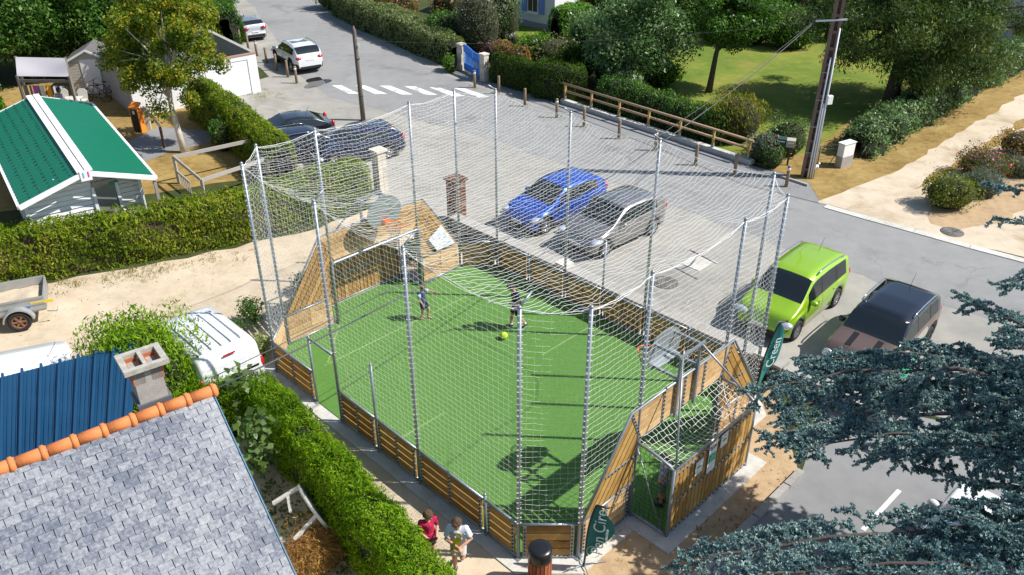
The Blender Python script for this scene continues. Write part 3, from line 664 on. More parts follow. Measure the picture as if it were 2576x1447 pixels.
SUV = spec(HATCH, L=4.65, W=1.88, wb=2.81, r=.36, clr=.28, top=[(-2.32, .6), (-2.3, 1.05), (-2.1, 1.4), (-1.8, 1.6), (-.9, 1.68), (.1, 1.66), (.35, 1.58), (1.05, 1.13), (1.4, 1.06), (2.05, .95), (2.28, .75), (2.32, .5)], belt=[(-2.3, 1.12), (-1, 1.08), (1, 1.02), (2.3, .9)], ws=(.32, 1.08), rw=(-2.18, -1.72), wins=[(-.1, .72), (-1.0, -.17), (-1.75, -1.1)], seams=[1.05, -.13, -1.1], handles=[.05, -.85], rails=(-1.7, .1), sunroof=(-.9, .25, .5), clad=BLACK, tl=(.06, .2, .1), zt=1.0, zp=.9, tum=.22)
ESTATE = spec(HATCH, L=4.75, W=1.8, wb=2.75, r=.32, top=[(-2.37, .6), (-2.34, .95), (-2.1, 1.25), (-1.75, 1.42), (-.8, 1.47), (.1, 1.46), (.35, 1.4), (1.05, 1.0), (1.4, .94), (2.1, .8), (2.34, .6), (2.37, .4)], belt=[(-2.4, 1.0), (0, .95), (2.4, .75)], ws=(.33, 1.08), rw=(-2.15, -1.72), wins=[(-.15, .7), (-1.1, -.22), (-1.75, -1.18)], seams=[1.05, -.18, -1.15], rails=(-1.7, .1))
COUPE = spec(HATCH, L=4.4, W=1.8, wb=2.6, r=.32, top=[(-2.2, .6), (-2.17, .92), (-1.75, 1.05), (-1.2, 1.32), (-.5, 1.42), (.1, 1.42), (.3, 1.38), (1.1, .97), (1.4, .92), (2.0, .78), (2.17, .6), (2.2, .4)], ws=(.27, 1.12), rw=(-1.72, -1.12), wins=[(-.2, .65), (-1.1, -.27)], seams=[1.05, -.4], ant=-.9)
VAN = spec(HATCH, L=4.2, W=1.83, wb=2.7, r=.31, off=.05, cat='van', top=[(-2.1, .6), (-2.08, 1.5), (-2.0, 1.74), (-1.6, 1.8), (-.3, 1.83), (.35, 1.77), (.6, 1.66), (1.2, 1.15), (1.5, 1.05), (1.95, .85), (2.08, .6), (2.1, .4)], belt=[(-2.1, 1.12), (2.1, .95)], ws=(.55, 1.22), rw=(-2.095, -2.09), wins=[(.05, .95)], seams=[1.1, .0, -.95], handles=[.2], bpil=False, tum=.12, endr=.3, nose=.16, sm=.08, tl=(.05, .08, .22), zt=1.05, ant=.25)
KA, KB = Vector((-.69, -.724, 0)), Vector((-.734, -.679, 0))
LFT = lambda h: Vector((-h.y, h.x, 0))
def from_left_wheels(front, h, sp, sc=1.):      # centre from the ground point under the front left wheel
    return front-h*(sp['wb']/2+sp.get('off', .02))*sc-LFT(h)*(sp['W']/2-.1)*sc
c = from_left_wheels(g(1995, 853), KA, MPV)
car('parked_car', 'bright lime green people carrier parked nose to the brick wall', c, KA, spec(MPV, paint=paint('lime_paint', (.3, .52, .02), .25, .3), mirror=paint('lime_paint', (0, 0, 0)), rim=plain('rim_dark', (.3, .3, .31), .35, .7), spokes=9, railmat=CHROME), 'cars parked against the brick wall')
h = KA; c2 = g(2322, 870); c2 = c2+h*(2.595/2-.1)-LFT(h)*.8
car('parked_car', 'brown car with gloss black roof and two dark bonnet stripes', c2, h, spec(MINI, wb=2.595, paint=paint('brown_paint', (.2, .135, .105), .45, .3), roof=paint('black_gloss', (.006, .007, .01), 0, .08), mirror=paint('black_gloss', (0, 0, 0)), clad=BLACK, rim=plain('rim_black', (.05, .05, .05), .4, .5), handle=CHROME), 'cars parked against the brick wall')
c = from_left_wheels(g(1519, 646), KB, HATCH)
car('parked_car', 'dark grey hatchback seen through the net beside the bright blue hatchback', c, KB, spec(HATCH, paint=paint('grey_paint', (.26, .25, .245), .6, .3), wins=[(-.3, .62), (-1.35, -.38)], seams=[.95, -.34], hl=(.3, .16, .11), ant=-1.0), 'cars parked against the brick wall')
c = from_left_wheels(g(1370, 589), KB, HATCH)
car('parked_car', 'bright blue hatchback seen through the net beside the grey hatchback', c, KB, spec(HATCH, paint=paint('blue_paint', (.003, .075, .45), .3, .25), hl=(.3, .16, .11)), 'cars parked against the brick wall')
# street side
a, b, f = g(735.4, 183), g(805.4, 172.5), g(692, 155); hx = (f-a).normalized(); ctr = (a+b)/2+hx*(2.81/2*.92); ctr.z = 0
car('parked_car', 'white sport utility car with glass roof parked along the road', ctr, hx, spec(SUV, paint=paint('white_paint', (.74, .75, .76), 0, .25), railmat=plain('rail_grey', (.2, .2, .21), .4, .6), bump=BLACK), 'cars along the road', .92)
a, b = g(612, 103), g(665, 95); ctr = (a+b)/2+hx*1.15
car('parked_car', 'silver hatchback seen from behind beside timber bollards', ctr, hx, spec(HATCH, L=4.28, W=1.8, paint=paint('silver_paint', (.42, .43, .44), .6, .3), wins=[(-.15, .62), (-1.35, -.25)], tl=(.07, .2, .11), zt=.95, ant=-1.3), 'cars along the road', .88)
ctr = g(545, 22); car('parked_car', 'dark purple car mostly hidden behind the hedge at the top edge', ctr, hx, spec(HATCH, paint=paint('violet_paint', (.02, .012, .05), .4, .3)), 'cars along the road', .88)
HN = Vector((-.88, -.47, 0)).normalized()
ctr = g(722, 287, 1.35); car('parked_car', 'dark grey coupe with pale windscreen parked nose to the clipped hedge', ctr, HN, spec(COUPE, paint=paint('anthracite', (.03, .034, .042), .5, .25)), 'cars parked by the clipped hedge', .9)
ctr = g(770, 322, 1.3); car('parked_car', 'dark navy estate car between the grey coupe and the net', ctr, -HN, spec(ESTATE, paint=paint('navy_paint', (.006, .01, .028), .4, .22), railmat=CHROME), 'cars parked by the clipped hedge', .88)
wr = g(985, 398); ctr = wr+HN*1.25-LFT(HN)*.78; car('parked_car', 'dark blue car behind the stone gate pillar, seen through the net', ctr, HN, spec(HATCH, L=4.2, wb=2.6, paint=paint('darkblue_paint', (.01, .02, .075), .5, .25)), 'cars parked by the clipped hedge', .95)
# lane side
hv = C(-1, 0).normalized(); rr_ = g(640, 858, 1.72); rr_.z = 0
ctr = rr_+hv*2.0+LFT(hv)*.72; ctr.z = 0
van = car('parked_van', 'white panel van with red rear lamps parked beside the court corner', ctr, hv, spec(VAN, paint=paint('van_white', (.76, .77, .78), 0, .3), mirror=BLACK, bump=plain('bumper_grey', (.12, .12, .13), .6), sideglass=GLASS))
for k in range(5): MB().bar((-1.75, -.52+.26*k, 1.826), (.0, -.52+.26*k, 1.842), .05, .02).build('roof_rib', paint('van_white', (0, 0, 0)), van, False)
MB().bar((-2.03, -.16, 1.68), (-2.03, .16, 1.68), .03, .035).build('brake_light', TAIL, van, False)
HL = Vector((.913, .408, 0)).normalized()
ctr = g(168, 893, 1.75)-HL*2.0; car('parked_van', 'white van roof with whip antenna showing beyond the blue metal roof', ctr, -HL, spec(VAN, paint=paint('van_white', (0, 0, 0)), ant=-1.6, mirror=BLACK))
ctr = g(2405, 1465, .0); car('parked_car', 'white car half hidden under the blue cedar branches', ctr, Vector((.72, .69, 0)), spec(ESTATE, paint=paint('white_paint', (0, 0, 0))))
# box trailer with sand
tw = g(58, 831); tl = thing('box_trailer', 'galvanised box trailer with rusty wheel rim loaded with sand', 'trailer', (tw.x, tw.y, .01), math.atan2(HL.y, HL.x))
GAL2 = plain('trailer_steel', (.42, .43, .42), .5, .5, var=.2, vscale=6); RUST = plain('rusty_rim', (.22, .11, .06), .85, bump=.4, var=.3, vscale=12)
Lb, Wb = 2.4, 1.3
MB().box((-.45, .78, .48), (Lb, Wb, .06)).build('floor', GAL2, tl, False)
for y in (.12, 1.44):
    m = MB(); m.bar((-.45-Lb/2, y, .72), (-.45+Lb/2, y, .72), .03, .42)
    for z in (.55, .72, .91): m.bar((-.45-Lb/2, y-.02*(1 if y < .5 else -1), z), (-.45+Lb/2, y-.02*(1 if y < .5 else -1), z), .03, .06)
    m.build('side_board', GAL2, tl, False)
for x in (-.45-Lb/2, -.45+Lb/2): MB().bar((x, .12, .72), (x, 1.44, .72), .03, .42).build('end_board', GAL2, tl, False)
MB().box((.68, .095, .74), (.6, .012, .09)).build('marker_strip', plain('yellow_strip', (.75, .55, .02), .5), tl, False); MB().box((.1, .095, .66), (.5, .012, .08)).build('marker_strip', plain('blue_strip', (.05, .15, .55), .5), tl, False)
m = MB(); arch = [(.42*math.cos(a), .0, .32+.42*math.sin(a)) for a in [rad(5+170*k/12) for k in range(13)]]
m.add([(x, y, z) for x, _, z in arch for y in (-.13, .12)], [(2*i, 2*i+2, 2*i+3, 2*i+1) for i in range(12)], 0, True); m.add([(x*1.0, -.13, z) for x, _, z in arch]+[(x*.9, -.135, .32+(z-.32)*.9) for x, _, z in arch], [(i, i+1, 14+i, 13+i) for i in range(12)]); m.build('mudguard', GAL2, tl, False)
tm, rm = wheel_meshes(.32, .18, 6, RUST)
for y in (-.02, 1.58): w = link('wheel', tm, tl); w.location = (0, y, .32); w.rotation_euler = (0, 0, pi if y < .5 else 0); link('rim', rm, w)
m = MB(); nx, ny = 20, 12; vs = []
for i in range(nx+1):
    for j in range(ny+1):
        u, v = i/nx, j/ny; e = min(1, 6*min(u, 1-u, v, 1-v)); vs.append((-.45-Lb/2+.03+(Lb-.06)*u, .15+(Wb-.04)*v, .66+.22*e*(.6+.4*math.sin(5*u+2))*(.7+.3*math.sin(4*v))+random.gauss(0, .012)))
m.add(vs, [(i*(ny+1)+j, (i+1)*(ny+1)+j, (i+1)*(ny+1)+j+1, i*(ny+1)+j+1) for i in range(nx) for j in range(ny)], 0, True)
tag(m.build('sand_load', SAND), 'heap of pale sand filling the box trailer', 'sand').location = tl.location
bpy.data.objects['sand_load'].rotation_euler = tl.rotation_euler
MB().tube([(.75, .1, .42), (1.0, .1, .36), (1.05, .1, .5)], .018, 6).build('latch_hook', GAL2, tl, False)
MB().bar((-.45-Lb/2, .78, .45), (-.45-Lb/2-1.2, .78, .42), .06, .06).build('drawbar', GAL2, tl, False)
# ------------------------------------------------------------------ buildings
UP = Vector((0, 0, 1))
# slate-roofed house, near corner
P0 = Vector((-5.22, 11.59, 4.6)); rD = Vector((-.802, -.597, 0)); dH = Vector((.597, -.802, 0)); PT = rad(34)
dS = dH*math.cos(PT)-UP*math.sin(PT); nS = (dH*math.sin(PT)+UP*math.cos(PT)); LEN = 7.6; SLP = 4.7
house = thing('slate_roof_house', 'low house with grey slate roof and orange ridge tiles in the near left corner', 'house', (P0.x, P0.y, 0))
RENDER = plain('house_render', (.6, .57, .5), .9, bump=.2, var=.1)
def slate_mat():
    m, nt, b = new_mat('roof_slate'); N = nt.nodes; L = nt.links
    oi = N.new('ShaderNodeObjectInfo'); ge = N.new('ShaderNodeNewGeometry'); 
    mo = N.new('ShaderNodeVectorMath'); mo.operation = 'ADD'; cb = N.new('ShaderNodeCombineXYZ')
    mu = N.new('ShaderNodeMath'); mu.operation = 'MULTIPLY'; mu.inputs[1].default_value = 40; L.new(oi.outputs['Random'], mu.inputs[0]); L.new(mu.outputs[0], cb.inputs[0]); L.new(ge.outputs['Position'], mo.inputs[0]); L.new(cb.outputs[0], mo.inputs[1])
    n1 = N.new('ShaderNodeTexNoise'); n1.inputs['Scale'].default_value = 16; n1.inputs['Detail'].default_value = 7; n1.inputs['Roughness'].default_value = .7; L.new(mo.outputs[0], n1.inputs['Vector'])
    n2 = N.new('ShaderNodeTexNoise'); n2.inputs['Scale'].default_value = .9; n2.inputs['Detail'].default_value = 3; L.new(ge.outputs['Position'], n2.inputs['Vector'])
    a = N.new('ShaderNodeMath'); a.operation = 'MULTIPLY_ADD'; a.inputs[1].default_value = .16; a.inputs[2].default_value = -.08; L.new(oi.outputs['Random'], a.inputs[0])
    s = N.new('ShaderNodeMath'); s.operation = 'ADD'; L.new(n1.outputs[0], s.inputs[0]); L.new(a.outputs[0], s.inputs[1])
    s2 = N.new('ShaderNodeMath'); s2.operation = 'MULTIPLY_ADD'; s2.inputs[1].default_value = .5; L.new(n2.outputs[0], s2.inputs[0]); L.new(s.outputs[0], s2.inputs[2])
    cr = N.new('ShaderNodeValToRGB'); el = cr.color_ramp.elements; el[0].position = .52; el[0].color = (.085, .1, .14, 1); el[1].position = 1.0; el[1].color = (.36, .365, .375, 1)
    e = el.new(.66); e.color = (.135, .15, .185, 1); e = el.new(.76); e.color = (.21, .222, .25, 1)
    L.new(s2.outputs[0], cr.inputs[0]); L.new(cr.outputs[0], b.inputs['Base Color']); sock(b, 'Roughness', .65)
    bp = N.new('ShaderNodeBump'); bp.inputs['Strength'].default_value = .25; bp.inputs['Distance'].default_value = .01; L.new(n1.outputs[0], bp.inputs['Height']); L.new(bp.outputs[0], b.inputs['Normal'])
    return m
SLATE = slate_mat()
roof = MB(); dB = -dH*math.cos(PT)-UP*math.sin(PT); nB = (-dH*math.sin(PT)+UP*math.cos(PT))
Q = P0-nS*.03
roof.slab([Q, Q+rD*LEN, Q+rD*LEN+dS*SLP, Q+dS*SLP], -nS, .08); Qb = P0-nB*.03
roof.slab([Qb, Qb+dB*1.9, Qb+rD*LEN+dB*1.9, Qb+rD*LEN], -nB, .08)
roof = roof.build('roof', plain('roof_felt', (.05, .05, .055), .9), house)
w1 = MB(); e1 = P0+dH*3.6-UP*2.5; c1 = P0-rD*-.25
poly = [P0+rD*.25+dH*3.7, P0+rD*(LEN-.2)+dH*3.7, P0+rD*(LEN-.2)-dH*1.4, P0+rD*.25-dH*1.4]
w1.prism([(p.x, p.y) for p in poly], 0, 1.9); w1.slab([Vector((*(P0+rD*.25+dH*3.6)[:2], 1.9)), P0+rD*.25-UP*.15, Vector((*(P0+rD*.25-dH*1.35)[:2], 3.5)), Vector((*(P0+rD*.25-dH*1.35)[:2], 1.9))], rD, .2)
w1.build('wall', RENDER, house)
SW, GA = .222, .147; sl = MB(); sl.box((0, 0, 0), (SW-.012, GA+.05, .011)); slm = sl.mesh('slate', SLATE)
rows = int(SLP/GA); cand = []
basis = Matrix((rD, dS, nS)).transposed()
for i in range(rows):
    n = int(LEN/SW)
    for k in range(n):
        x = (k+.5+.5*(i % 2))*SW+random.uniform(-.003, .003)
        if x > LEN: continue
        wdt = 1.
        if i % 2 and k == 0:
            cand.append((i, .25*SW, .5))
        cand.append((i, x, wdt))
def vis(p):      # rough share of the frame
    v = p-Vector((0, 0, CAM_H)); dep = v.y*_c-v.z*_s; up = v.y*_s+v.z*_c
    X, Y = CX+FPX*v.x/dep, CY-FPX*up/dep; return -40 < X < 2600 and Y < 1480, dep
lst = []
for i, x, wd in cand:
    p = P0+rD*x+dS*(GA*(i+.62))+nS*.012; ok, dep = vis(p)
    if ok: lst.append((dep, p, wd))
lst.sort(key=lambda q: q[0]); rest = MB()
tilt = Matrix.Rotation(rad(4.6), 3, 'X')
for q, (dep, p, wd) in enumerate(lst):
    M3 = basis @ tilt @ Matrix.Rotation(random.gauss(0, .008), 3, 'Z'); off = random.uniform(-.004, .006)
    if q < 300:
        o = link('slate', slm, roof); o.matrix_local = (Matrix.Translation(p+nS*(off)-root_loc(roof)) @ M3.to_4x4() @ Matrix.Diagonal((wd, 1, 1, 1)))
    else:
        vs = [p+nS*off+M3 @ Vector((x*wd*(SW-.012)/2, y*(GA+.05)/2, z*.0035)) for z in (-1, 1) for x, y in ((-1, -1), (1, -1), (1, 1), (-1, 1))]
        rest.add(vs, [(3, 2, 1, 0), (4, 5, 6, 7), (0, 1, 5, 4), (1, 2, 6, 5), (2, 3, 7, 6), (3, 0, 4, 7)])
if rest.v: tag(rest.build('slate_field', SLATE, roof), kind='stuff')
TERRA = plain('terracotta', (.62, .2, .06), .75, bump=.25, bscale=30, var=.28, vscale=7)
m = MB(); q0 = P0+nS*.01
for k in range(16):
    a = P0+rD*(.45*k-.1)+UP*.0; b = a+rD*.44; m = MB(); m.tube([a, b], [.108, .104], 16); m.tube([a+rD*.02, a+rD*.035, a+rD*.085, a+rD*.1], [.11, .133, .133, .11], 16)
    m.build('ridge_tile', TERRA, roof)
MB().bar(P0-rD*.02+dS*.05+nS*.0, P0-rD*.02+dS*SLP, .02, .06, nS).build('verge_trim', plain('verge_blue', (.05, .16, .28), .5), roof)
cz = 5.4; cc = g(356, 902, cz); ca = math.atan2(rD.y, rD.x)
ch = MB(); ch.box((cc.x, cc.y, (cz-.12+3.6)/2), (.46, .42, cz-.12-3.6), ca); ch.box((cc.x, cc.y, 4.62), (.56, .5, .1), ca, 1); ch = ch.build('chimney', [CONCG, plain('lead_flashing', (.17, .18, .2), .5, .3)], house)
cap = MB()
for dx, dy, sx, sy in ((0, .265, .72, .09), (0, -.265, .72, .09), (.31, 0, .1, .44), (-.31, 0, .1, .44), (0, 0, .06, .44)):
    v = Matrix.Rotation(ca, 3, 'Z') @ Vector((dx, dy, 0)); cap.box((cc.x+v.x, cc.y+v.y, cz-.02), (sx, sy, .09), ca)
cap.build('chimney_cap', plain('lichen_concrete', (.4, .38, .33), .95, bump=.4, var=.4, vscale=10), ch)
for s in (-1, 1):
    v = Matrix.Rotation(ca, 3, 'Z') @ Vector((.15*s, 0, 0)); f = MB()
    for dx, dy, sx, sy in ((0, .2, .2, .02), (0, -.2, .2, .02), (.1, 0, .02, .4), (-.1, 0, .02, .4)):
        w = Matrix.Rotation(ca, 3, 'Z') @ Vector((.15*s+dx*.95, dy, 0)); f.box((cc.x+w.x, cc.y+w.y, cz-.2), (sx, sy, .3), ca)
    f.box((cc.x+v.x, cc.y+v.y, cz-.36), (.2, .4, .02), ca); f.build('flue', plain('flue_clay', (.42, .13, .05), .9, var=.2), ch)
# blue metal roof
BLUE = plain('blue_sheet', (.012, .075, .165), .38, .25, var=.12, vscale=3)
cp = [g(-60, 965, 2.75), g(345, 862, 2.6), g(330, 1075, 2.95), g(-60, 1215, 2.95)]
cpt = thing('carport', 'dark blue ribbed metal roof behind the orange ridge tiles', 'carport', (cp[0].x, cp[0].y, 0))
nb = (cp[1]-cp[0]).cross(cp[3]-cp[0]).normalized(); nb = nb if nb.z > 0 else -nb
MB().slab(cp, -nb, .04).build('roof_sheet', BLUE, cpt)
for k in range(9):
    f = .04+.92*k/8; a = cp[0].lerp(cp[1], f); b = cp[3].lerp(cp[2], f); MB().bar(a+nb*.035-(b-a).normalized()*.05, b+nb*.035, .05, .07, nb).build('roof_rib', BLUE, cpt)
    if k < 8:
        for e in (.03, .06, .085):
            a2 = cp[0].lerp(cp[1], f+e); b2 = cp[3].lerp(cp[2], f+e); MB().bar(a2+nb*.004, b2+nb*.004, .012, .012, nb).build('roof_fold', BLUE, cpt)
for p in (cp[0], cp[1]): MB().bar((p.x, p.y-.15, 0), (p.x, p.y-.15, 2.5), .1, .1, (1, 0, 0)).build('post', WHITE, cpt)
MB().bar(cp[3]+(cp[2]-cp[3])*.0+UP*.1, cp[2]+UP*.1, .06, .1).build('gutter', plain('zinc', (.5, .52, .54), .4, .5), cpt)
# mobile home with green roof
e1 = Vector((.81, .587, 0)); e2 = Vector((-.577, .817, 0)); FL = Vector((-15.75, 24.45, 0)); Wm, Lm = 4.02, 9.1; ze, zr = 2.4, 3.1
mh = thing('mobile_home', 'white weatherboard mobile home with bright green roof behind the long hedge', 'mobile home', FL)
at = lambda u, v, z: FL+e1*u+e2*v+UP*z
def corr_mat():
    m, nt, b = new_mat('green_roof_sheet'); N = nt.nodes; L = nt.links
    sock(b, 'Base Color', (.003, .135, .075, 1)); sock(b, 'Roughness', .45); return m
GREEN = corr_mat()
rn = 36
for sd in (0, 1):
    m = MB(); vs = []; wv = 72; ru = 1
    u0, u1 = (Wm/2-.12, -.05) if sd == 0 else (Wm/2+.12, Wm+.05)
    for i in range(wv+1):
        v = -.35+(Lm+.7)*i/wv; bump = .022*(i % 2)
        for k in range(7):
            f = k/6; m_u = u0+(u1-u0)*f; step = .02*((f*6) % 1); vs.append(at(m_u, v, zr-.02-(zr-ze-.05)*f+bump))
    m.add(vs, [(i*7+k, (i+1)*7+k, (i+1)*7+k+1, i*7+k+1) for i in range(wv) for k in range(6)])
    rf = m.build('roof_sheet', GREEN, mh)
    for k in range(1, 6):     # rows of tile laps with their clips
        f = k/6; mm = MB()
        for i in range(30):
            v = -.2+(Lm+.4)*i/29; mm.box(at(u0+(u1-u0)*f, v, zr-.01-(zr-ze-.05)*f+.035), (.05, .05, .03), math.atan2(e1.y, e1.x))
        if sd == 0: tag(mm.build('roof_clips', plain('dark_green', (.01, .07, .045), .6), rf), kind='stuff')
MB().bar(at(Wm/2-.13, -.45, zr+.02), at(Wm/2-.13, Lm+.45, zr+.02), .22, .05).build('ridge_cap', WHITE, mh); MB().bar(at(Wm/2+.13, -.45, zr+.025), at(Wm/2+.13, Lm+.45, zr+.025), .22, .05).build('ridge_cap', WHITE, mh)
for sd in (0, 1):
    ue = -.1 if sd == 0 else Wm+.1
    MB().bar(at(Wm/2, -.42, zr-.06), at(ue, -.42, ze-.04), .06, .16).build('verge_board', WHITE, mh); MB().bar(at(Wm/2, Lm+.42, zr-.06), at(ue, Lm+.42, ze-.04), .06, .16).build('verge_board', WHITE, mh)
    MB().bar(at(ue, -.42, ze-.03), at(ue, Lm+.42, ze-.03), .1, .1).build('eaves_gutter', WHITE, mh)
m = MB(); m.slab([at(.12, .25, .3), at(Wm-.6, .25, .3), at(Wm-.6, .25, ze), at(Wm/2, .25, zr-.12), at(.12, .25, ze)], e2, .1); m.bar(at(.15, .3, 1.25), at(.15, Lm-.1, 1.25), .1, 2.1); m.bar(at(Wm-.35, .3, 1.25), at(Wm-.35, Lm-.1, 1.25), .1, 2.1); m.slab([at(.12, Lm-.1, .3), at(Wm-.3, Lm-.1, .3), at(Wm-.3, Lm-.1, ze), at(Wm/2, Lm-.1, zr-.12), at(.12, Lm-.1, ze)], e2, .1)
m.build('wall', plain('cladding_back', (.55, .54, .5), .7), mh)
for k in range(15):
    z = .45+.165*k
    wmax = lambda z: (.12, 2.15) if z < ze-.05 else (.12+(z-ze)/(zr-ze)*(Wm/2-.12), 2.15)
    a, b = wmax(z)
    if z > zr-.2: break
    MB().bar(at(a, .21, z), at(b, .23, z), .05, .14, UP+e2*.25).build('weatherboard', WHITE, mh)
    if z < ze+.1: MB().bar(at(2.95, .21, z), at(3.62, .23, z), .05, .14, UP+e2*.25).build('weatherboard', plain('cream_pvc', (.72, .68, .58), .6), mh)
MB().bar(at(2.55, .19, .3), at(2.55, .19, 2.45), .75, .03, e2).build('glass_door', plain('door_glass', (.2, .21, .2), .1, spec=.8), mh)
for u in (2.17, 2.93, 3.66, .1): MB().bar(at(u, .16, .3), at(u, .16, 2.3), .1, .06, e2).build('corner_trim', WHITE, mh)
MB().bar(at(Wm+.05, -.3, 0), at(Wm+.05, -.3, ze-.05), .1, .1, e2).build('porch_post', plain('weathered_timber', (.3, .27, .23), .9, var=.2), mh)
m = MB(); m.bar(at(Wm/2, -.47, zr-.3), at(Wm/2, -.47, zr+.05), .34, .02, e2); m = m.build('gable_badge', WHITE, mh)
MB().bar(at(Wm/2-.07, -.49, zr-.18), at(Wm/2-.07, -.49, zr), .04, .01, e2).build('badge_bar', plain('cyan', (.1, .5, .75), .5), m); MB().bar(at(Wm/2+.08, -.49, zr-.18), at(Wm/2+.08, -.49, zr), .04, .01, e2).build('badge_bar', plain('magenta', (.7, .02, .25), .5), m)
MB().bar(at(2.7, .16, 2.3), at(3.0, .16, 2.3), .02, .1).build('exit_sign', plain('sign_green', (.02, .3, .16), .5), mh)
# second mobile home at the left edge, with awning terrace
m2 = thing('mobile_home', 'pale weatherboard mobile home cut off by the left edge beside the awning', 'mobile home', g(-60, 330))
q = g(-60, 330); ax = Vector((-.42, .907, 0)); ay = Vector((.907, .42, 0)); bt = lambda u, v, z: q+ay*u+ax*v+UP*z
m = MB(); m.slab([bt(.6, 0, .2), bt(.6, 5, .2), bt(.6, 5, 2.3), bt(.6, 0, 2.3)], -ay, .1); m.slab([bt(.6, 0, .2), bt(-3, 0, .2), bt(-3, 0, 2.3), bt(.6, 0, 2.3)], ax, .1); m.build('wall', plain('cladding_back', (0, 0, 0)), m2)
for k in range(12):
    z = .4+.165*k; MB().bar(bt(.62, 0, z), bt(.62, 4.9, z), .05, .14, UP-ay*.25).build('weatherboard', WHITE, m2); MB().bar(bt(.6, -.02, z), bt(-2.5, -.02, z), .05, .14, UP+ax*.2).build('weatherboard', WHITE, m2)
MB().slab([bt(.8, -.2, 2.33), bt(.8, 5.2, 2.33), bt(-3, 5.2, 2.5), bt(-3, -.2, 2.5)], UP, .06).build('roof', plain('grey_sheet', (.35, .35, .36), .6), m2)
TIMB = plain('grey_timber', (.2, .18, .16), .9, var=.25, vscale=5)
aw = [g(*Tq(0, 0, 150, 555), 2.45), g(*Tq(0, 0, 612, 565), 2.45), g(*Tq(0, 0, 650, 740), 2.25), g(*Tq(0, 0, 165, 735), 2.25)]
pg = thing('awning_terrace', 'timber terrace frame under a stretched grey awning cloth', 'terrace', (aw[3].x, aw[3].y, 0))
for p in aw: MB().bar((p.x, p.y, 0), (p.x, p.y, p.z+.15), .1, .1, (1, 0, 0)).build('post', TIMB, pg)
for i in range(4): MB().bar(aw[i]-UP*.1, aw[(i+1) % 4]-UP*.1, .05, .14).build('beam', TIMB, pg)
m = MB(); vs = []
for i in range(13):
    for j in range(13):
        u, v = i/12, j/12; p = aw[0].lerp(aw[1], u).lerp(aw[3].lerp(aw[2], u), v); vs.append(p+UP*(.12-.28*math.sin(pi*u)*math.sin(pi*v)+.0))
m.add(vs, [(i*13+j, (i+1)*13+j, (i+1)*13+j+1, i*13+j+1) for i in range(12) for j in range(12)], 0, True); m.build('awning_cloth', plain('awning_cloth', (.38, .36, .38), .9), pg)
a, b = aw[3], aw[2]; a = Vector((a.x, a.y, 0)); b = Vector((b.x, b.y, 0)); bk = [Vector((aw[0].x, aw[0].y, 0)), Vector((aw[1].x, aw[1].y, 0))]
for k in range(12):
    p = bk[0].lerp(bk[1], (k+.5)/12); MB().bar(p+UP*.3, p+UP*1.15, .1, .025, ax).build('railing_slat', TIMB, pg)
m = MB(); m.prism([(p.x, p.y) for p in (aw[0], aw[1], aw[2], aw[3])], 0, .28); m.build('deck', plain('deck_timber', (.25, .2, .15), .9, var=.2), pg)
# garden table and chairs on the terrace, washing
tc_ = (a*.35+b*.65).lerp(bk[1], .35); tb = thing('garden_table', 'long white cloth covered table under the awning', 'table', (tc_.x, tc_.y, .28), .1)
MB().box((0, 0, .72), (1.5, .8, .04)).build('table_top', PLASTW, tb, False)
for x in (-.65, .65):
    for y in (-.32, .32): MB().box((x, y, .36), (.06, .06, .7)).build('leg', PLASTW, tb, False)
def chair(loc, rz, label):
    t = thing('garden_chair', label, 'chair', loc, rz, 'white chairs under the awning')
    MB().box((0, 0, .43), (.45, .45, .04)).build('seat', PLASTW, t, False)
    m = MB(); m.slab([(-.22, .24, .45), (.22, .24, .45), (.24, .3, .8), (.12, .32, .93), (-.12, .32, .93), (-.24, .3, .8)], (0, 1, 0), .03); m.build('backrest', PLASTW, t, False)
    for x in (-.2, .2):
        for y in (-.2, .2): MB().box((x, y, .21), (.05, .05, .42)).build('leg', PLASTW, t, False)
for k, lb in ((-.5, 'white plastic chair on the far left side of the terrace table'), (.45, 'white plastic chair on the far right side of the terrace table')):
    chair((tc_.x+k, tc_.y+.75, .28), .1, lb)
for k, (cl, nm) in enumerate((((.55, .1, .5), 'violet'), ((.75, .75, .72), 'white'), ((.8, .4, .03), 'orange'), ((.65, .65, .7), 'pale grey'), ((.5, .6, .75), 'pale blue'))):
    p = bk[0].lerp(bk[1], .22+.14*k)+ax*-.06; m = MB(); m.bar(p+UP*.5, p+UP*1.16, .2, .02, ax)
    tag(m.build('hanging_towel', plain('towel_'+nm, cl, .9)), nm+' towel hanging on the terrace railing', 'towel', 'towels on the railing')
# shed
sd_b = g(*Tq(0, 0, 1095, 865)); sax = Vector((-.88, -.47, 0)).normalized(); sax = Vector((-.97, -.2, 0)).normalized(); say = Vector((sax.y, -sax.x, 0)); say = say if say.y > 0 else -say
sh = thing('garden_shed', 'small cream shed with grey roof and white door behind the bicycles', 'shed', sd_b); st_ = lambda u, v, z: sd_b+sax*u+say*v+UP*z
ws_, zs, zp_ = 2.15, 1.75, 2.3
m = MB(); m.slab([st_(0, 0, 0), st_(ws_, 0, 0), st_(ws_, 0, zs), st_(ws_/2, 0, zp_), st_(0, 0, zs)], say, 2.0); m.build('wall', plain('shed_cream', (.5, .46, .38), .8), sh)
for k in range(12):
    z = .1+.15*k
    if z < zs: MB().bar(st_(1.5, -.02, z), st_(ws_-.02, -.02, z), .03, .13).build('cladding_board', plain('shed_cream', (0, 0, 0)), sh); MB().bar(st_(.02, -.02, z), st_(.55, -.02, z), .03, .13).build('cladding_board', plain('shed_cream', (0, 0, 0)), sh)
MB().slab([st_(.58, -.02, .05), st_(1.48, -.02, .05), st_(1.48, -.02, 1.85), st_(.58, -.02, 1.85)], -say, .04).build('door', WHITE, sh)
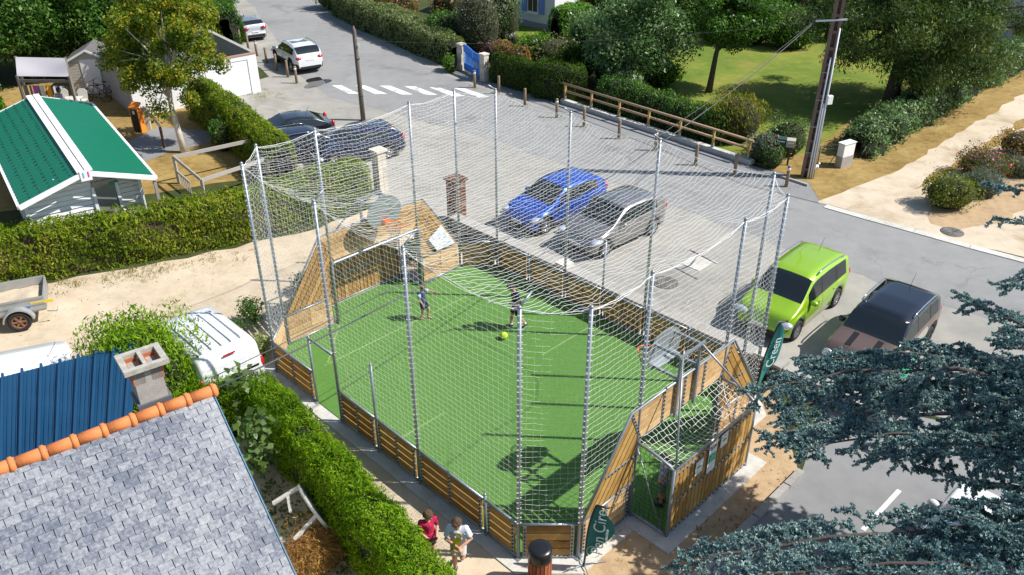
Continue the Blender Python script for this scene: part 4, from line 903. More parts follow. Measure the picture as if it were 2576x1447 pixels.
SHR = plain('shed_roof', (.13, .12, .12), .85, var=.2)
for u0, u1 in ((-.15, ws_/2), (ws_+.15, ws_/2)):
    MB().slab([st_(u0, -.15, zs-.06), st_(u1, -.15, zp_+.04), st_(u1, 2.15, zp_+.04), st_(u0, 2.15, zs-.06)], UP, .05).build('roof', SHR, sh); MB().bar(st_(u0, -.17, zs-.05), st_(u1, -.17, zp_+.03), .04, .1).build('verge_board', WHITE, sh)
# bicycles in front of the shed
def bike(loc, rz, label, col):
    t = thing('bicycle', label, 'bicycle', loc, rz, 'bicycles by the shed'); m = MB(); r = .33; fm = plain('bike_'+label.split()[0], col, .4, .3)
    for x in (-.52, .52):
        w = MB(); w.tube([(x+r*math.cos(a), 0, r+r*math.sin(a)) for a in [2*pi*k/24 for k in range(25)]], .02, 6, cap=False)
        for k in range(10): a = 2*pi*k/10; w.tube([(x, 0, r), (x+r*math.cos(a), 0, r+r*math.sin(a))], .004, 4)
        w.build('wheel', BLACK, t, False)
    for a, b in (((-.52, .33), (-.05, .3)), ((-.05, .3), (-.18, .82)), ((-.52, .33), (-.15, .7)), ((-.15, .72), (.36, .78)), ((-.05, .3), (.36, .72)), ((.52, .33), (.34, .95))): m.tube([(a[0], 0, a[1]), (b[0], 0, b[1])], .018, 7)
    m.build('frame', fm, t, False)
    MB().ball((-.2, 0, .88), 1, 10, 6, 0, (.14, .07, .04)).build('saddle', BLACK, t, False)
    MB().tube([(.28, -.28, 1.0), (.34, -.1, .98), (.34, .1, .98), (.28, .28, 1.0)], .014, 7).build('handlebar', BLACK, t, False)
bike(g(262, 247), rad(175), 'dark bicycle parked nearest the shed door', (.06, .01, .015)); bike(g(246, 256), rad(170), 'silver bicycle with its bars turned, in front of the dark one', (.4, .41, .43))
# garage wall with white doors
G0 = g(*Tq(0, 0, 2440, 860)); gx = Vector((-.77, -.64, 0)).normalized(); gy = Vector((-.623, .783, 0)); gar = thing('garage', 'white walled yard with sectional garage door behind the birch', 'garage', G0); ga = lambda u, v, z: G0+gx*u+gy*v+UP*z
WALLW = plain('white_block_wall', (.72, .72, .73), .9, bump=.4, bscale=12, var=.05)
m = MB()
m.bar(ga(.0, .08, 1.04), ga(.5, .08, 1.04), .16, 2.08); m.bar(ga(.5, .08, 1.96), ga(1.95, .08, 1.96), .16, .24); m.bar(ga(1.95, .08, 1.04), ga(2.05, .08, 1.04), .16, 2.08); m.bar(ga(2.05, .08, 1.0), ga(6.6, .08, 1.0), .16, 2.0)
m.build('wall', WALLW, gar)
m = MB(); m.bar(ga(.08, .17, 1.04), ga(.08, 6.4, 1.04), .16, 2.08); m.bar(ga(6.5, .17, 1.0), ga(6.5, 6.4, 1.0), .16, 2.0); m.bar(ga(.17, 6.3, 1.0), ga(6.4, 6.3, 1.0), .16, 2.0); m.build('wall', plain('grey_block_wall', (.3, .3, .31), .95, bump=.3, var=.15), gar)
for k in range(9): MB().bar(ga(.51, .06, .12+.205*k), ga(1.94, .06, .12+.205*k), .05, .196).build('door_section', WHITE, gar)
MB().bar(ga(2.15, -.02, .95), ga(2.95, -.02, .95), .05, 1.85).build('door', WHITE, gar); MB().bar(ga(2.25, -.06, 1.35), ga(2.85, -.06, 1.35), .03, .7).build('door_panel', WHITE, gar)
MB().bar(ga(-.02, .08, 2.1), ga(6.6, .08, 2.06), .22, .05).build('coping', plain('coping_tile', (.35, .2, .14), .9), gar)
MB().bar(ga(.08, .2, 2.11), ga(.08, 6.4, 2.11), .22, .06).build('coping', CONCG, gar)
# white house with blue shutters
H0 = g(1394, 81); hu = C(-1, 0).normalized(); hv2 = C(0, 1).normalized(); wh = thing('white_house', 'white house with lavender blue shutters at the top edge', 'house', H0); hp = lambda u, v, z: H0+hu*u+hv2*v+UP*z
m = MB(); m.prism([(p.x, p.y) for p in (hp(0, 0, 0), hp(9, 0, 0), hp(9, 8, 0), hp(0, 8, 0))], 0, 3.2); m.build('wall', plain('white_render', (.72, .72, .72), .9), wh)
MB().bar(hp(0, -.03, .2), hp(9, -.03, .2), .06, .4).build('plinth', plain('plinth_grey', (.3, .3, .32), .9), wh)
SHUT = plain('shutter_blue', (.17, .27, .62), .6)
for u0 in (1.5, 5.0):
    fr = MB().bar(hp(u0, -.02, 1.75), hp(u0+1.0, -.02, 1.75), .06, 1.5).build('window', WHITE, wh)
    for k in (0, 1): MB().bar(hp(u0+.08+.46*k, -.06, 1.75), hp(u0+.46+.46*k, -.06, 1.75), .03, 1.3).build('pane', plain('window_glass', (.03, .035, .035), .05, spec=.8), fr)
    MB().bar(hp(u0-.1, -.1, .97), hp(u0+1.1, -.1, .97), .2, .08).build('sill', WHITE, fr)
    for u in (u0-.32, u0+1.32): MB().bar(hp(u-.26, -.05, 1.75), hp(u+.26, -.05, 1.75), .05, 1.5).build('shutter', SHUT, wh)
MB().slab([hp(-.06, 2.6, .1), hp(-.06, 3.5, .1), hp(-.06, 3.5, 2.2), hp(-.06, 2.6, 2.2)], -hu, .05).build('door', plain('brown_door', (.2, .09, .04), .6), wh)
MB().slab([hp(-.4, -.4, 3.2), hp(9.4, -.4, 3.2), hp(9.4, 4, 5.2), hp(-.4, 4, 5.2)], UP, .1).build('roof', SLATE, wh); MB().slab([hp(-.4, 8.4, 3.2), hp(9.4, 8.4, 3.2), hp(9.4, 4, 5.2), hp(-.4, 4, 5.2)], UP, .1).build('roof', SLATE, wh)
B0 = g(2540, 120); bh = thing('pale_house', 'pale shaded house wall behind the tall tree at the top right corner', 'house', B0)
m = MB(); m.prism([(B0.x, B0.y), (B0.x+8, B0.y-1), (B0.x+9.5, B0.y+8), (B0.x+1.2, B0.y+9)], 0, 3.4); m.build('wall', plain('shade_tint_render', (.55, .52, .58), .9), bh)  # white wall, with the purplish tint of its shade put into the colour
MB().slab([(B0.x-.3, B0.y-.4, 3.4), (B0.x+8.3, B0.y-1.4, 3.4), (B0.x+9.2, B0.y+3.7, 5.4), (B0.x+.3, B0.y+4.5, 5.4)], UP, .1).build('roof', SLATE, bh)
# brick wall between car park and court
BRICK = wood('brown_brick', [(.1, .045, .025), (.2, .1, .055), (.3, .17, .1)], (3, 3, 3), .9, .8)
wa, wb_ = C(-21.0, 17.95), C(-5.0, 18.0); wd = (wb_-wa).normalized(); wn_ = Vector((-wd.y, wd.x, 0)); wn_ = wn_ if wn_.y > 0 else -wn_; WL = (wb_-wa).length
bw = thing('brick_wall', 'low brown brick wall with stone coping between car park and court', 'wall', (wa.x, wa.y, 0))
m = MB(); m.bar(wa+UP*.22+wn_*.03, wb_+UP*.22+wn_*.03, .2, .44); m.build('mortar_core', CONCG, bw)
bk_ = MB(); bk_.box((0, 0, 0), (.208, .1, .062)); bkm = bk_.mesh('brick', BRICK); ba = math.atan2(wd.y, wd.x); nb_ = 0
for k in range(6):
    for i in range(int(WL/.22)):
        if nb_ >= 298: break
        x = 3.2+(i+.5+.5*(k % 2))*.22
        if x > WL-.1: break
        if i > 48: break
        o = link('brick', bkm, bw); o.location = wa+wd*x-wn_*(.065+random.uniform(0, .006))+UP*(.045+.072*k)-root_loc(bw); o.rotation_euler = (0, 0, ba); nb_ += 1
n = 12
for i in range(n):
    p = wa.lerp(wb_, i/n+.002); q2 = wa.lerp(wb_, (i+1)/n-.002); MB().bar(p+UP*.47, q2+UP*.47, .46, .07).build('coping_stone', CONCG, bw)
for s in (-15.55, -8.3): p = C(s, 17.95); MB().box((p.x, p.y, .56), (.42, .42, .11), ba).build('coping_block', CONC, bw)
def pillar(name, label, p, w, hh, mat, capm):
    t = thing(name, label, 'gate pillar', (p.x, p.y, 0)); n = int(hh/.075) if mat is BRICK else int(hh/.3)
    MB().box((p.x, p.y, hh/2), (w-.03, w-.03, hh), ba).build('core', CONCG, t); ch_ = hh/n
    bm_ = MB().box((0, 0, 0), (w/2-.008, .06, ch_-.012)).mesh('course_block', mat)
    for k in range(n):
        for f in range(4):
            a = ba+f*pi/2
            for sd in (-1, 1):
                o = link('brick' if mat is BRICK else 'stone', bm_, t); o.location = (math.cos(a-pi/2)*(w/2-.025)+math.cos(a)*sd*w/4, math.sin(a-pi/2)*(w/2-.025)+math.sin(a)*sd*w/4, ch_*(k+.5)); o.rotation_euler = (0, 0, a)
    MB().box((p.x, p.y, hh+.04), (w+.14, w+.14, .08), ba).build('cap', capm, t)
STONE = wood('pale_stone', [(.4, .37, .3), (.55, .5, .41), (.65, .6, .5)], (2, 2, 2), .9, .6)
pillar('gate_pillar', 'square brown brick gate pillar at the end of the low wall', g(1150, 556), .5, 1.65, BRICK, BRICK)
pillar('gate_pillar', 'pale stone gate pillar beside the dark blue car', g(960, 484), .4, 1.75, STONE, STONE)
# ------------------------------------------------------------------ street furniture
POSTW = plain('bollard_timber', (.27, .19, .115), .9, bump=.3, bscale=30, var=.3, vscale=9); RAILW = plain('railing_timber', (.36, .25, .15), .85, var=.3, vscale=6); RAILY = plain('post_timber_fresh', (.5, .32, .11), .8, var=.2)
REFL = plain('reflective_band', (.7, .72, .75), .5)
bol = [(Tq(0, 0, 2245, 415), 0), (Tq(0, 0, 2320, 465), 0), (Tq(0, 0, 2400, 525), 1), (Tq(0, 0, 2490, 588), 0), (Tq(1000, 0, 250, 660), 0), (Tq(1000, 0, 355, 722), 0), (Tq(1000, 0, 437, 780), 1),
       (Tq(1000, 0, 2098, 820), 1), (Tq(1000, 0, 2323, 875), 0), (Tq(2000, 0, 232, 995), 0), (Tq(2000, 0, 528, 1100), 1), (Tq(2000, 0, 782, 1187), 0), (Tq(2000, 0, 1108, 1298), 0), (Tq(2000, 0, 1448, 1408), 1), (Tq(2000, 560, 1823, 238), 0), (Tq(2000, 560, 2185, 340), 0), (Tq(2996, 560, 345, 440), 1)]
names = ['at the back end of the left row behind the silver car', 'second in the left row, near the silver car', 'third in the left row', 'fourth in the left row beside the garage wall', 'beside the rear wheel of the white car', 'just in front of the white car rear corner', 'nearest the puddle',
         'in front of the blue gate', 'second to the right of the blue gate', 'before the clipped hedge right of the gate', 'at the left end of the timber railing', 'left along the timber railing', 'before the middle of the timber railing', 'behind the net pole along the railing', 'near the right end of the railing', 'last along the railing before the mailboxes', 'beside the net corner near the utility pole']
for (p, wh_), nm in zip(bol, names):
    q = g(*p); t = thing('bollard', ('white banded' if wh_ else 'plain') + ' timber bollard ' + nm, 'bollard', (q.x, q.y, .02), random.random(), 'timber bollards'); h_ = .92+random.uniform(-.03, .03)
    MB().lathe([(.07, 0), (.072, h_*.6), (.07, h_-.03), (.06, h_), (.001, h_+.004)], (0, 0, 0), 14).build('post', POSTW, t, False)
    if wh_: MB().lathe([(.0735, h_-.2), (.0735, h_-.1)], (0, 0, 0), 14).build('reflective_band', REFL, t, False)
# timber railing on its concrete footing
rp = [g(*Tq(2000, 0, 605, 965)), g(*Tq(2000, 560, 2308, 215))]
rl = thing('timber_railing', 'two-rail timber railing on a concrete kerb along the footpath', 'railing', rp[0]); rd = (rp[1]-rp[0]).normalized(); RL_ = (rp[1]-rp[0]).length
MB().bar(rp[0]-rd*.2+UP*.1, rp[1]+rd*.25+UP*.1, .3, .2).build('footing', CONC, rl)
for k in range(7):
    p = rp[0].lerp(rp[1], k/6); MB().bar(p+UP*.2, p+UP*.98, .09, .09, rd).build('post', RAILY, rl); MB().bar(p+UP*.2, p+UP*.34, .11, .11, rd).build('post_shoe', GALV, rl)
for z, e in ((1.02, .25), (.62, .4)): MB().tube([rp[0]-rd*e+UP*z-LFT(rd)*-.08*(z < .9), rp[1]+rd*.15+UP*z-LFT(rd)*-.08*(z < .9)], .06, 10).build('rail', RAILW, rl)
# blue gate between stone pillars
ga_, gb_ = g(*Tq(1000, 0, 1995, 662)), g(*Tq(1000, 0, 2168, 745)); gd = (gb_-ga_).normalized(); gw = (gb_-ga_).length
bg = thing('garden_gate', 'bright blue double gate with arched top between stone pillars', 'gate', (ga_.x, ga_.y, 0)); GB = plain('gate_blue', (.05, .24, .8), .5)
top = lambda f: 1.32+.22*math.exp(-((f-.12)/.33)**2)+.02
for lf in (0, 1):
    f0, f1 = .5*lf+.01, .5*lf+.49
    leaf_ = MB().slab([ga_+gd*gw*f0+UP*.1, ga_+gd*gw*f1+UP*.1, ga_+gd*gw*f1+UP*.5, ga_+gd*gw*f0+UP*.5], LFT(gd), .04).build('gate_panel', GB, bg)
    fs_ = [f0+(f1-f0)*k/6 for k in range(7)]
    MB().slab([ga_+gd*gw*f+UP*(top(f)-.42) for f in fs_]+[ga_+gd*gw*f+UP*top(f) for f in fs_[::-1]], LFT(gd), .04).build('gate_top', GB, bg)
    for k in range(7):
        f = f0+(f1-f0)*(k+.5)/7; p = ga_+gd*gw*f; MB().bar(p+UP*.5, p+UP*(top(f)-.4), .045, .03, LFT(gd)).build('bar', GB, leaf_)
def stone_post(p, label):
    t = thing('gate_pillar', label, 'gate pillar', (p.x, p.y, 0)); 
    for k in range(6): MB().box((p.x, p.y, .125+.245*k), (.36+random.uniform(-.015, .015), .36, .238), ba).build('stone', STONE, t)
    MB().box((p.x, p.y, 1.5), (.44, .44, .07), ba).build('cap', STONE, t)
stone_post(ga_-gd*.24, 'left stone pillar of the blue gate'); stone_post(gb_+gd*.24, 'right stone pillar of the blue gate')
# concrete ladder-type utility pole, with conduits
up_ = g(2030, 445); ut = thing('utility_pole', 'tall brown concrete utility pole with ladder recesses and white conduits', 'utility pole', up_); CONB = plain('brown_concrete', (.19, .125, .1), .9, bump=.4, var=.15, vscale=6)
ux = Vector((.95, -.3, 0)).normalized(); uy = Vector((.3, .95, 0)); HP = 10.5; wz = lambda z: .52-.026*z
m = MB()
for s in (-1, 1):
    pts = [up_+ux*(s*(wz(0)/2-.06)), up_+ux*(s*(wz(HP)/2-.05))+UP*HP]; m.bar(pts[0], pts[1], .12, .3, uy)
m.build('flange', CONB, ut)
MB().slab([up_-ux*(wz(0)/2-.1)+uy*.02, up_+ux*(wz(0)/2-.1)+uy*.02, up_+ux*(wz(HP)/2-.09)+uy*.02+UP*HP, up_-ux*(wz(HP)/2-.09)+uy*.02+UP*HP], uy, .06).build('web', CONB, ut)
for k in range(16): z = .35+.62*k; MB().bar(up_-ux*(wz(z)/2-.1)+UP*z-uy*.05, up_+ux*(wz(z)/2-.1)+UP*z-uy*.05, .14, .12).build('rung', CONB, ut)
for dx, z1 in ((.02, 5.0), (.12, 3.2), (.2, 6.1)): MB().tube([up_+ux*dx-uy*.2, up_+ux*(dx*.7+.02)-uy*.19+UP*z1], .035, 8).build('conduit', plain('conduit_white', (.7, .71, .73), .5), ut)
p = up_+ux*.28-uy*.16+UP*3.35; MB().box(p, (.22, .14, .34), .3).build('junction_box', WHITE, ut)
p = up_+ux*.2-uy*.14+UP*7.6; MB().box(p, (.12, .1, .4), .3).build('junction_box', WHITE, ut)
for k in range(4): z = 1.1+1.1*k; MB().bar(up_-ux*(wz(z)/2+.01)-uy*.16+UP*z, up_+ux*(wz(z)/2+.01)-uy*.16+UP*z, .02, .03).build('steel_band', GALV, ut)
brk = up_+UP*6.3; MB().bar(brk-ux*.75-uy*.1, brk+ux*.35-uy*.2+UP*.14, .06, .06).build('cable_bracket', plain('conduit_white', (0, 0, 0)), ut)
# wooden pole
wp = g(914, 303); wt = thing('wooden_pole', 'slim weathered wooden pole with pointed top beside the road', 'pole', wp); WPM = plain('pole_timber', (.15, .125, .1), .95, bump=.4, bscale=20, var=.25, vscale=4)
MB().tube([wp, wp+Vector((-.02, 0, 2)), wp+Vector((-.05, 0, 4.3)), wp+Vector((-.055, 0, 4.55))], [.12, .11, .095, .02], 12).build('shaft', WPM, wt)
for z in (1.2, 3.0): MB().lathe([(.118, z), (.12, z+.03)], wp, 12).build('steel_band', BLACK, wt)
MB().box(wp+Vector((.08, -.05, 3.65)), (.1, .08, .12)).build('insulator', WHITE, wt)
def cable(name, label, a, b, sag, r=.012, mat=BLACK):
    a, b = Vector(a), Vector(b); return tag(MB().tube([a.lerp(b, k/24)-UP*(sag*4*(k/24)*(1-k/24)) for k in range(25)], r, 5).build(name, mat), label, 'cable')
bl_ = brk-ux*.75-uy*.1; hz = P0+UP*.02-rD*.1
WIRE = plain('wire_grey', (.08, .08, .085), .6)
cable('overhead_cable', 'thick twisted overhead cable from utility pole across the court to the slate roof', bl_, hz+UP*.0, .9, .016, WIRE)
cable('overhead_cable', 'thin overhead cable just above the thick one crossing the court', bl_+UP*.05, hz+UP*.25, .75, .008, WIRE)
cable('overhead_cable', 'thin overhead wire from wooden pole across to utility pole', wp+UP*3.9, bl_, .45, .009, WIRE)
cable('overhead_cable', 'thin overhead wire running from the utility pole to the top edge', bl_, (bl_.x-14, bl_.y+30, 7.5), .5, .009, WIRE)
# mailboxes, meter cabinet, wire fence, figurine
for (x, y), lb, cl in (((1958, 402), 'dark green mailbox on a post beside the railing end', (.02, .07, .05)), ((1980, 406), 'beige mailbox on a post beside the dark green one', (.45, .4, .32))):
    q = g(x, y+10); t = thing('mailbox', lb, 'mailbox', q, -.35, 'mailboxes'); MB().box((0, 0, .45), (.08, .08, .9)).build('post', plain('mail_post', (.08, .07, .05), .8), t, False)
    bx_ = MB().box((0, 0, 1.02), (.36, .42, .3)).build('box', plain('mail_'+lb.split()[0], cl, .5), t, False); MB().box((0, -.215, 1.07), (.24, .01, .05)).build('slot_label', WHITE, bx_, False)
q = g(2120, 418); t = thing('meter_cabinet', 'white electricity meter cabinet on a grey base at the hedge end', 'cabinet', q, .55); MB().box((0, 0, .25), (.7, .34, .5)).build('base', CONCG, t, False); MB().box((0, 0, .78), (.68, .32, .56)).build('housing', WHITE, t, False); MB().box((-.345, 0, .78), (.015, .26, .5)).build('door', WHITE, t, False); MB().box((0, 0, 1.075), (.74, .38, .03)).build('lid', WHITE, t, False)
fa, fb = g(2055, 420), g(2108, 412); t = thing('wire_fence', 'short green wire fence between utility pole and meter cabinet', 'fence', fa)
GW = plain('green_wire', (.02, .12, .07), .5)
for p in (fa, fb): MB().tube([p, p+UP*.95], .025, 8).build('post', GW, t)
for k in range(6): MB().tube([fa+UP*(.15+.15*k), fb+UP*(.15+.15*k)], .006, 5).build('wire', GW, t)
MB().tube([fb+UP*.9, fb.lerp(fa, .45)], .015, 6).build('brace', GW, t)
q = g(2052, 428); t = thing('animal_figurine', 'small white animal figurine on the grass below the wire fence', 'figurine', q, .6)
m = MB(); m.ball((0, 0, .17), 1, 10, 6, 0, (.14, .065, .07)); m.ball((.15, 0, .26), 1, 10, 6, 0, (.06, .05, .05)); m.tube([(.1, 0, .2), (.15, 0, .26)], .04, 8)
for x in (-.09, .09):
    for y in (-.035, .035): m.tube([(x, y, .15), (x, y, 0)], [.025, .018], 6)
m.tube([(-.13, 0, .2), (-.2, 0, .3)], [.02, .012], 6); m.build('body', WHITE, t, False)
# timber pen
pt = [g(*Tq(0, 560, 1620, 160), 1.15), g(*Tq(0, 560, 2345, 5), 1.15), g(*Tq(0, 560, 2480, 180), 1.0), g(*Tq(0, 560, 1880, 378), 1.05)]
pen = thing('timber_pen', 'grey weathered timber rail pen behind the long hedge', 'fence', (pt[0].x, pt[0].y, 0)); GT = plain('silvered_timber', (.4, .37, .33), .9, var=.2, vscale=5)
for i, p in enumerate(pt): MB().bar((p.x, p.y, 0), p+UP*.05, .1, .1, (1, 0, 0)).build('post', GT, pen)
for i in range(4): MB().bar(pt[i], pt[(i+1) % 4], .045, .15).build('rail', GT, pen)
q0_, q1_ = Vector((pt[0].x, pt[0].y, .55)), pt[0].lerp(pt[3], .5); q1_.z = .5
MB().bar(q0_+UP*.0, q1_, .04, .1).build('rail', GT, pen)
for k in range(7): p = q0_.lerp(q1_, (k+.5)/7); MB().bar((p.x, p.y, .0), (p.x, p.y, .5), .07, .02, LFT((q1_-q0_).normalized())).build('picket', GT, pen)
# barrier and orange terminal
q = g(353, 330); t = thing('barrier_terminal', 'orange access terminal with black front panel under the birch', 'terminal', q, -.35); ORG = plain('terminal_orange', (.85, .25, .02), .5)
m = MB(); m.box((-.22, 0, .55), (.06, .3, 1.1)); m.box((.22, 0, .55), (.06, .3, 1.1)); m.slab([(-.25, -.17, 1.1), (.25, -.17, 1.1), (.25, .17, 1.3), (-.25, .17, 1.3)], (0, 0, 1), .08); m.box((0, .12, .55), (.4, .06, 1.1)); m.build('housing', ORG, t, False); MB().box((0, -.06, .58), (.38, .2, 1.0)).build('front_panel', BLACK, t, False); MB().box((0, -.165, .95), (.14, .01, .16)).build('screen', WHITE, t, False)
q = g(414, 373); h2 = g(373, 325); t = thing('parking_barrier', 'white barrier arm resting on a dark post beside the birch', 'barrier', q)
MB().bar(q, q+UP*1.0, .09, .09, (1, 0, 0)).build('post', plain('rust_post', (.09, .05, .035), .9), t); e = Vector((h2.x, h2.y, 1.0)); MB().bar(q+UP*1.02, e+UP*.1, .07, .09).build('arm', plain('barrier_white', (.6, .57, .54), .6, var=.25, vscale=7), t); MB().box((e.x, e.y, .52), (.3, .4, 1.04), .3).build('arm_housing', plain('housing_tan', (.5, .42, .32), .7), t)
# T-bar standpipe, hatch, manholes, puddle
q = g(*Tq(2700, 950, 290, 545, 250, 1203)); t = thing('steel_t_bar', 'leaning steel T-bar with red tape standing on concrete hatch', 'T-bar', q); tp = g(*Tq(2700, 950, 455, 330, 250, 1203), .62)
MB().tube([q, tp], .03, 8).build('stem', GALV, t); a, b = g(*Tq(2700, 950, 290, 245, 250, 1203), .62), g(*Tq(2700, 950, 805, 500, 250, 1203), .62); MB().tube([a, b], .028, 8).build('crossbar', GALV, t)
for f in (.15, .5): MB().tube([a.lerp(b, f), a.lerp(b, f+.06)], .032, 8).build('red_tape', TAIL, t)
hc = [g(*Tq(2700, 950, *p, 250, 1203)) for p in ((150, 530), (430, 330), (760, 470), (470, 660))]
ht = thing('concrete_hatch', 'pale square concrete access hatch under the T-bar', 'hatch', hc[0])
for i, (u0, u1) in enumerate(((0, .48), (.5, 1))): MB().prism([(p.x, p.y) for p in (hc[0].lerp(hc[3], u0), hc[1].lerp(hc[2], u0), hc[1].lerp(hc[2], u1), hc[0].lerp(hc[3], u1))], .0, .03).build('lid', CONC, ht)
def manhole(q, r, label, z=.012):
    t = thing('manhole_cover', label, 'manhole', (q.x, q.y, z)); MB().lathe([(r, 0), (r, .012), (r*.93, .016)], (0, 0, 0), 28).build('frame', plain('iron', (.16, .15, .14), .7, .4), t, False)
    m = MB()
    for k in range(1, 6): rr = r*.9*k/6; m.tube([(rr*math.cos(a), rr*math.sin(a), .018) for a in [2*pi*j/24 for j in range(25)]], .012, 5, cap=False)
    for k in range(8): a = 2*pi*k/8; m.tube([(.05*math.cos(a), .05*math.sin(a), .018), (r*.9*math.cos(a), r*.9*math.sin(a), .018)], .012, 5)
    tag(m.build('cover_ribs', plain('iron_light', (.24, .23, .21), .7, .3), t, False), kind='stuff')
manhole(g(*Tq(2000, 560, 1545, 1335)), .42, 'round iron manhole cover in the car park near the wall'); manhole(g(2395, 585), .4, 'round iron manhole cover in the sandy drive', .016)
q = g(796, 208); m = MB(); n = 26; pp = []
for k in range(n): a = 2*pi*k/n; rr = 1+.22*math.sin(3*a+1)+.15*math.sin(5*a); pp.append((q.x+.62*rr*math.cos(a), q.y+1.0*rr*math.sin(a)))
m.prism(pp, .0, .0165); tag(m.build('puddle', plain('puddle_water', (.02, .017, .013), .03, spec=.8)), kind='structure')
# feather flags
def letters(txt, size, mat, name, parent, M4):
    cu = bpy.data.curves.new(name, 'FONT'); cu.body = txt; cu.size = size; cu.extrude = .002; cu.materials.append(mat); cu.align_x = 'CENTER'; cu.align_y = 'CENTER'
    dg = bpy.context.evaluated_depsgraph_get(); tmp = bpy.data.objects.new(name, cu); COL.objects.link(tmp); dg.update()
    me = bpy.data.meshes.new_from_object(tmp.evaluated_get(dg)); bpy.data.objects.remove(tmp); me.transform(M4); me.materials.clear(); me.materials.append(mat); return link(name, me, parent)
TEAL = plain('flag_teal', (.02, .17, .155), .8, var=.12, vscale=3); LET = plain('flag_lettering', (.6, .72, .7), .7)
def feather(base, label, x, tilt, txt, h=2.3, w=.6, small=True):
    """x: horizontal direction the sail points"""
    t = thing('feather_flag', label, 'flag', base); x = Vector(x).normalized(); n_ = x.cross(UP).normalized(); tl_ = Vector(tilt)
    P_ = lambda u, z: base+x*u+UP*z+tl_*(z/h)**2*.35
    prof = []
    for k in range(15):
        z = .35+(h-.35)*k/14; f = (z-.35)/(h-.35); prof.append((.03+.1*f**3, z, w*min(1, (f/.55)**.8) if f < .55 else w*(1-((f-.55)/.45)**2.2*.92)))
    m = MB(); vs = []
    for lo, z, wd in prof:
        for k in range(5): u = lo+wd*k/4; vs.append(P_(u, z)+n_*.04*math.sin(2.2*u/w*pi+z*1.5))
    m.add(vs, [(i*5+k, i*5+k+1, (i+1)*5+k+1, (i+1)*5+k) for i in range(14) for k in range(4)], 0, True); sail = m.build('sail', TEAL, t)
    MB().tube([P_(0, .05)]+[P_(lo-.015, z) for lo, z, wd in prof]+[P_(prof[-1][0]+.25, h+.01)], .022, 8).build('mast', BLACK, t)
    for a in (.3, 1.9, 3.5, 5.0): MB().tube([base+UP*.1, base+Vector((.5*math.cos(a), .5*math.sin(a), .02))], .012, 6).build('base_leg', GALV, t)
    c0 = P_(w*.52, h*.64)
    zc = (UP+tl_*.2).normalized(); B3 = Matrix((zc, -x, x.cross(zc)*-1)).transposed()
    for sgn in (1,):
        nn = zc.cross(-x); M4 = Matrix.Translation(c0+nn*.05-root_loc(t)) @ Matrix((zc, -x, nn)).transposed().to_4x4()
        letters(txt, .34, LET, 'lettering', t, M4)
        if small:
            M4 = Matrix.Translation(P_(w*.8, h*.6)+nn*.05-root_loc(t)) @ Matrix((zc, -x, nn)).transposed().to_4x4(); letters('animation', .1, LET, 'lettering', t, M4)
            cmid = P_(w*.35, h*.32)+nn*.05; MB().tube([cmid+zc*(.15*math.cos(a))+x*(.13*math.sin(a)) for a in [2*pi*k/18 for k in range(19)]], .006, 5, cap=False).build('round_logo', LET, t)
feather(g(1468, 1428), 'dark teal feather flag with white lettering at the near court corner', (.95, -.3, 0), (.15, 0, 0), 'Pen Cire', 1.75, .5)
feather(g(1893, 1010), 'teal feather flag with white lettering beside the brick wall and cedar', (.93, .36, 0), (.75, .35, 0), 'Creen', 2.3, .45, False)
# green terrace banner in front of the brown car
q = g(2262, 985); t = thing('terrace_banner', 'bright green banner lettered TERRASSE leaning before the brown car', 'banner', q); bx0 = Vector((.75, .66, 0)); bn = Vector((.66, -.75, 0))
bq = [q-bx0*.55+UP*.35, q+bx0*.55+UP*.35, q+bx0*.7+UP*1.55+bn*.0, q-bx0*.35+UP*1.25]
MB().slab(bq, -bn, .02).build('cloth', plain('banner_green', (.01, .42, .24), .7), t); MB().bar(bq[3]+UP*.1-bn*-.01, bq[2]+UP*.1, .03, .2).build('top_board', plain('banner_board', (.42, .38, .32), .8), t)
for p in (q-bx0*.5, q+bx0*.5): MB().bar((p.x, p.y, 0), (p.x, p.y, 1.2), .04, .04, (1, 0, 0)).build('post', GALV, t)
zc = (bq[3]-bq[0]).normalized(); xx = (bq[2]-bq[3]).normalized(); nn = xx.cross(UP).normalized(); M4 = Matrix.Translation((bq[2]+bq[3])/2-UP*.22+nn*.03-root_loc(t)) @ Matrix((xx, nn.cross(xx), nn)).transposed().to_4x4(); letters('TERRASSE', .24, WHITE, 'lettering', t, M4)
M4 = Matrix.Translation((bq[2]+bq[3])/2-UP*.5+nn*.03-root_loc(t)) @ Matrix((xx, nn.cross(xx), nn)).transposed().to_4x4(); letters('du', .2, WHITE, 'lettering', t, M4)
# litter bin
q = g(1357, 1468); t = thing('litter_bin', 'round litter bin with timber slats and black domed top at the bottom edge', 'litter bin', q); REDW = wood('red_slat', [(.2, .05, .02), (.32, .09, .04), (.42, .14, .06)], (2, 2, 2), .5, .7)
MB().lathe([(.2, .05), (.2, .72)], q, 20).build('liner', BLACK, t)
for k in range(18):
    a = 2*pi*k/18; MB().bar(q+Vector((.225*math.cos(a), .225*math.sin(a), .06)), q+Vector((.225*math.cos(a), .225*math.sin(a), .72)), .064, .02, (math.cos(a), math.sin(a), 0)).build('slat', REDW, t)
MB().lathe([(.235, .72), (.24, .76), (.235, .98), (.225, 1.0), (.15, 1.02), (.001, 1.03)], q, 28).build('hood', plain('bin_black', (.012, .013, .015), .3), t)
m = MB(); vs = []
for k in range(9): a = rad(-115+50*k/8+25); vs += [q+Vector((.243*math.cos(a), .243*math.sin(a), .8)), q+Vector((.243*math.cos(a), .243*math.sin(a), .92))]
m.add(vs, [(2*i, 2*i+2, 2*i+3, 2*i+1) for i in range(8)]); m.build('mouth', plain('void_black', (.002, .002, .002), .9), t)
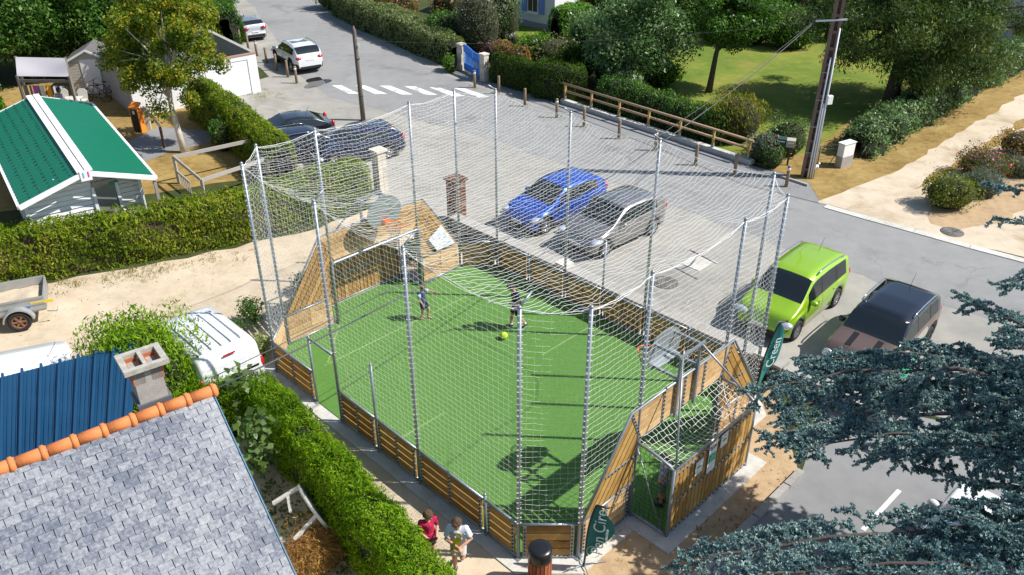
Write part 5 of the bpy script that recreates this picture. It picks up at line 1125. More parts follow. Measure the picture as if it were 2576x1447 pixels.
# notice sheet on the far fronton wing and the posters on the near goal back
S_ = lambda t_, z, o: C(S0+o, t_, z)
def pset(x, y, s0):
    d = ray(x, y); k = s0/((d[0]-d[1])*R2); return C(s0, (d[0]+d[1])*R2*k, CAM_H+d[2]*k)
m, nt_m, bb = new_mat('notice_print'); N_ = nt_m.nodes; L_ = nt_m.links; tcn = N_.new('ShaderNodeTexCoord'); mpn = N_.new('ShaderNodeMapping'); mpn.inputs['Scale'].default_value = (3, 3, 34); wn1 = N_.new('ShaderNodeTexNoise'); wn1.inputs['Scale'].default_value = 2.2; wn1.inputs['Detail'].default_value = 3
L_.new(tcn.outputs['Object'], mpn.inputs[0]); L_.new(mpn.outputs[0], wn1.inputs['Vector']); crn = N_.new('ShaderNodeValToRGB'); crn.color_ramp.elements[0].position = .36; crn.color_ramp.elements[0].color = (.25, .28, .35, 1); crn.color_ramp.elements[1].position = .46; crn.color_ramp.elements[1].color = (.78, .78, .8, 1); L_.new(wn1.outputs[0], crn.inputs[0]); L_.new(crn.outputs[0], bb.inputs['Base Color'])
qs = [pset(*Tq(1000, 560, *p), S0+.1) for p in ((1785, 795), (1915, 960), (1745, 1032), (1668, 930))]
tag(MB().slab(qs, nl, .01).build('notice_sheet', m), 'white square notice sheet hung diagonally on the far timber wing', 'notice')
PRG = plain('poster_green', (.03, .35, .2), .6); PRL = plain('poster_leaf', (.1, .3, .05), .6)
for (t0, z0, t1, z1), nm, lb in (((11.95, 1.25, 12.22, 1.62), 'l', 'small white poster with green leaf on the goal back, left of the tall poster'), ((12.42, 1.0, 12.72, 1.8), 'm', 'tall white poster with green middle block on the goal back'), ((12.86, 1.45, 13.13, 1.8), 'r', 'small white poster with green leaf on the goal back, right of the tall poster')):
    so = S1+.95+.045; t = thing('goal_poster', lb, 'poster', C(so, t0, z0), 0, 'posters on the goal back')
    MB().slab([C(so, t0, z0), C(so, t1, z0), C(so, t1, z1), C(so, t0, z1)], nr, .006).build('sheet', WHITE, t); tc2 = (t0+t1)/2; zc2 = (z0+z1)/2
    if nm == 'm':
        MB().slab([C(so+.008, t0+.02, z0+.28), C(so+.008, t1-.02, z0+.28), C(so+.008, t1-.02, z0+.5), C(so+.008, t0+.02, z0+.5)], nr, .003).build('print_block', PRG, t)
        letters('GW', .14, BLACK, 'lettering', t, Matrix.Translation(C(so+.014, tc2, z1-.13)-root_loc(t)) @ Matrix((C(0, 1).normalized(), UP, nr)).transposed().to_4x4())
    else: MB().slab([C(so+.008, tc2+.08*math.cos(a), zc2+.035*math.sin(a)) for a in [2*pi*k/10 for k in range(10)]], nr, .003).build('print_leaf', PRL, t)
# ball
q = g(*Tq(1000, 1120, 2370, 565)); q.z = .055; FB = plain('ball_yellow', (.55, .72, .02), .4); FBD = plain('ball_mark', (.25, .4, .02), .5)
t = thing('football', 'bright yellow green football lying on the turf', 'ball', q); MB().ball(q+UP*.115, .115, 20, 12).build('ball', FB, t)
for a, e in ((.5, .3), (2.2, .6), (3.9, .2), (5.2, .7), (1.2, 1.2), (4.6, -.2)):
    d = Vector((math.cos(a)*math.cos(e), math.sin(a)*math.cos(e), math.sin(e))); o1 = d.orthogonal().normalized(); o2 = d.cross(o1); c0 = q+UP*.115+d*.1145; MB().slab([c0+(o1*math.cos(2*pi*k/5)+o2*math.sin(2*pi*k/5))*.03 for k in range(5)], d, .001).build('patch', FBD, t)
# overturned plastic table, boules
m0 = g(828, 1325); m1 = g(738, 1225); dd = Vector((-.52, .85, 0)).normalized()
tc3 = g(790, 1275, .5); t = thing('plastic_table', 'dirty white plastic garden table tipped on its edge against the hedge', 'table', (tc3.x, tc3.y, 0)); nn = Vector((.75, .5, .42)).normalized(); uu = Vector((-.55, .83, 0)).normalized(); vv = nn.cross(uu).normalized()
MB().slab([tc3+uu*.72*math.cos(a)+vv*.45*math.sin(a) for a in [2*pi*k/32 for k in range(32)]], nn, .035).build('table_top', PLASTW, t)
MB().slab([tc3+uu*.7*math.cos(a)+vv*.43*math.sin(a)-nn*.03 for a in [2*pi*k/32 for k in range(32)]], nn, .03).build('rim', PLASTW, t)
for a, b in ((.5, .25), (-.45, .2), (-.45, -.25)):
    f0 = tc3+uu*a+vv*b-nn*.02; f1 = f0-nn*.62+uu*a*.25; MB().bar(f0, f1, .09, .05, vv).build('leg', PLASTW, t)
MB().bar(tc3+uu*.5+vv*.25-nn*.3, tc3+uu*.1+vv*.22-nn*.42, .06, .04, vv).build('stretcher', PLASTW, t)
for (x, y), lb in ((Tq(1000, 1681, 556, 1400), 'pale boule on the ground, left of the three'), (Tq(1000, 1681, 645, 1400), 'pale boule on the ground, right of the three'), (Tq(1000, 1681, 567, 1372), 'pale boule on the ground, rear of the three')):
    q = g(x, y); t = thing('boule', lb, 'boule', q); MB().ball(q+UP*.04, .042, 14, 8).build('ball', PLASTW, t); MB().lathe([(.0425, .037), (.0425, .043)], q, 14).build('groove', CONCG, t)
# ------------------------------------------------------------------ vegetation
def unit(a): return a/np.maximum(np.linalg.norm(a, axis=1, keepdims=True), 1e-9)
def leaf_mesh(name, P, Nrm, size, mat, aspect=.5, jit=.6, droop=0., shape='leaf', axis=None):
    """a small folded blade at every point of P"""
    n = len(P); P = np.asarray(P, float); N0 = unit(np.asarray(Nrm, float)+RNG.normal(0, jit, (n, 3)))
    ax = RNG.normal(0, 1, (n, 3)) if axis is None else np.asarray(axis, float)+RNG.normal(0, .35, (n, 3)); ax[:, 2] -= droop
    ax = unit(ax-N0*(ax*N0).sum(1, keepdims=True)); sd = np.cross(N0, ax)
    L = size*np.clip(RNG.lognormal(-.05, .33, (n, 1)), .4, 2.0); W = L*aspect
    V = np.zeros((n, 4, 3)); V[:, 0] = P-ax*L*.5; V[:, 2] = P+ax*L*.5
    k = .1 if shape == 'leaf' else -.15
    V[:, 1] = P+sd*W*.5+ax*L*k+N0*W*.18; V[:, 3] = P-sd*W*.5+ax*L*k+N0*W*.18
    F = (np.arange(n)*4)[:, None]+np.array([[0, 1, 2, 3]])
    return np_mesh(name, V.reshape(-1, 3), F, mat)
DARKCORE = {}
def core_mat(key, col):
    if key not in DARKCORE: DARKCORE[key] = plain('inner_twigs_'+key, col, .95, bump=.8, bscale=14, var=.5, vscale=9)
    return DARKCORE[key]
def lump(P, amp, sc, seed=0.):       # cheap smooth noise along points
    x, y, z = P[:, 0]*sc+seed, P[:, 1]*sc+seed*1.7, P[:, 2]*sc
    return amp*(np.sin(x*1.3+1.1*np.sin(y*.9))+np.sin(y*1.7+z*1.1+1.3*np.sin(x*.7))+np.sin(z*2.1+x*.8))/3
def hedge(name, label, path, width, height, mat, dens=420, size=.085, aspect=.34, shape='spray', core=('olive', (.03, .035, .01)), amp=.07, expo=3.6, group=None, z0=0., tips=0., cat='hedge', stray=.06, axis_up=.9, bare=.72):
    path = [Vector((p[0], p[1], 0)) for p in path]; ws = width if hasattr(width, '__len__') else [width]*len(path); hs = height if hasattr(height, '__len__') else [height]*len(path)
    t = thing(name, label, cat, path[0], 0, group); seg = [(path[i+1]-path[i]).length for i in range(len(path)-1)]; tot = sum(seg); cum = np.concatenate([[0], np.cumsum(seg)])
    PX = np.array([[p.x, p.y] for p in path])
    def frame(u):
        c = np.stack([np.interp(u, cum, PX[:, k]) for k in (0, 1)], 1); e = .4
        a = np.stack([np.interp(np.clip(u+e, 0, tot), cum, PX[:, k]) for k in (0, 1)], 1)-np.stack([np.interp(np.clip(u-e, 0, tot), cum, PX[:, k]) for k in (0, 1)], 1)
        a /= np.linalg.norm(a, axis=1, keepdims=True); return c, a, np.stack([-a[:, 1], a[:, 0]], 1), np.interp(u, cum, ws), np.interp(u, cum, hs)
    def surf(u, th, k=1.):
        c, a, n, w, h = frame(u); ct, st2 = np.cos(th), np.sin(th); q = 2/expo
        ex = np.sign(ct)*np.abs(ct)**q; ez = np.abs(st2)**q
        endf = np.clip(np.minimum(u, tot-u)/.35, 0, 1)**.4
        o = w/2*ex*k*(.55+.45*endf); z = z0+h*ez*k*(.8+.2*endf)
        P = np.stack([c[:, 0]+n[:, 0]*o, c[:, 1]+n[:, 1]*o, z], 1)
        nn = np.stack([n[:, 0]*np.sign(ct)*np.abs(ct)**(2-q)*h, n[:, 1]*np.sign(ct)*np.abs(ct)**(2-q)*h, np.abs(st2)**(2-q)*w/2], 1)
        return P, unit(nn+1e-6)
    area = tot*(2*np.mean(hs)+np.mean(ws)); n = int(dens*area); h_, w_ = float(np.mean(hs)), float(np.mean(ws)); per = 2*h_+w_
    s = RNG.uniform(0, per, n); q = expo   # spread evenly round the section
    th = np.where(s < h_, np.arcsin(np.clip((s/h_)**(q/2), 0, 1)), np.where(s < h_+w_, 0, 0)); top = (s >= h_) & (s < h_+w_)
    xx = 1-2*(s-h_)/w_; th = np.where(top, np.arccos(np.clip(np.sign(xx)*np.abs(xx)**(q/2), -1, 1)), th); th = np.where(s >= h_+w_, pi-np.arcsin(np.clip(((per-s)/h_)**(q/2), 0, 1)), th)
    u = RNG.uniform(0, tot, n); P, Nn = surf(u, th); bald = lump(P, 1, 2.9, len(label)*.7)+.55*lump(P, 1, 7.3, 2.)+RNG.normal(0, .12, n); kp = bald < bare; P, Nn = P[kp], Nn[kp]; n = len(P)
    P = P+Nn*(lump(P, amp, 2.2, len(label))[:, None]+lump(P, amp*.55, 6.5, 1.3)[:, None]+RNG.normal(0, stray*.55, (n, 1))-np.abs(RNG.normal(0, stray, (n, 1)))); P[:, 2] = np.maximum(P[:, 2], .03)
    # sprays point up and outwards
    axis = Nn*.55+np.array([[0, 0, axis_up]])
    me = leaf_mesh('foliage', P-np.array(path[0])[None], Nn, size, mat, aspect, .55, shape=shape, axis=axis)
    link('foliage', me, t)
    if tips:
        m = int(tips*tot); u = RNG.uniform(0, tot, m); th = RNG.uniform(.8, pi-.8, m); P, Nn = surf(u, th); P[:, 2] += RNG.uniform(0, .12, m)
        reps = 5; Pt = np.repeat(P, reps, 0)+RNG.normal(0, .03, (m*reps, 3)); ft = link('foliage_tips', leaf_mesh('foliage_tips', Pt-np.array(path[0])[None], np.repeat(Nn, reps, 0), size*1.5, mat, aspect*.8, .6, shape=shape, axis=np.tile([[0, 0, 1.4]], (m*reps, 1))), t); ft['kind'] = 'stuff'
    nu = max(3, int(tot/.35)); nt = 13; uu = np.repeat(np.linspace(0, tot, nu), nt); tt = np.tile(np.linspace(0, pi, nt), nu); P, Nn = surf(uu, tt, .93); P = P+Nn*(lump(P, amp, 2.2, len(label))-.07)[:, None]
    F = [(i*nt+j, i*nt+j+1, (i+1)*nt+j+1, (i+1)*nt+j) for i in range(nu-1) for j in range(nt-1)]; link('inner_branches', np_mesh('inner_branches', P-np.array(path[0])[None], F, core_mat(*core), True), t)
    return t
def blob_points(c, r, n, shell=.35):
    d = unit(RNG.normal(0, 1, (n, 3))); k = 1-np.abs(RNG.normal(0, shell, (n, 1))); k = np.clip(k, .05, 1.12)
    return np.array(c)[None]+d*k*np.array(r)[None], d
def bush(name, label, base, r, h, mat, n=2500, size=.08, aspect=.5, clumps=9, core=('olive', (.03, .035, .01)), group=None, cat='shrub', shape='leaf', flowers=None, solid=True, jit=.6, axis=None):
    base = Vector((base[0], base[1], 0)); t = thing(name, label, cat, base, random.random()*0, group); Ps, Ns = [], []
    rx, ry = (r, r) if not hasattr(r, '__len__') else r
    for k in range(clumps):
        a = 2*pi*k/clumps+random.uniform(-.3, .3); f = random.uniform(.35, .6) if k else 0
        c = (rx*f*math.cos(a), ry*f*math.sin(a), h*random.uniform(.4, .62)); q = random.uniform(.42, .6); P, Nn = blob_points(c, (rx*q, ry*q, h*q*.85), n//clumps, .22); Ps.append(P); Ns.append(Nn)
    P = np.concatenate(Ps); Nn = np.concatenate(Ns); P[:, 2] = np.abs(P[:, 2])+.02
    ax = None if axis is None else np.tile([axis], (len(P), 1))+Nn*.5
    link('foliage', leaf_mesh('foliage', P, Nn, size, mat, aspect, jit, shape=shape, axis=ax), t)
    if flowers:
        fm, m, sz = flowers; idx = RNG.integers(0, len(P), m); top = P[idx]+Nn[idx]*.05; tag(link('flowers', leaf_mesh('flowers', top, Nn[idx], sz, fm, .9, .4), t), kind='stuff')
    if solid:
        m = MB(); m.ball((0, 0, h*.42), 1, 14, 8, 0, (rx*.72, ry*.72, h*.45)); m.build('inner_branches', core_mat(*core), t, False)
    else:
        m = MB()
        for k in range(5): a = 2*pi*k/5; m.tube([(0, 0, 0), (.3*rx*math.cos(a), .3*ry*math.sin(a), h*.4), (.6*rx*math.cos(a), .6*ry*math.sin(a), h*.75)], [.025, .018, .008], 6)
        m.build('stems', BARK, t, False)
    return t
def tree(name, label, base, h, crown_c, crown_r, mat, n=14000, size=.12, clumps=26, trunk_r=.14, bark=BARK, lean=(0, 0), aspect=.55, droop=0., q=(.25, .42), cat='tree', shape='leaf', spread=.85, lower=.0, group=None, seed=None, shell=.42):
    """tapered trunk, limbs out to every clump, crown of leaf clumps"""
    base = Vector((base[0], base[1], 0)); t = thing(name, label, cat, base, 0, group); cr = np.array(crown_r, float); cc = np.array(crown_c, float); tr = MB()
    top = Vector((cc[0]*.8+lean[0]*0, cc[1]*.8, cc[2]+cr[2]*.45)); mid = Vector((lean[0], lean[1], h*.35)); tr.tube([(0, 0, 0), mid*.5, mid, Vector(mid).lerp(top, .5), top], [trunk_r*1.25, trunk_r, trunk_r*.85, trunk_r*.5, trunk_r*.15], 10)
    Ps, Ns = [], []
    for k in range(clumps):
        d = unit(RNG.normal(0, 1, (1, 3)))[0]; f = RNG.uniform(.35, spread); c = cc+d*cr*f; qq = RNG.uniform(*q)
        P, Nn = blob_points(c, cr*qq*np.array([1, 1, .8]), n//clumps, shell); Ps.append(P); Ns.append(Nn*.7+np.array([[0, 0, .35]]))
        if k % 2 == 0:
            a0 = Vector(mid).lerp(top, random.uniform(.05, .7)); e = Vector(c); tr.tube([a0, a0.lerp(e, .5)+UP*.15, e], [trunk_r*.4, trunk_r*.25, trunk_r*.07], 7)
    P = np.concatenate(Ps); Nn = np.concatenate(Ns)
    link('crown', leaf_mesh('crown', P, Nn, size, mat, aspect, .75, droop=droop, shape=shape), t); tr.build('trunk', bark, t, False)
    return t
THUJA = leaf('thuja', [(.05, .1, .004), (.12, .195, .007), (.21, .29, .012), (.34, .33, .045)], .35, .6, .15)
THUJAB = leaf('thuja_bright', [(.05, .13, .003), (.12, .24, .006), (.21, .36, .01), (.31, .42, .025)], .38, .6, .15)
PRIVET = leaf('privet', [(.05, .085, .016), (.12, .175, .04), (.24, .29, .1), (.4, .42, .22)], .3, .5, .25)
CYP = leaf('cypress', [(.022, .055, .006), (.055, .11, .01), (.11, .17, .018)], .3, .6, .15)
BROAD = leaf('broadleaf', [(.018, .06, .008), (.045, .12, .014), (.095, .2, .025), (.17, .28, .06)], .32, .45, .3)
BROADL = leaf('broadleaf_glossy', [(.04, .09, .025), (.08, .165, .04), (.15, .255, .08), (.3, .38, .2)], .3, .4, .35)
BIRCH = leaf('birch_leaf', [(.04, .085, .008), (.085, .15, .014), (.15, .22, .024), (.24, .27, .03), (.55, .4, .03)], .4, .45, .25)
EUC = leaf('eucalypt_leaf', [(.02, .05, .012), (.045, .095, .02), (.095, .15, .03), (.19, .22, .06)], .28, .45, .25)
LAUREL = leaf('laurel', [(.04, .13, .004), (.1, .25, .008), (.19, .37, .018)], .32, .35, .35)
PHOT = leaf('photinia', [(.05, .07, .012), (.16, .16, .03), (.4, .14, .06), (.45, .3, .15)], .3, .35, .5)
YELG = leaf('golden_shrub', [(.09, .11, .006), (.2, .2, .012), (.33, .27, .015)], .35, .5, .3)
GREYG = leaf('grey_shrub', [(.07, .1, .06), (.15, .19, .13), (.24, .28, .21)], .2, .6, .3)
DRY = leaf('dry_needles', [(.2, .1, .02), (.36, .2, .05), (.45, .28, .08)], .2, .8, .2)
WFLOW = plain('white_petal', (.8, .78, .78), .7); PFLOW = plain('pink_petal', (.55, .06, .2), .7); YFLOW = plain('yellow_petal', (.75, .55, .02), .7)
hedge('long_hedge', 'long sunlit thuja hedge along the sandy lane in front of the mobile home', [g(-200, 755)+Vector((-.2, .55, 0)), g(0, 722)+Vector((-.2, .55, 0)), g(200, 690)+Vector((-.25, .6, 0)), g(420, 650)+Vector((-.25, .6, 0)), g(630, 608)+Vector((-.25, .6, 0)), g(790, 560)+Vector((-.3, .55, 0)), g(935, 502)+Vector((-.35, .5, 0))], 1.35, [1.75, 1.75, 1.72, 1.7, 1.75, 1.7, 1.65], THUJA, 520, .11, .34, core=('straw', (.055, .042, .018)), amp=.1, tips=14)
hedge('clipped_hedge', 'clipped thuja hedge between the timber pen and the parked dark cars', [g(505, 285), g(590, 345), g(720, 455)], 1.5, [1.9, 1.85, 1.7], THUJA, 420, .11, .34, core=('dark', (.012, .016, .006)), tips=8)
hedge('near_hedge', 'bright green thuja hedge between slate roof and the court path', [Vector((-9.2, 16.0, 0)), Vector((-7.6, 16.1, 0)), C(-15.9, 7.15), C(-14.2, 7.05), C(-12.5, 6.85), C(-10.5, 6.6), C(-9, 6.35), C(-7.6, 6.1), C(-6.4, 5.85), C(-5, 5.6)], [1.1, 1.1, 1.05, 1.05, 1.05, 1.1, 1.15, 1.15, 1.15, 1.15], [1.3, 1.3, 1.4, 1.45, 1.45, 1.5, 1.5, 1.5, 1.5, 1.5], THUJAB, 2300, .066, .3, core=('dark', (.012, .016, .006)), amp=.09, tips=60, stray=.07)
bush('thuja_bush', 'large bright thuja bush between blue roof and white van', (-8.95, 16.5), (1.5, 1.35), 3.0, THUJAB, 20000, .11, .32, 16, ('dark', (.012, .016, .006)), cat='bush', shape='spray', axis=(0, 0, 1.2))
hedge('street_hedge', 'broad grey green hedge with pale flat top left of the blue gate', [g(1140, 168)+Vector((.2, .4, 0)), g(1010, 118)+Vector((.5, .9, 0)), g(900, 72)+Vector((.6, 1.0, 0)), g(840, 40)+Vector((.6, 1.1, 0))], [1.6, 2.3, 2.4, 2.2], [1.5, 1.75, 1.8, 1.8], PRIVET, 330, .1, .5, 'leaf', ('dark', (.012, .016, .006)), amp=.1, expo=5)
bush('shrub', 'small clipped shrub against the left gate pillar', g(1135, 182)+Vector((0, .1, 0)), .55, 1.0, LAUREL, 900, .1, .5, 5, group='garden shrubs')
bush('leafy_bush', 'bright leafy bush at the far end of the street hedge', g(845, 22), (1.9, 1.8), 2.2, LAUREL, 2600, .13, .5, 10, cat='bush')
hedge('gate_hedge', 'dark shaded hedge with red tipped top right of the blue gate', [g(1232, 207)+Vector((.35, .55, 0)), g(1290, 226)+Vector((.3, .6, 0)), g(1340, 242)+Vector((.3, .6, 0))], 1.3, 1.65, CYP, 420, .11, .36, core=('dark', (.012, .016, .006)))
hedge('photinia_top', 'red and cream photinia shrub rising behind the gate hedge', [g(1250, 190), g(1320, 212)], 1.3, 2.0, PHOT, 260, .15, .42, 'leaf', ('dark', (.012, .016, .006)), cat='shrub', amp=.2)
hedge('cypress_hedge', 'dark green cypress hedge between photinia and the timber railing', [g(1335, 242)+Vector((.3, .6, 0)), g(1400, 258)+Vector((.35, .7, 0)), g(1450, 258)+Vector((.5, .9, 0))], 1.7, 1.85, CYP, 420, .12, .3, core=('dark', (.012, .016, .006)), amp=.13, tips=10)
rb = lambda x, y, k=1.0: g(x, y)+Vector((.72, .7, 0))*k
hedge('railing_hedge', 'dark mixed hedge behind the timber railing', [rb(1480, 275), rb(1600, 312), rb(1720, 352), rb(1800, 378)], 1.4, [1.6, 1.5, 1.55, 1.6], BROAD, 330, .11, .5, 'leaf', ('dark', (.012, .016, .006)), amp=.16, stray=.12)
bush('flowering_shrub', 'leafy shrub dotted with white flowers behind the railing start', rb(1510, 275, 1.9), 1.25, 2.0, BROADL, 2400, .13, .55, 9, flowers=(WFLOW, 60, .12), group='garden shrubs')
bush('golden_shrub', 'tall golden green shrub behind the right part of the railing', rb(1800, 372, 1.5), (1.5, 1.3), 2.3, YELG, 5200, .13, .28, 14, shape='spray', axis=(0, 0, 1.6), group='garden shrubs')
bush('grey_shrub', 'grey leaved shrub with small pink flowers at the railing end', g(1915, 405), .85, 1.35, GREYG, 2200, .08, .5, 8, flowers=(PFLOW, 30, .07), group='garden shrubs')
bush('laurel_shrub', 'dark glossy shrub behind the mailboxes', g(1985, 402)+Vector((0, .6, 0)), (1.1, .8), 1.7, BROADL, 2600, .1, .5, 9, solid=True, group='garden shrubs')
bush('laurel_shrub', 'low dark shrub left of the mailboxes', g(1940, 420), .6, 1.0, BROAD, 1200, .09, .5, 6, group='garden shrubs')
# garden between gate and house
bush('olive_shrub', 'tall grey green shrub behind the street hedge near the gate', g(1205, 135), (1.75, 1.6), 4.2, leaf('olive_leaf', [(.05, .06, .03), (.13, .14, .075), (.26, .25, .16)], .25, .5, .4), 7000, .12, .4, 16, group='garden shrubs')
bush('glossy_shrub', 'glossy green rounded shrub beside the shuttered house', g(1270, 95), (1.3, 1.2), 3.6, BROADL, 3800, .13, .5, 12, group='garden shrubs')
bush('red_shrub', 'red tipped shrub at the top edge behind the street hedge', g(1060, 85)+Vector((2.2, 4, 0)), (2.4, 1.5), 2.6, PHOT, 2800, .16, .5, 10, group='garden shrubs')
bush('purple_shrub', 'small purple leaved shrub behind the blue gate', g(1245, 150), 1.0, 1.2, leaf('purple_leaf', [(.05, .015, .02), (.14, .04, .05), (.25, .1, .1)], .2), 1300, .1, .5, 6, group='garden shrubs')
bush('flower_pot_plant', 'pot plant with pale pink flowers on the front lawn', g(1292, 110), .55, .7, LAUREL, 500, .09, .4, 4, flowers=(plain('lilac_petal', (.6, .4, .6), .7), 120, .09), group='garden shrubs')
hedge('laurel_hedge', 'bright clipped laurel hedge in front of the white house', [g(1395, 100), g(1430, 92), g(1475, 78)], 1.8, 2.0, LAUREL, 300, .13, .5, 'leaf', ('dark', (.012, .016, .006)), amp=.15)
bush('straggly_shrub', 'straggly yellow green shrub in front of the laurel hedge', g(1390, 170), (1.9, 1.2), 1.9, leaf('straggly_leaf', [(.06, .09, .015), (.14, .17, .04), (.25, .24, .09)], .3), 2600, .12, .5, 10, group='garden shrubs')
hedge('back_hedge', 'dark hedge closing the garden beyond the two round trees', [g(1480, 60), g(1700, 40), g(1900, 30), g(2060, 20)], 2.5, [3.0, 3.5, 3.5, 3.0], BROAD, 120, .2, .5, 'leaf', ('dark', (.012, .016, .006)), amp=.4, stray=.25)
for (x, y), hh, lb in (((1505, 60), 6, 'slim dark conifer left of the big glossy tree'), ((1955, 95), 6.5, 'dark conifer right of the round tree on the lawn')):
    b = g(x, y); tree('conifer_tree', lb, b, hh, (0, 0, hh*.5), (1.2, 1.2, hh*.5), CYP, 6000, .16, 24, .14, q=(.3, .45), aspect=.35, shape='spray', group='dark conifers')
b = g(1600, 232); tree('broadleaf_tree', 'large glossy leaved tree left of the round lawn tree', b, 5.2, (.0, .3, 3.3), (3.1, 2.6, 2.9), BROADL, 30000, .16, 50, .13, q=(.24, .4), shell=.5)
b = g(1783, 232); tree('broadleaf_tree', 'round dark crowned tree with bare trunk on the lawn', b, 5.6, (.8, .35, 4.0), (2.65, 2.4, 2.3), BROAD, 28000, .135, 46, .15, lean=(.15, .05), q=(.25, .4), shell=.4)
b = g(2236, 270); tree('eucalyptus_tree', 'huge spreading dark tree with drooping leaves on the right', b, 8.0, (.9, .5, 4.5), (5.6, 4.6, 4.0), EUC, 90000, .2, 110, .34, lean=(.1, .1), aspect=.22, droop=1.2, q=(.16, .27), spread=1.0, shell=.5)
b = g(2080, 95); tree('broadleaf_tree', 'mid green tree behind the utility pole top', b, 6, (0, 0, 3.2), (3.0, 2.5, 3.0), BROAD, 18000, .17, 26, .15)
b = g(2500, 60); tree('broadleaf_tree', 'leafy tree in front of the pale house at the top right', b, 6, (0, 0, 3.4), (3.6, 2.8, 3.2), EUC, 20000, .19, 26, .16, droop=.6)
hedge('drive_hedgerow', 'loose glossy hedgerow beside the sandy drive', [g(2165, 400)+Vector((-.3, .3, 0)), g(2300, 330)+Vector((-.4, .5, 0)), g(2440, 250)+Vector((-.5, .6, 0)), g(2600, 165)+Vector((-.5, .6, 0)), g(2800, 60)], 1.7, [1.35, 1.4, 1.6, 1.7, 1.7], BROADL, 230, .14, .5, 'leaf', ('dark', (.012, .016, .006)), amp=.25, stray=.16, axis_up=.2)
bush('dark_bush', 'dense dark bush standing in the drive hedgerow', g(2500, 235)+Vector((-1.0, .9, 0)), (1.3, 1.2), 2.1, CYP, 3000, .12, .4, 10, group='garden shrubs', cat='bush')
bush('round_bush', 'rounded yellow green bush on the sandy drive', g(2392, 528)+Vector((0, .3, 0)), (1.2, .95), 1.35, leaf('spindle', [(.06, .09, .006), (.15, .19, .014), (.26, .3, .06)], .35, .4, .4), 6500, .075, .5, 12, group='bushes on the drive', cat='bush')
bush('round_bush', 'grey green lavender mound behind the yellow green bush', g(2478, 500)+Vector((0, .4, 0)), (1.0, .9), 1.0, GREYG, 4200, .09, .2, 8, shape='spray', axis=(0, 0, .8), group='bushes on the drive', cat='bush')
bush('round_bush', 'bush covered in small dark pink flowers on the drive', g(2478, 455)+Vector((0, .4, 0)), (1.25, 1.1), 1.2, leaf('pinkbush', [(.06, .08, .012), (.13, .15, .02), (.2, .2, .04)], .3), 5200, .07, .5, 10, flowers=(PFLOW, 700, .07), group='bushes on the drive', cat='bush')
bush('round_bush', 'brownish bush at the right edge above the pink flowered bush', g(2575, 395), (1.5, 1.2), 1.3, PHOT, 4200, .08, .5, 10, group='bushes on the drive', cat='bush')
bush('round_bush', 'grey mound at the right edge behind the pink flowered bush', g(2560, 440), (1.0, .8), .9, GREYG, 2600, .09, .2, 8, group='bushes on the drive', cat='bush')
for (x, y), r, h_, mt, lb in (((1450, 205), (1.4, 1.1), 2.2, CYP, 'dark shrub between cypress hedge and glossy tree'), ((1545, 215), (1.5, 1.2), 1.9, BROAD, 'low dark shrub under the glossy tree'), ((1660, 215), (1.3, 1.0), 1.5, LAUREL, 'bright low shrub between the two garden trees'), ((1480, 150), (1.6, 1.4), 2.8, BROADL, 'glossy shrub behind the cypress hedge'), ((1720, 85), (2.2, 1.6), 3.4, BROAD, 'dark shrub behind the gap between the garden trees'), ((1890, 110), (1.7, 1.4), 3.0, CYP, 'dark shrub right of the round lawn tree'), ((1990, 120), (1.9, 1.4), 2.6, BROAD, 'dark shrub at the lawn edge before the utility pole'), ((1345, 165), (1.3, 1.0), 1.9, LAUREL, 'green shrub behind the photinia'), ((1130, 120), (1.5, 1.3), 2.4, BROAD, 'dark shrub behind the street hedge middle'), ((2420, 190), (2.0, 1.6), 2.6, EUC, 'loose dark shrub under the huge tree'), ((2340, 245), (1.6, 1.3), 2.0, BROAD, 'dark shrub between huge tree trunk and hedgerow'), ((1000, 60), (1.8, 1.5), 2.6, PHOT, 'reddish shrub behind the far street hedge')):
    bush('garden_shrub', lb, g(x, y), r, h_, mt, int(1800*r[0]*h_), .13, .5, 12, ('dark', (.012, .016, .006)), group='garden shrubs', shape='spray' if mt is CYP else 'leaf')
# campsite side
b = g(464, 384); BB = plain('birch_bark', (.55, .5, .44), .85, bump=.4, bscale=12, var=.45, vscale=5)
tree('birch_tree', 'yellowing birch with pale trunk in front of the white garage', b, 6.0, (.1, .4, 4.6), (2.75, 2.3, 3.0), BIRCH, 42000, .11, 80, .13, BB, lean=(-.2, .1), q=(.14, .26), spread=1.0, droop=.5, aspect=.65, shell=.5)
for (x, y, hh, rr, mt, nm) in ((60, 200, 8.2, 4.1, BROAD, 'huge dark tree above the awning at the left edge'), (225, 180, 8.2, 4.0, BROAD, 'huge dark tree behind the garden shed'), (-90, 190, 8, 3.6, BROAD, 'dark tree cut by the upper left corner'), (130, 120, 9, 4.6, BROAD, 'dark tree far behind the shed at the top edge'), (440, 95, 6.5, 3.0, BIRCH, 'light green tree behind the birch at the top edge'), (520, 60, 4.6, 2.5, BROAD, 'green tree at the top edge left of the silver car'), (360, 70, 7.0, 3.0, THUJA, 'yellow green conifer behind the birch')):
    tree('broadleaf_tree' if mt is not THUJA else 'conifer_tree', nm, g(x, y), hh, (0, 0, hh*.48), (rr, rr*.85, hh*.48), mt, int(7500*rr), .2 if mt is BROAD else .16, 60, .22, group='trees behind the campsite', q=(.22, .36), aspect=.45)
hedge('tall_conifer_hedge', 'tall conifer hedge with sunlit yellow green top beside the shed', [g(318, 245), g(400, 200), g(470, 150), g(540, 110)], 1.7, [3.4, 3.4, 3.3, 3.0], THUJA, 200, .17, .34, core=('dark', (.012, .016, .006)), amp=.2, tips=8)
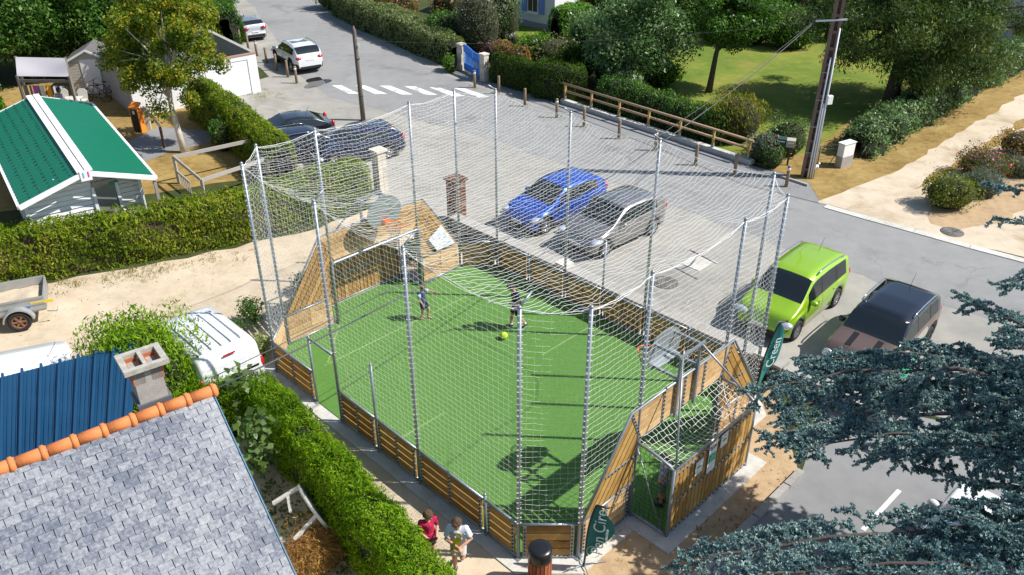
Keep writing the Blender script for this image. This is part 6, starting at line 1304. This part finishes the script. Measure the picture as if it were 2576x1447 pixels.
hedge('ivy_hedge', 'ivy clad hedge on the yard wall beside the silver car', [g(600, 118)+Vector((-.6, 0, 0)), g(575, 70)+Vector((-.8, 0, 0)), g(545, 20)+Vector((-.8, 0, 0)), g(530, -30)+Vector((-.8, 0, 0))], 2.0, 2.4, BROAD, 230, .14, .55, 'leaf', ('dark', (.012, .016, .006)), amp=.25, stray=.15)
b = g(-5, 415); tree('broadleaf_tree', 'bright leafy young tree at the left edge beside the green roof', b, 4.4, (.1, .2, 2.7), (1.3, 1.2, 1.9), LAUREL, 9000, .12, 20, .1)
bush('shrub', 'dark ivy bush under the birch against the hedge', g(570, 385)+Vector((-.2, .3, 0)), (.6, .6), 1.5, BROAD, 1600, .1, .5, 7, group='garden shrubs')
# small shrubs round the court
for (x, y), r, h_, mt, lb in (((640, 815), .55, .95, BROAD, 'loose shrub with upright shoots beside the white van'), ((660, 900), .45, .7, leaf('variegated', [(.1, .15, .03), (.28, .33, .09), (.5, .5, .26)], .3), 'round variegated shrub between van and court corner'), ((765, 735), .4, .75, GREYG, 'grey green shrub behind the far goal wing'), ((1105, 625), .5, 1.1, leaf('broom', [(.12, .14, .03), (.25, .26, .08), (.4, .38, .16)], .3), 'pale shrub behind the far goal, right side'), ((1040, 655), .4, .8, BROAD, 'dark shrub behind the far goal planks'), ((595, 850), .4, .55, BROAD, 'low shrub at the nose of the white van')):
    bush('shrub', lb, g(x, y), r, h_, mt, 1100, .08, .45, 6, group='shrubs round the court', solid=False)
# saplings and dry branch heap by the slate roof
SYC = leaf('sycamore', [(.06, .12, .02), (.13, .21, .05), (.24, .32, .12)], .35, .4, .4)
for (x, y, z), lb, n_ in (((648, 1120, 1.0), 'pale large leaved sycamore sapling against the near hedge', 260), ((610, 1010, .9), 'shaded leafy sapling behind the verge of the slate roof', 160)):
    b = g(x, y, z); t = thing('sapling', lb, 'sapling', (b.x, b.y, 0)); P = np.stack([RNG.normal(0, .17, n_), RNG.normal(0, .17, n_), RNG.uniform(.3, 1.75, n_)], 1); link('foliage', leaf_mesh('foliage', P, np.tile([[.3, -.5, .6]], (n_, 1)), .17, SYC, .85, .4), t)
    MB().tube([(0, 0, 0), (.03, 0, .9), (0, .03, 1.7)], [.02, .014, .006], 6).build('stem', BARK, t, False)
b = g(755, 1375, .25); t = thing('dead_branch_heap', 'heap of dry rust brown conifer branches beside the slate roof', 'branch heap', (b.x, b.y, 0)); A, B = [], []
for k in range(1300):
    a = random.gauss(-.35, .75); L_ = random.uniform(.25, .85); o = Vector((random.gauss(0, .13), random.gauss(0, .15), random.uniform(.08, .4))); e = o+Vector((math.cos(a)*L_, math.sin(a)*L_, random.uniform(-.1, .28))); m_ = o.lerp(e, .5)+Vector((0, 0, .06)); A += [o, m_]; B += [m_, e]
o = link('dry_twigs', strands('dry_twigs', A, B, .0035, plain('dry_twig', (.33, .17, .05), .9, var=.3)), t); o['kind'] = 'stuff'
A = np.array([tuple(p) for p in B[1::2]]); P = np.repeat(A, 4, 0)+RNG.normal(0, .04, (len(A)*4, 3)); link('dry_foliage', leaf_mesh('dry_foliage', P, np.tile([[0, 0, 1.]], (len(P), 1)), .07, DRY, .18, .8, shape='spray'), t)
MB().tube([(-.1, 0, .25), (.35, -.2, .3), (.75, -.45, .12)], [.02, .014, .006], 6).build('dead_branch', BARK, t, False)
# ivy on the ground behind the hedge, weeds along edges: nobody could count them
IVY = leaf('ivy', [(.03, .06, .01), (.08, .13, .02), (.16, .22, .06)], .2, .4, .4); P = []
for k in range(2600):
    s = random.uniform(-14, -6.5); t_ = random.gauss(5.7, .45); q = C(s, t_); P.append((q.x, q.y, random.uniform(.02, .12)))
tag(link('ground_ivy', leaf_mesh('ground_ivy', P, np.tile([[0, 0, 1.]], (len(P), 1)), .07, IVY, .8, .4)), 'low ivy covering the earth beside the slate roof', 'ivy', kind='stuff')
WEED = leaf('weed_blades', [(.1, .1, .02), (.22, .2, .05), (.42, .34, .14)], .3, .6, .3); P = []
def tuft(q, n, r):
    for k in range(n): P.append((q.x+random.gauss(0, r), q.y+random.gauss(0, r), random.uniform(.01, .07)))
P = []
for k in range(55): q = g(*[(a+(b-a)*f) for f in [random.random()] for a, b in ((0, 640), (745, 622))]); tuft(q+Vector((random.gauss(0, .3), -abs(random.gauss(.1, .35)), 0)), 26, .13)
for p, _ in bol: tuft(g(*p), 50, .2)
for k in range(14): tuft(C(random.uniform(-20, -8), 18.35)+Vector((0, 0, .0)), 14, .09)
for k in range(16): tuft(g(random.uniform(1480, 1900), random.uniform(1290, 1440)), 7, .1)
for k in range(20): tuft(g(660+random.gauss(0, 25), 240+random.gauss(0, 8)), 20, .15)
for k in range(60): tuft(g(random.uniform(2060, 2500), random.uniform(330, 460)), 8, .2)
tag(link('weed_tufts', leaf_mesh('weed_tufts', P, np.tile([[0, -.3, .5]], (len(P), 1)), .11, WEED, .12, .5, axis=np.tile([[0, 0, 1.5]], (len(P), 1)))), 'straw coloured grass tufts along the verges', 'weeds', kind='stuff')
# small chips and stones on the soil and the lane
SP = []
for k in range(700):
    q = g(random.uniform(1450, 2000), random.uniform(1080, 1447)); c_ = (q.x-q.y)*R2, (q.x+q.y)*R2
    if c_[0] > -6.2 and q.x < 6.6: SP.append((q.x, q.y, .02))
for k in range(500):
    q = g(random.uniform(0, 900), random.uniform(600, 900)); SP.append((q.x, q.y, .015))
CHIP = leaf('wood_chip', [(.16, .09, .04), (.35, .23, .12), (.5, .38, .24)], 0, .9, .2)
tag(link('wood_chips', leaf_mesh('wood_chips', SP, np.tile([[0, 0, 1.]], (len(SP), 1)), .06, CHIP, .3, .25)), 'wood chips and pebbles scattered on bare ground', 'chips', kind='stuff')
# ------------------------------------------------------------------ blue cedar at the lower right
CED = leaf('cedar_needle', [(.06, .125, .13), (.13, .23, .235), (.25, .37, .36), (.38, .47, .41)], .15, .5, .35)
CBARK = plain('cedar_bark', (.1, .085, .075), .95, bump=.5, bscale=20, var=.3, vscale=8)
cb = Vector((13.2, 9.6, 0)); ced = thing('cedar_tree', 'blue cedar with long drooping branches reaching in from the lower right', 'tree', cb)
TF, TA, tw_ = [], [], MB()
def tufts(a, b, step=.026):
    L_ = (b-a).length; n = max(1, int(L_/step)); d = (b-a)/max(L_, 1e-6)
    for k in range(n): TF.append(a.lerp(b, (k+random.random())/n)+Vector((random.gauss(0, .012), random.gauss(0, .012), random.uniform(.0, .03)))); TA.append(d)
def bough(pts, r0, twl, dens, zdroop=.12):
    """main limb through pts; flat sprays of twigs to both sides, tufts along the twigs"""
    P_ = [Vector(p) for p in pts]; cum = [0]
    for i in range(len(P_)-1): cum.append(cum[-1]+(P_[i+1]-P_[i]).length)
    tot = cum[-1]
    def at_(s):
        for i in range(len(P_)-1):
            if s <= cum[i+1]: return P_[i].lerp(P_[i+1], (s-cum[i])/(cum[i+1]-cum[i])), (P_[i+1]-P_[i]).normalized()
        return P_[-1], (P_[-1]-P_[-2]).normalized()
    fine = [at_(tot*k/20)[0]+Vector((0, 0, .05*math.sin(k*1.7))) for k in range(21)]; tw_.tube(fine, [r0*(1-.9*k/20)+.006 for k in range(21)], 7)
    n = int(tot*dens*1.12)
    for k in range(n):
        s = tot*(k+random.random())/n; p, d = at_(s); side = LFT(Vector((d.x, d.y, 0)).normalized())*random.choice((-1, 1)); f = s/tot
        L_ = twl*(1.15-.8*f**1.5)*random.uniform(.45, 1.1); dr = (side*random.uniform(.6, 1.)+d*random.uniform(.35, .9)).normalized(); e = p+dr*L_+UP*(-zdroop*L_+random.gauss(0, .07)); m_ = p.lerp(e, .5)+UP*(.06*L_)
        tw_.tube([p, m_, e], [.011, .008, .004], 4); tufts(p.lerp(m_, .25), m_); tufts(m_, e)
        for j in range(int(L_*12)):
            u = random.uniform(.15, 1); o = p.lerp(m_, u*2) if u < .5 else m_.lerp(e, u*2-1); sd = (dr.cross(UP)*random.choice((-1, 1))*random.uniform(.5, 1)+dr*random.uniform(.3, .9)).normalized(); l2 = random.uniform(.12, .38)*(1.1-.5*u); e2_ = o+sd*l2+UP*(-.25*l2+random.gauss(0, .03)); tw_.tube([o, e2_], [.005, .003], 3, cap=False); tufts(o, e2_)
    tufts(P_[-2].lerp(P_[-1], .5), P_[-1])
def bp_(x, y, z): return g(x, y, z)
B_ = [
 ([(cb.x, cb.y, 4.6), bp_(2600, 960, 4.2), bp_(2380, 930, 4.0), bp_(2150, 935, 3.7), bp_(1990, 960, 3.4), bp_(1890, 995, 3.1)], .09, 1.25, 13),
 ([(cb.x, cb.y, 4.2), bp_(2600, 1060, 4.0), bp_(2380, 1040, 3.7), bp_(2180, 1040, 3.4), bp_(2020, 1075, 3.1), bp_(1930, 1110, 2.9)], .08, 1.2, 13),
 ([(cb.x, cb.y, 4.3), bp_(2600, 1010, 4.1), bp_(2400, 985, 3.85), bp_(2200, 985, 3.55), bp_(2040, 1010, 3.3), bp_(1960, 1045, 3.1)], .06, 1.1, 15),
 ([(cb.x, cb.y, 4.4), bp_(2500, 905, 4.2), bp_(2300, 890, 4.0), bp_(2120, 900, 3.7), bp_(2020, 915, 3.5)], .05, .9, 14),
 ([(cb.x, cb.y, 4.1), bp_(2600, 1110, 3.9), bp_(2360, 1090, 3.6), bp_(2140, 1100, 3.3), bp_(2010, 1140, 3.0)], .06, 1.1, 14),
 ([(cb.x, cb.y, 5.0), bp_(2640, 1200, 4.9), bp_(2540, 1160, 4.7), bp_(2440, 1150, 4.5)], .06, .9, 14),
 ([(cb.x, cb.y, 5.2), bp_(2640, 1290, 5.0), bp_(2540, 1270, 4.8), bp_(2440, 1265, 4.6)], .06, .9, 14),
 ([(cb.x, cb.y, 5.6), bp_(2640, 1080, 5.2), bp_(2560, 1030, 5.0), bp_(2480, 1000, 4.8)], .06, .9, 14),
 ([(cb.x, cb.y, 4.0), bp_(2620, 1150, 4.0), bp_(2460, 1120, 3.8), bp_(2300, 1130, 3.5), bp_(2180, 1170, 3.2)], .07, .95, 11),
 ([(cb.x, cb.y, 4.0), bp_(2560, 1230, 3.8), bp_(2420, 1200, 3.5), bp_(2320, 1180, 3.3)], .06, .8, 10),
 ([(cb.x, cb.y, 4.8), bp_(2620, 1330, 4.6), bp_(2380, 1330, 4.3), bp_(2150, 1350, 4.0), bp_(1950, 1370, 3.7), bp_(1800, 1400, 3.5), bp_(1720, 1432, 3.3)], .09, 1.05, 14),
 ([(cb.x, cb.y, 4.8), bp_(2620, 1420, 4.8), bp_(2380, 1420, 4.5), bp_(2150, 1425, 4.2), bp_(1980, 1440, 4.0), bp_(1850, 1465, 3.8)], .08, 1.0, 14),
 ([(cb.x, cb.y, 5.2), bp_(2650, 1380, 5.0), bp_(2500, 1330, 4.8), bp_(2350, 1290, 4.5)], .07, .8, 11),
 ([(cb.x, cb.y, 5.2), bp_(2650, 1480, 5.2), bp_(2450, 1470, 5.0), bp_(2250, 1470, 4.7)], .07, .9, 12),
 ([(cb.x, cb.y, 6.0), bp_(2680, 860, 6.0), bp_(2590, 830, 5.9), bp_(2500, 790, 5.7), bp_(2420, 745, 5.5)], .06, .75, 10),
 ([(cb.x, cb.y, 6.2), bp_(2700, 700, 6.4), bp_(2610, 690, 6.3), bp_(2520, 725, 6.1)], .05, .7, 10),
 ([(cb.x, cb.y, 6.6), bp_(2700, 480, 7.0), bp_(2600, 480, 6.9), bp_(2530, 470, 6.8), bp_(2470, 468, 6.7)], .04, .45, 9),
 ([(cb.x, cb.y, 6.0), bp_(2700, 950, 6.2), bp_(2600, 900, 6.0), bp_(2540, 860, 5.9)], .05, .8, 11),
 ([(cb.x, cb.y, 6.4), bp_(2720, 590, 6.8), bp_(2620, 570, 6.7), bp_(2560, 560, 6.6), bp_(2505, 550, 6.5)], .04, .5, 8)]
for pts, r0, twl, dens in B_: bough(pts, r0, twl*.88, dens)
TFa = np.array([tuple(p) for p in TF]); TAa = np.array([tuple(p) for p in TA]); rep = 9
P = np.repeat(TFa, rep, 0); ax = unit(RNG.normal(0, 1, (len(P), 3))+np.array([[0, 0, .55]])); P = P+ax*.014
nn_ = unit(np.cross(ax, RNG.normal(0, 1, (len(P), 3)))+1e-6)
link('needles', leaf_mesh('needles', P-np.array(cb)[None], nn_, .06, CED, .42, .05, axis=ax*3), ced)
tw_.tube([cb, cb+UP*4, cb+UP*8], [.38, .28, .12], 12); tw_.build('trunk', CBARK, ced)
print('tufts', len(TF))
# ------------------------------------------------------------------ people
SKIN = plain('skin', (.5, .27, .17), .55, var=.08, vscale=8)
def soft(o, vox, it=4):
    r = o.modifiers.new('remesh', 'REMESH'); r.mode = 'VOXEL'; r.voxel_size = vox; r.use_smooth_shade = True
    s = o.modifiers.new('smooth', 'SMOOTH'); s.iterations = it; s.factor = .5
    return o
def limb(m, pts, rs, n=12):
    m.tube(pts, rs, n)
    for p, r in zip(pts, rs): m.ball(p, r, 12, 8)
def person(label, loc, yaw, H, J, cl, hand=('open', 'open'), hair=(.05, .03, .018), vox=.0075, group=None):
    """J: joints in units of the standing height, x forward, y left"""
    t = thing('person', label, 'person', loc, yaw, group); S = lambda p: Vector(p)*H
    j = {'pelvis': (0, 0, .52), 'chest': (.005, 0, .715), 'neck': (.005, 0, .825), 'head': (.015, 0, .925), 'hipL': (0, .05, .5), 'hipR': (0, -.05, .5), 'shL': (0, .105, .795), 'shR': (0, -.105, .795),
         'elL': (-.02, .13, .64), 'elR': (-.02, -.13, .64), 'wrL': (.02, .14, .5), 'wrR': (.02, -.14, .5), 'knL': (.01, .055, .275), 'knR': (.01, -.055, .275), 'anL': (-.01, .055, .045), 'anR': (-.01, -.055, .045), 'toL': (.09, .065, .018), 'toR': (.09, -.065, .018), 'look': (1, 0, -.1)}
    j.update(J); j = {k: (S(v) if k != 'look' else Vector(v).normalized()) for k, v in j.items()}
    b = MB(); hr = .068*H*1.12
    d = (j['neck']-j['pelvis']).normalized(); up = d
    # trunk
    limb(b, [j['pelvis'], j['pelvis'].lerp(j['chest'], .5), j['chest'], j['neck']-d*.03*H], [.07*H, .064*H, .07*H, .045*H]);
    for s in ('L', 'R'):
        limb(b, [j['chest']+(j['sh'+s]-j['chest'])*.45, j['sh'+s]], [.055*H, .036*H]); limb(b, [j['pelvis'], j['hip'+s]], [.06*H, .06*H])
        limb(b, [j['sh'+s], j['sh'+s].lerp(j['el'+s], .5), j['el'+s], j['el'+s].lerp(j['wr'+s], .4), j['wr'+s]], [.032*H, .029*H, .024*H, .0255*H, .0165*H])
        limb(b, [j['hip'+s], j['hip'+s].lerp(j['kn'+s], .5), j['kn'+s], j['kn'+s].lerp(j['an'+s], .35), j['an'+s]], [.058*H, .05*H, .036*H, .037*H, .021*H])
        f = j['to'+s]-j['an'+s]; limb(b, [j['an'+s]+Vector((0, 0, -.012*H)), j['an'+s]+f*.55, j['to'+s]], [.024*H, .024*H, .017*H])
        # hand: palm, four fingers and a thumb, slightly curled
        wd = (j['wr'+s]-j['el'+s]).normalized(); side = Vector(j.get('pn'+s, wd.orthogonal())).normalized() if 'pn'+s in j else (wd.cross(Vector((1, 0, 0))) if abs(wd.x) < .8 else wd.cross(UP)).normalized()
        pn = (side-wd*side.dot(wd)).normalized(); acr = wd.cross(pn).normalized(); pc = j['wr'+s]+wd*.028*H; b.ball(pc, 1, 10, 8, 0, (.001, .001, .001)); limb(b, [j['wr'+s], pc+wd*.012*H], [.0165*H, .02*H]); limb(b, [pc+acr*.014*H, pc-acr*.014*H], [.0125*H, .0125*H])
        for k, (o, ln) in enumerate(((.022, .042), (.0075, .048), (-.0075, .045), (-.022, .036))):
            q0 = pc+acr*o*H+wd*.02*H; q1 = q0+(wd*.8+pn*.35)*ln*.55*H; q2 = q1+(wd*.45+pn*.75)*ln*.5*H; limb(b, [q0, q1, q2], [.0068*H, .0064*H, .0058*H], 8)
        q0 = pc+acr*.02*H-wd*.012*H; q1 = q0+(acr*.75+wd*.5+pn*.25)*.026*H; q2 = q1+(wd*.75+pn*.4+acr*.15)*.022*H; limb(b, [q0, q1, q2], [.0085*H, .0078*H, .0068*H], 8)
    # head
    hc = j['head']; lk = j['look']; lf = UP.cross(lk).normalized(); hu_ = lk.cross(lf).normalized(); R3 = Matrix((lk, lf, hu_)).transposed()
    def hp_(p): return hc+R3 @ (Vector(p)*hr)
    limb(b, [j['neck']-d*.02*H, hp_((-.15, 0, -.55))], [.036*H, .034*H])
    def eball(m, c, r, sc, n=16, k=10):
        vs = [hp_((c[0]+r*sc[0]*math.sin(pi*i/k)*math.cos(2*pi*q/n), c[1]+r*sc[1]*math.sin(pi*i/k)*math.sin(2*pi*q/n), c[2]-r*sc[2]*math.cos(pi*i/k))) for i in range(k+1) for q in range(n)]
        m.add(vs, [(i*n+q, i*n+(q+1) % n, (i+1)*n+(q+1) % n, (i+1)*n+q) for i in range(k) for q in range(n)], 0, True)
    eball(b, (0, 0, .12), 1, (.95, .8, .92)); eball(b, (.3, 0, -.5), 1, (.55, .5, .5)); eball(b, (.92, 0, -.08), .16, (1, .8, 1.5)); eball(b, (.72, 0, -.48), .2, (1, 1.5, .8))
    for s in (-1, 1): eball(b, (-.08, .82*s, -.05), .2, (.8, .45, 1.2))
    body = soft(b.build('body', SKIN, t, False), vox*H/1.4)
    e = MB(); eye = plain('eye_dark', (.02, .012, .01), .2)
    for s in (-1, 1): eball(e, (.8, .3*s, .06), .1, (1, 1.2, .8), 8, 6)
    e.build('eyes', eye, t, False); e = MB(); eball(e, (.86, 0, -.43), .1, (.8, 2.4, .5), 8, 6); e.build('mouth', plain('lips', (.35, .1, .08), .5), t, False)
    hm = MB(); eball(hm, (-.14, 0, .26), 1, (.98, .9, .88), 28, 18); eball(hm, (-.35, 0, -.1), 1, (.72, .8, .75), 20, 12); eball(hm, (.42, 0, .72), .42, (1.0, 1.35, .7), 14, 8)
    for k in range(70):
        a = random.uniform(0, 2*pi); z = random.uniform(.15, 1); rr = math.sqrt(max(0, 1-z*z)); p = (-.14+.98*rr*math.cos(a), .9*rr*math.sin(a), .26+.88*z); eball(hm, p, random.uniform(.07, .14), (1, 1, 1), 6, 4)
    soft(hm.build('hair', plain('hair_%02d%02d' % (hair[0]*100, hair[1]*100), hair, .7, bump=.8, bscale=120, var=.35, vscale=40), t, False), vox*H/1.4*.9, 1)
    # clothes
    if 'shirt' in cl:
        m = MB(); g_ = .011*H; limb(m, [j['pelvis']+d*.0*H, j['pelvis'].lerp(j['chest'], .5), j['chest'], j['neck']-d*.028*H], [.078*H, .074*H+g_*.4, .074*H+g_, .043*H]); m.tube([j['pelvis']-d*.055*H, j['pelvis']+d*.05*H], [.096*H, .09*H], 16)
        for s in ('L', 'R'):
            limb(m, [j['chest']+(j['sh'+s]-j['chest'])*.4, j['sh'+s]], [.063*H, .045*H]); e = j['sh'+s].lerp(j['el'+s], cl.get('sleeve', .72)); m.tube([j['sh'+s], e], [.043*H, .046*H], 14)
            m.tube([j['chest']+(j['sh'+s]-j['chest'])*.35-d*.1*H, j['hip'+s]+d*.02*H], [.06*H, .066*H], 12)
        soft(m.build('shirt', cl['shirt'], t, False), vox*H/1.4*1.1, 3)
        if cl.get('sleeves'):
            for s in ('L', 'R'): m = MB(); m.tube([j['sh'+s].lerp(j['el'+s], .12), j['sh'+s].lerp(j['el'+s], .72)], [.0475*H, .0485*H], 16); m.build('sleeve', cl['sleeves'], t, False)
    m = MB(); limb(m, [j['pelvis']+d*.01*H, j['pelvis']-d*.03*H], [.079*H, .076*H])
    for s in ('L', 'R'):
        limb(m, [j['pelvis'], j['hip'+s]], [.068*H, .068*H]); e = j['hip'+s].lerp(j['kn'+s], cl.get('short', .82)); m.tube([j['hip'+s], j['hip'+s].lerp(e, .5), e], [.067*H, .062*H, .06*H], 14)
    soft(m.build('shorts', cl['shorts'], t, False), vox*H/1.4*1.1, 3)
    if 'shoes' in cl:
        for s in ('L', 'R'):
            f = (j['to'+s]-j['an'+s]); m = MB(); a0 = j['an'+s]; fl = Vector((f.x, f.y, f.z*.0)); limb(m, [a0+Vector((0, 0, -.02*H))-f*.15, a0+f*.5+Vector((0, 0, -.004*H)), j['to'+s]], [.029*H, .029*H, .022*H]); soft(m.build('shoe', cl['shoes'], t, False), vox*H/1.4, 2)
            if 'sock' in cl: m = MB(); m.tube([a0-Vector((0, 0, .005*H)), a0.lerp(j['kn'+s], .16)], [.027*H, .027*H], 12); m.build('sock', cl['sock'], t, False)
            if 'sole' in cl: m = MB(); q0 = a0-f*.25; q1 = j['to'+s]+f*.1; dz = Vector((0, 0, -.028*H)); m.bar(q0+Vector((0, 0, -.036*H)), q1+Vector((0, 0, -.012*H)), .05*H, .014*H); m.build('sole', cl['sole'], t, False)
    return t
NAVY = plain('navy_cotton', (.02, .035, .11), .9, bump=.15); LBLUE = plain('light_blue_cotton', (.35, .45, .65), .9); DNAVY = plain('dark_navy_cotton', (.012, .014, .03), .9); DSH = plain('black_cotton', (.015, .018, .022), .9)
CRIM = plain('crimson_cotton', (.42, .008, .06), .85, bump=.15); WTEE = plain('pale_tee', (.62, .66, .76), .9, bump=.15, var=.06); CREAM = plain('stone_shorts', (.55, .51, .47), .9, bump=.15); GSH = plain('sage_shorts', (.12, .2, .15), .9)
DSHOE = plain('navy_shoe', (.02, .025, .05), .6)
def plaid():
    m, nt, b = new_mat('plaid_cotton'); N = nt.nodes; L = nt.links; tc = N.new('ShaderNodeTexCoord'); prev = None
    for ax_, sc in (('X', 11), ('Y', 11), ('Z', 11)):
        w = N.new('ShaderNodeTexWave'); w.bands_direction = ax_; w.inputs['Scale'].default_value = sc; w.inputs['Distortion'].default_value = .3; L.new(tc.outputs['Object'], w.inputs['Vector'])
        if prev is None: prev = w.outputs[1]
        else:
            a = N.new('ShaderNodeMath'); a.operation = 'ADD'; L.new(prev, a.inputs[0]); L.new(w.outputs[1], a.inputs[1]); prev = a.outputs[0]
    mu = N.new('ShaderNodeMath'); mu.operation = 'MULTIPLY'; mu.inputs[1].default_value = .33; L.new(prev, mu.inputs[0]); cr = N.new('ShaderNodeValToRGB'); e = cr.color_ramp.elements; e[0].position = .3; e[0].color = (.04, .08, .2, 1); e[1].position = .65; e[1].color = (.62, .66, .72, 1); L.new(mu.outputs[0], cr.inputs[0]); L.new(cr.outputs[0], b.inputs['Base Color']); sock(b, 'Roughness', .9); return m
BROWN = (.09, .05, .025)
q = g(1066, 806); person('barefoot boy in navy tee with pale sleeves, arm stretched out, on the turf', (q.x, q.y, .055), rad(-14), 1.19,
    {'pelvis': (.0, 0, .51), 'chest': (-.02, .0, .71), 'neck': (-.015, 0, .82), 'head': (.02, 0, .915), 'look': (.9, -.25, -.45), 'shL': (.02, .095, .785), 'shR': (-.05, -.1, .79), 'elL': (.16, .13, .765), 'wrL': (.3, .11, .75), 'elR': (-.02, -.14, .63), 'wrR': (.05, -.13, .49),
     'hipL': (0, .05, .49), 'hipR': (0, -.05, .49), 'knL': (.13, .05, .3), 'anL': (.1, .05, .05), 'toL': (.2, .05, .02), 'knR': (.02, -.05, .27), 'anR': (-.06, -.05, .045), 'toR': (.03, -.06, .02)}, {'shirt': NAVY, 'sleeves': LBLUE, 'shorts': plain('navy_shorts', (.012, .025, .09), .9)}, hair=(.2, .1, .045))
q = g(1300, 828); person('boy in dark tee and shorts with white socks striding left on the turf', (q.x, q.y, .055), rad(188), 1.56,
    {'pelvis': (.0, 0, .52), 'chest': (.03, 0, .72), 'neck': (.06, 0, .815), 'head': (.11, 0, .895), 'look': (.8, .1, -.75), 'shL': (.04, .105, .785), 'shR': (.04, -.105, .785), 'elL': (-.02, .14, .64), 'wrL': (.07, .13, .52), 'elR': (.0, -.14, .63), 'wrR': (.08, -.12, .51),
     'knL': (-.02, .05, .28), 'anL': (-.16, .05, .1), 'toL': (-.11, .055, .02), 'knR': (.08, -.05, .28), 'anR': (.1, -.05, .045), 'toR': (.2, -.055, .02)}, {'shirt': DNAVY, 'shorts': DSH, 'shoes': DSHOE, 'sock': WHITE, 'sole': WHITE}, hair=(.03, .02, .015))
q = g(1663, 1273); person('boy in blue plaid shirt standing inside the near goal', (q.x, q.y, .055), rad(150), 1.42,
    {'head': (.03, 0, .92), 'look': (.9, .2, -.35), 'elL': (-.03, .13, .64), 'wrL': (.05, .12, .52), 'knR': (.03, -.05, .28)}, {'shirt': plaid(), 'shorts': GSH, 'shoes': DSHOE, 'sock': plain('dark_sock', (.02, .02, .025), .9)}, hair=(.025, .018, .014))
q = g(1082, 1405); person('boy in crimson tee holding a phone behind the near hedge', (q.x, q.y, .01), rad(-62), 1.36,
    {'head': (.035, .0, .915), 'look': (.75, .55, -.55), 'elL': (.0, .15, .63), 'wrL': (.15, .07, .57), 'elR': (.0, -.15, .63), 'wrR': (.14, -.06, .57)}, {'shirt': CRIM, 'shorts': DSH, 'shoes': DSHOE}, hair=BROWN)
pq = q+Vector((math.cos(rad(-62)), math.sin(rad(-62)), 0))*.26; t = thing('phone', 'black phone held by the boy in crimson', 'phone', (pq.x, pq.y, .79), rad(-62)); MB().box((0, 0, 0), (.07, .15, .01)).build('case', BLACK, t, False); MB().box((0, 0, .006), (.062, .135, .002)).build('screen', GLASS, t, False)
q = g(1156, 1432); yw = rad(-96); pw = person('boy in pale tee and stone shorts hugging a skateboard, walking on the path', (q.x, q.y, .01), yw, 1.46,
    {'pelvis': (-.02, 0, .525), 'chest': (.0, 0, .72), 'neck': (.01, 0, .825), 'head': (.045, .0, .915), 'look': (.85, -.3, -.5), 'shL': (0, .11, .795), 'shR': (0, -.11, .79), 'elL': (.03, .185, .64), 'wrL': (.155, .045, .58), 'elR': (.05, -.16, .62), 'wrR': (.165, .02, .6),
     'knR': (.05, -.05, .28), 'anR': (.02, -.05, .045), 'toR': (.12, -.06, .018), 'knL': (.07, .06, .3), 'anL': (-.14, .06, .19), 'toL': (-.14, .065, .09)}, {'shirt': WTEE, 'shorts': CREAM, 'shoes': DSHOE, 'sleeve': .75, 'short': .72}, hair=BROWN)
ch_ = Matrix.Rotation(yw, 4, 'Z'); c0 = Vector((q.x, q.y, 0))+(ch_ @ Vector((.185, .0, .94)))
sk = thing('skateboard', 'small yellow skateboard with mauve wheels held against the pale tee', 'skateboard', c0, yw); tlt = Matrix.Rotation(rad(-14), 3, 'X')
dk = MB(); pr = []
for k in range(20):
    a = 2*pi*k/20; pr.append((.0, .072*math.copysign(abs(math.sin(a))**.6, math.sin(a)), .29*math.copysign(abs(math.cos(a))**.75, math.cos(a))))
dk.slab([tlt @ Vector(p) for p in pr], (1, 0, 0), .012); dk.build('deck', plain('deck_yellow', (.5, .48, .01), .35), sk, False)
for z in (-.18, .18):
    tr = MB(); tr.bar(tlt @ Vector((.03, -.055, z)), tlt @ Vector((.03, .055, z)), .03, .03); tr.bar(tlt @ Vector((.012, 0, z-.03)), tlt @ Vector((.012, 0, z+.03)), .05, .02, (1, 0, 0)); tr = tr.build('truck', CHROME, sk, False)
    for y in (-.062, .062): MB().tube([tlt @ Vector((.035, y-.018, z)), tlt @ Vector((.035, y+.018, z))], .028, 14).build('wheel', plain('wheel_mauve', (.32, .2, .22), .5), tr, False)
me_l = letters('San Diego', .07, plain('tee_print', (.1, .12, .2), .9), 'shirt_print', pw, Matrix.Translation((.133, .0, 1.12)) @ Matrix((Vector((0, 1, 0)), Vector((-.15, 0, 1)).normalized(), Vector((1, 0, .15)).normalized())).transposed().to_4x4())
q = tc_; person('dark haired person seated at the terrace table under the awning', (q.x+.15, q.y-.55, .12), rad(80), 1.6, {'knL': (.24, .06, .5), 'knR': (.24, -.06, .5), 'anL': (.25, .06, .2), 'anR': (.25, -.06, .2), 'toL': (.33, .06, .17), 'toR': (.33, -.06, .17), 'wrL': (.2, .1, .6), 'wrR': (.2, -.1, .6)}, {'shirt': plain('grey_tee', (.3, .3, .32), .9), 'shorts': DSH}, hair=(.02, .012, .01), vox=.012)
me_l['kind'] = 'stuff'
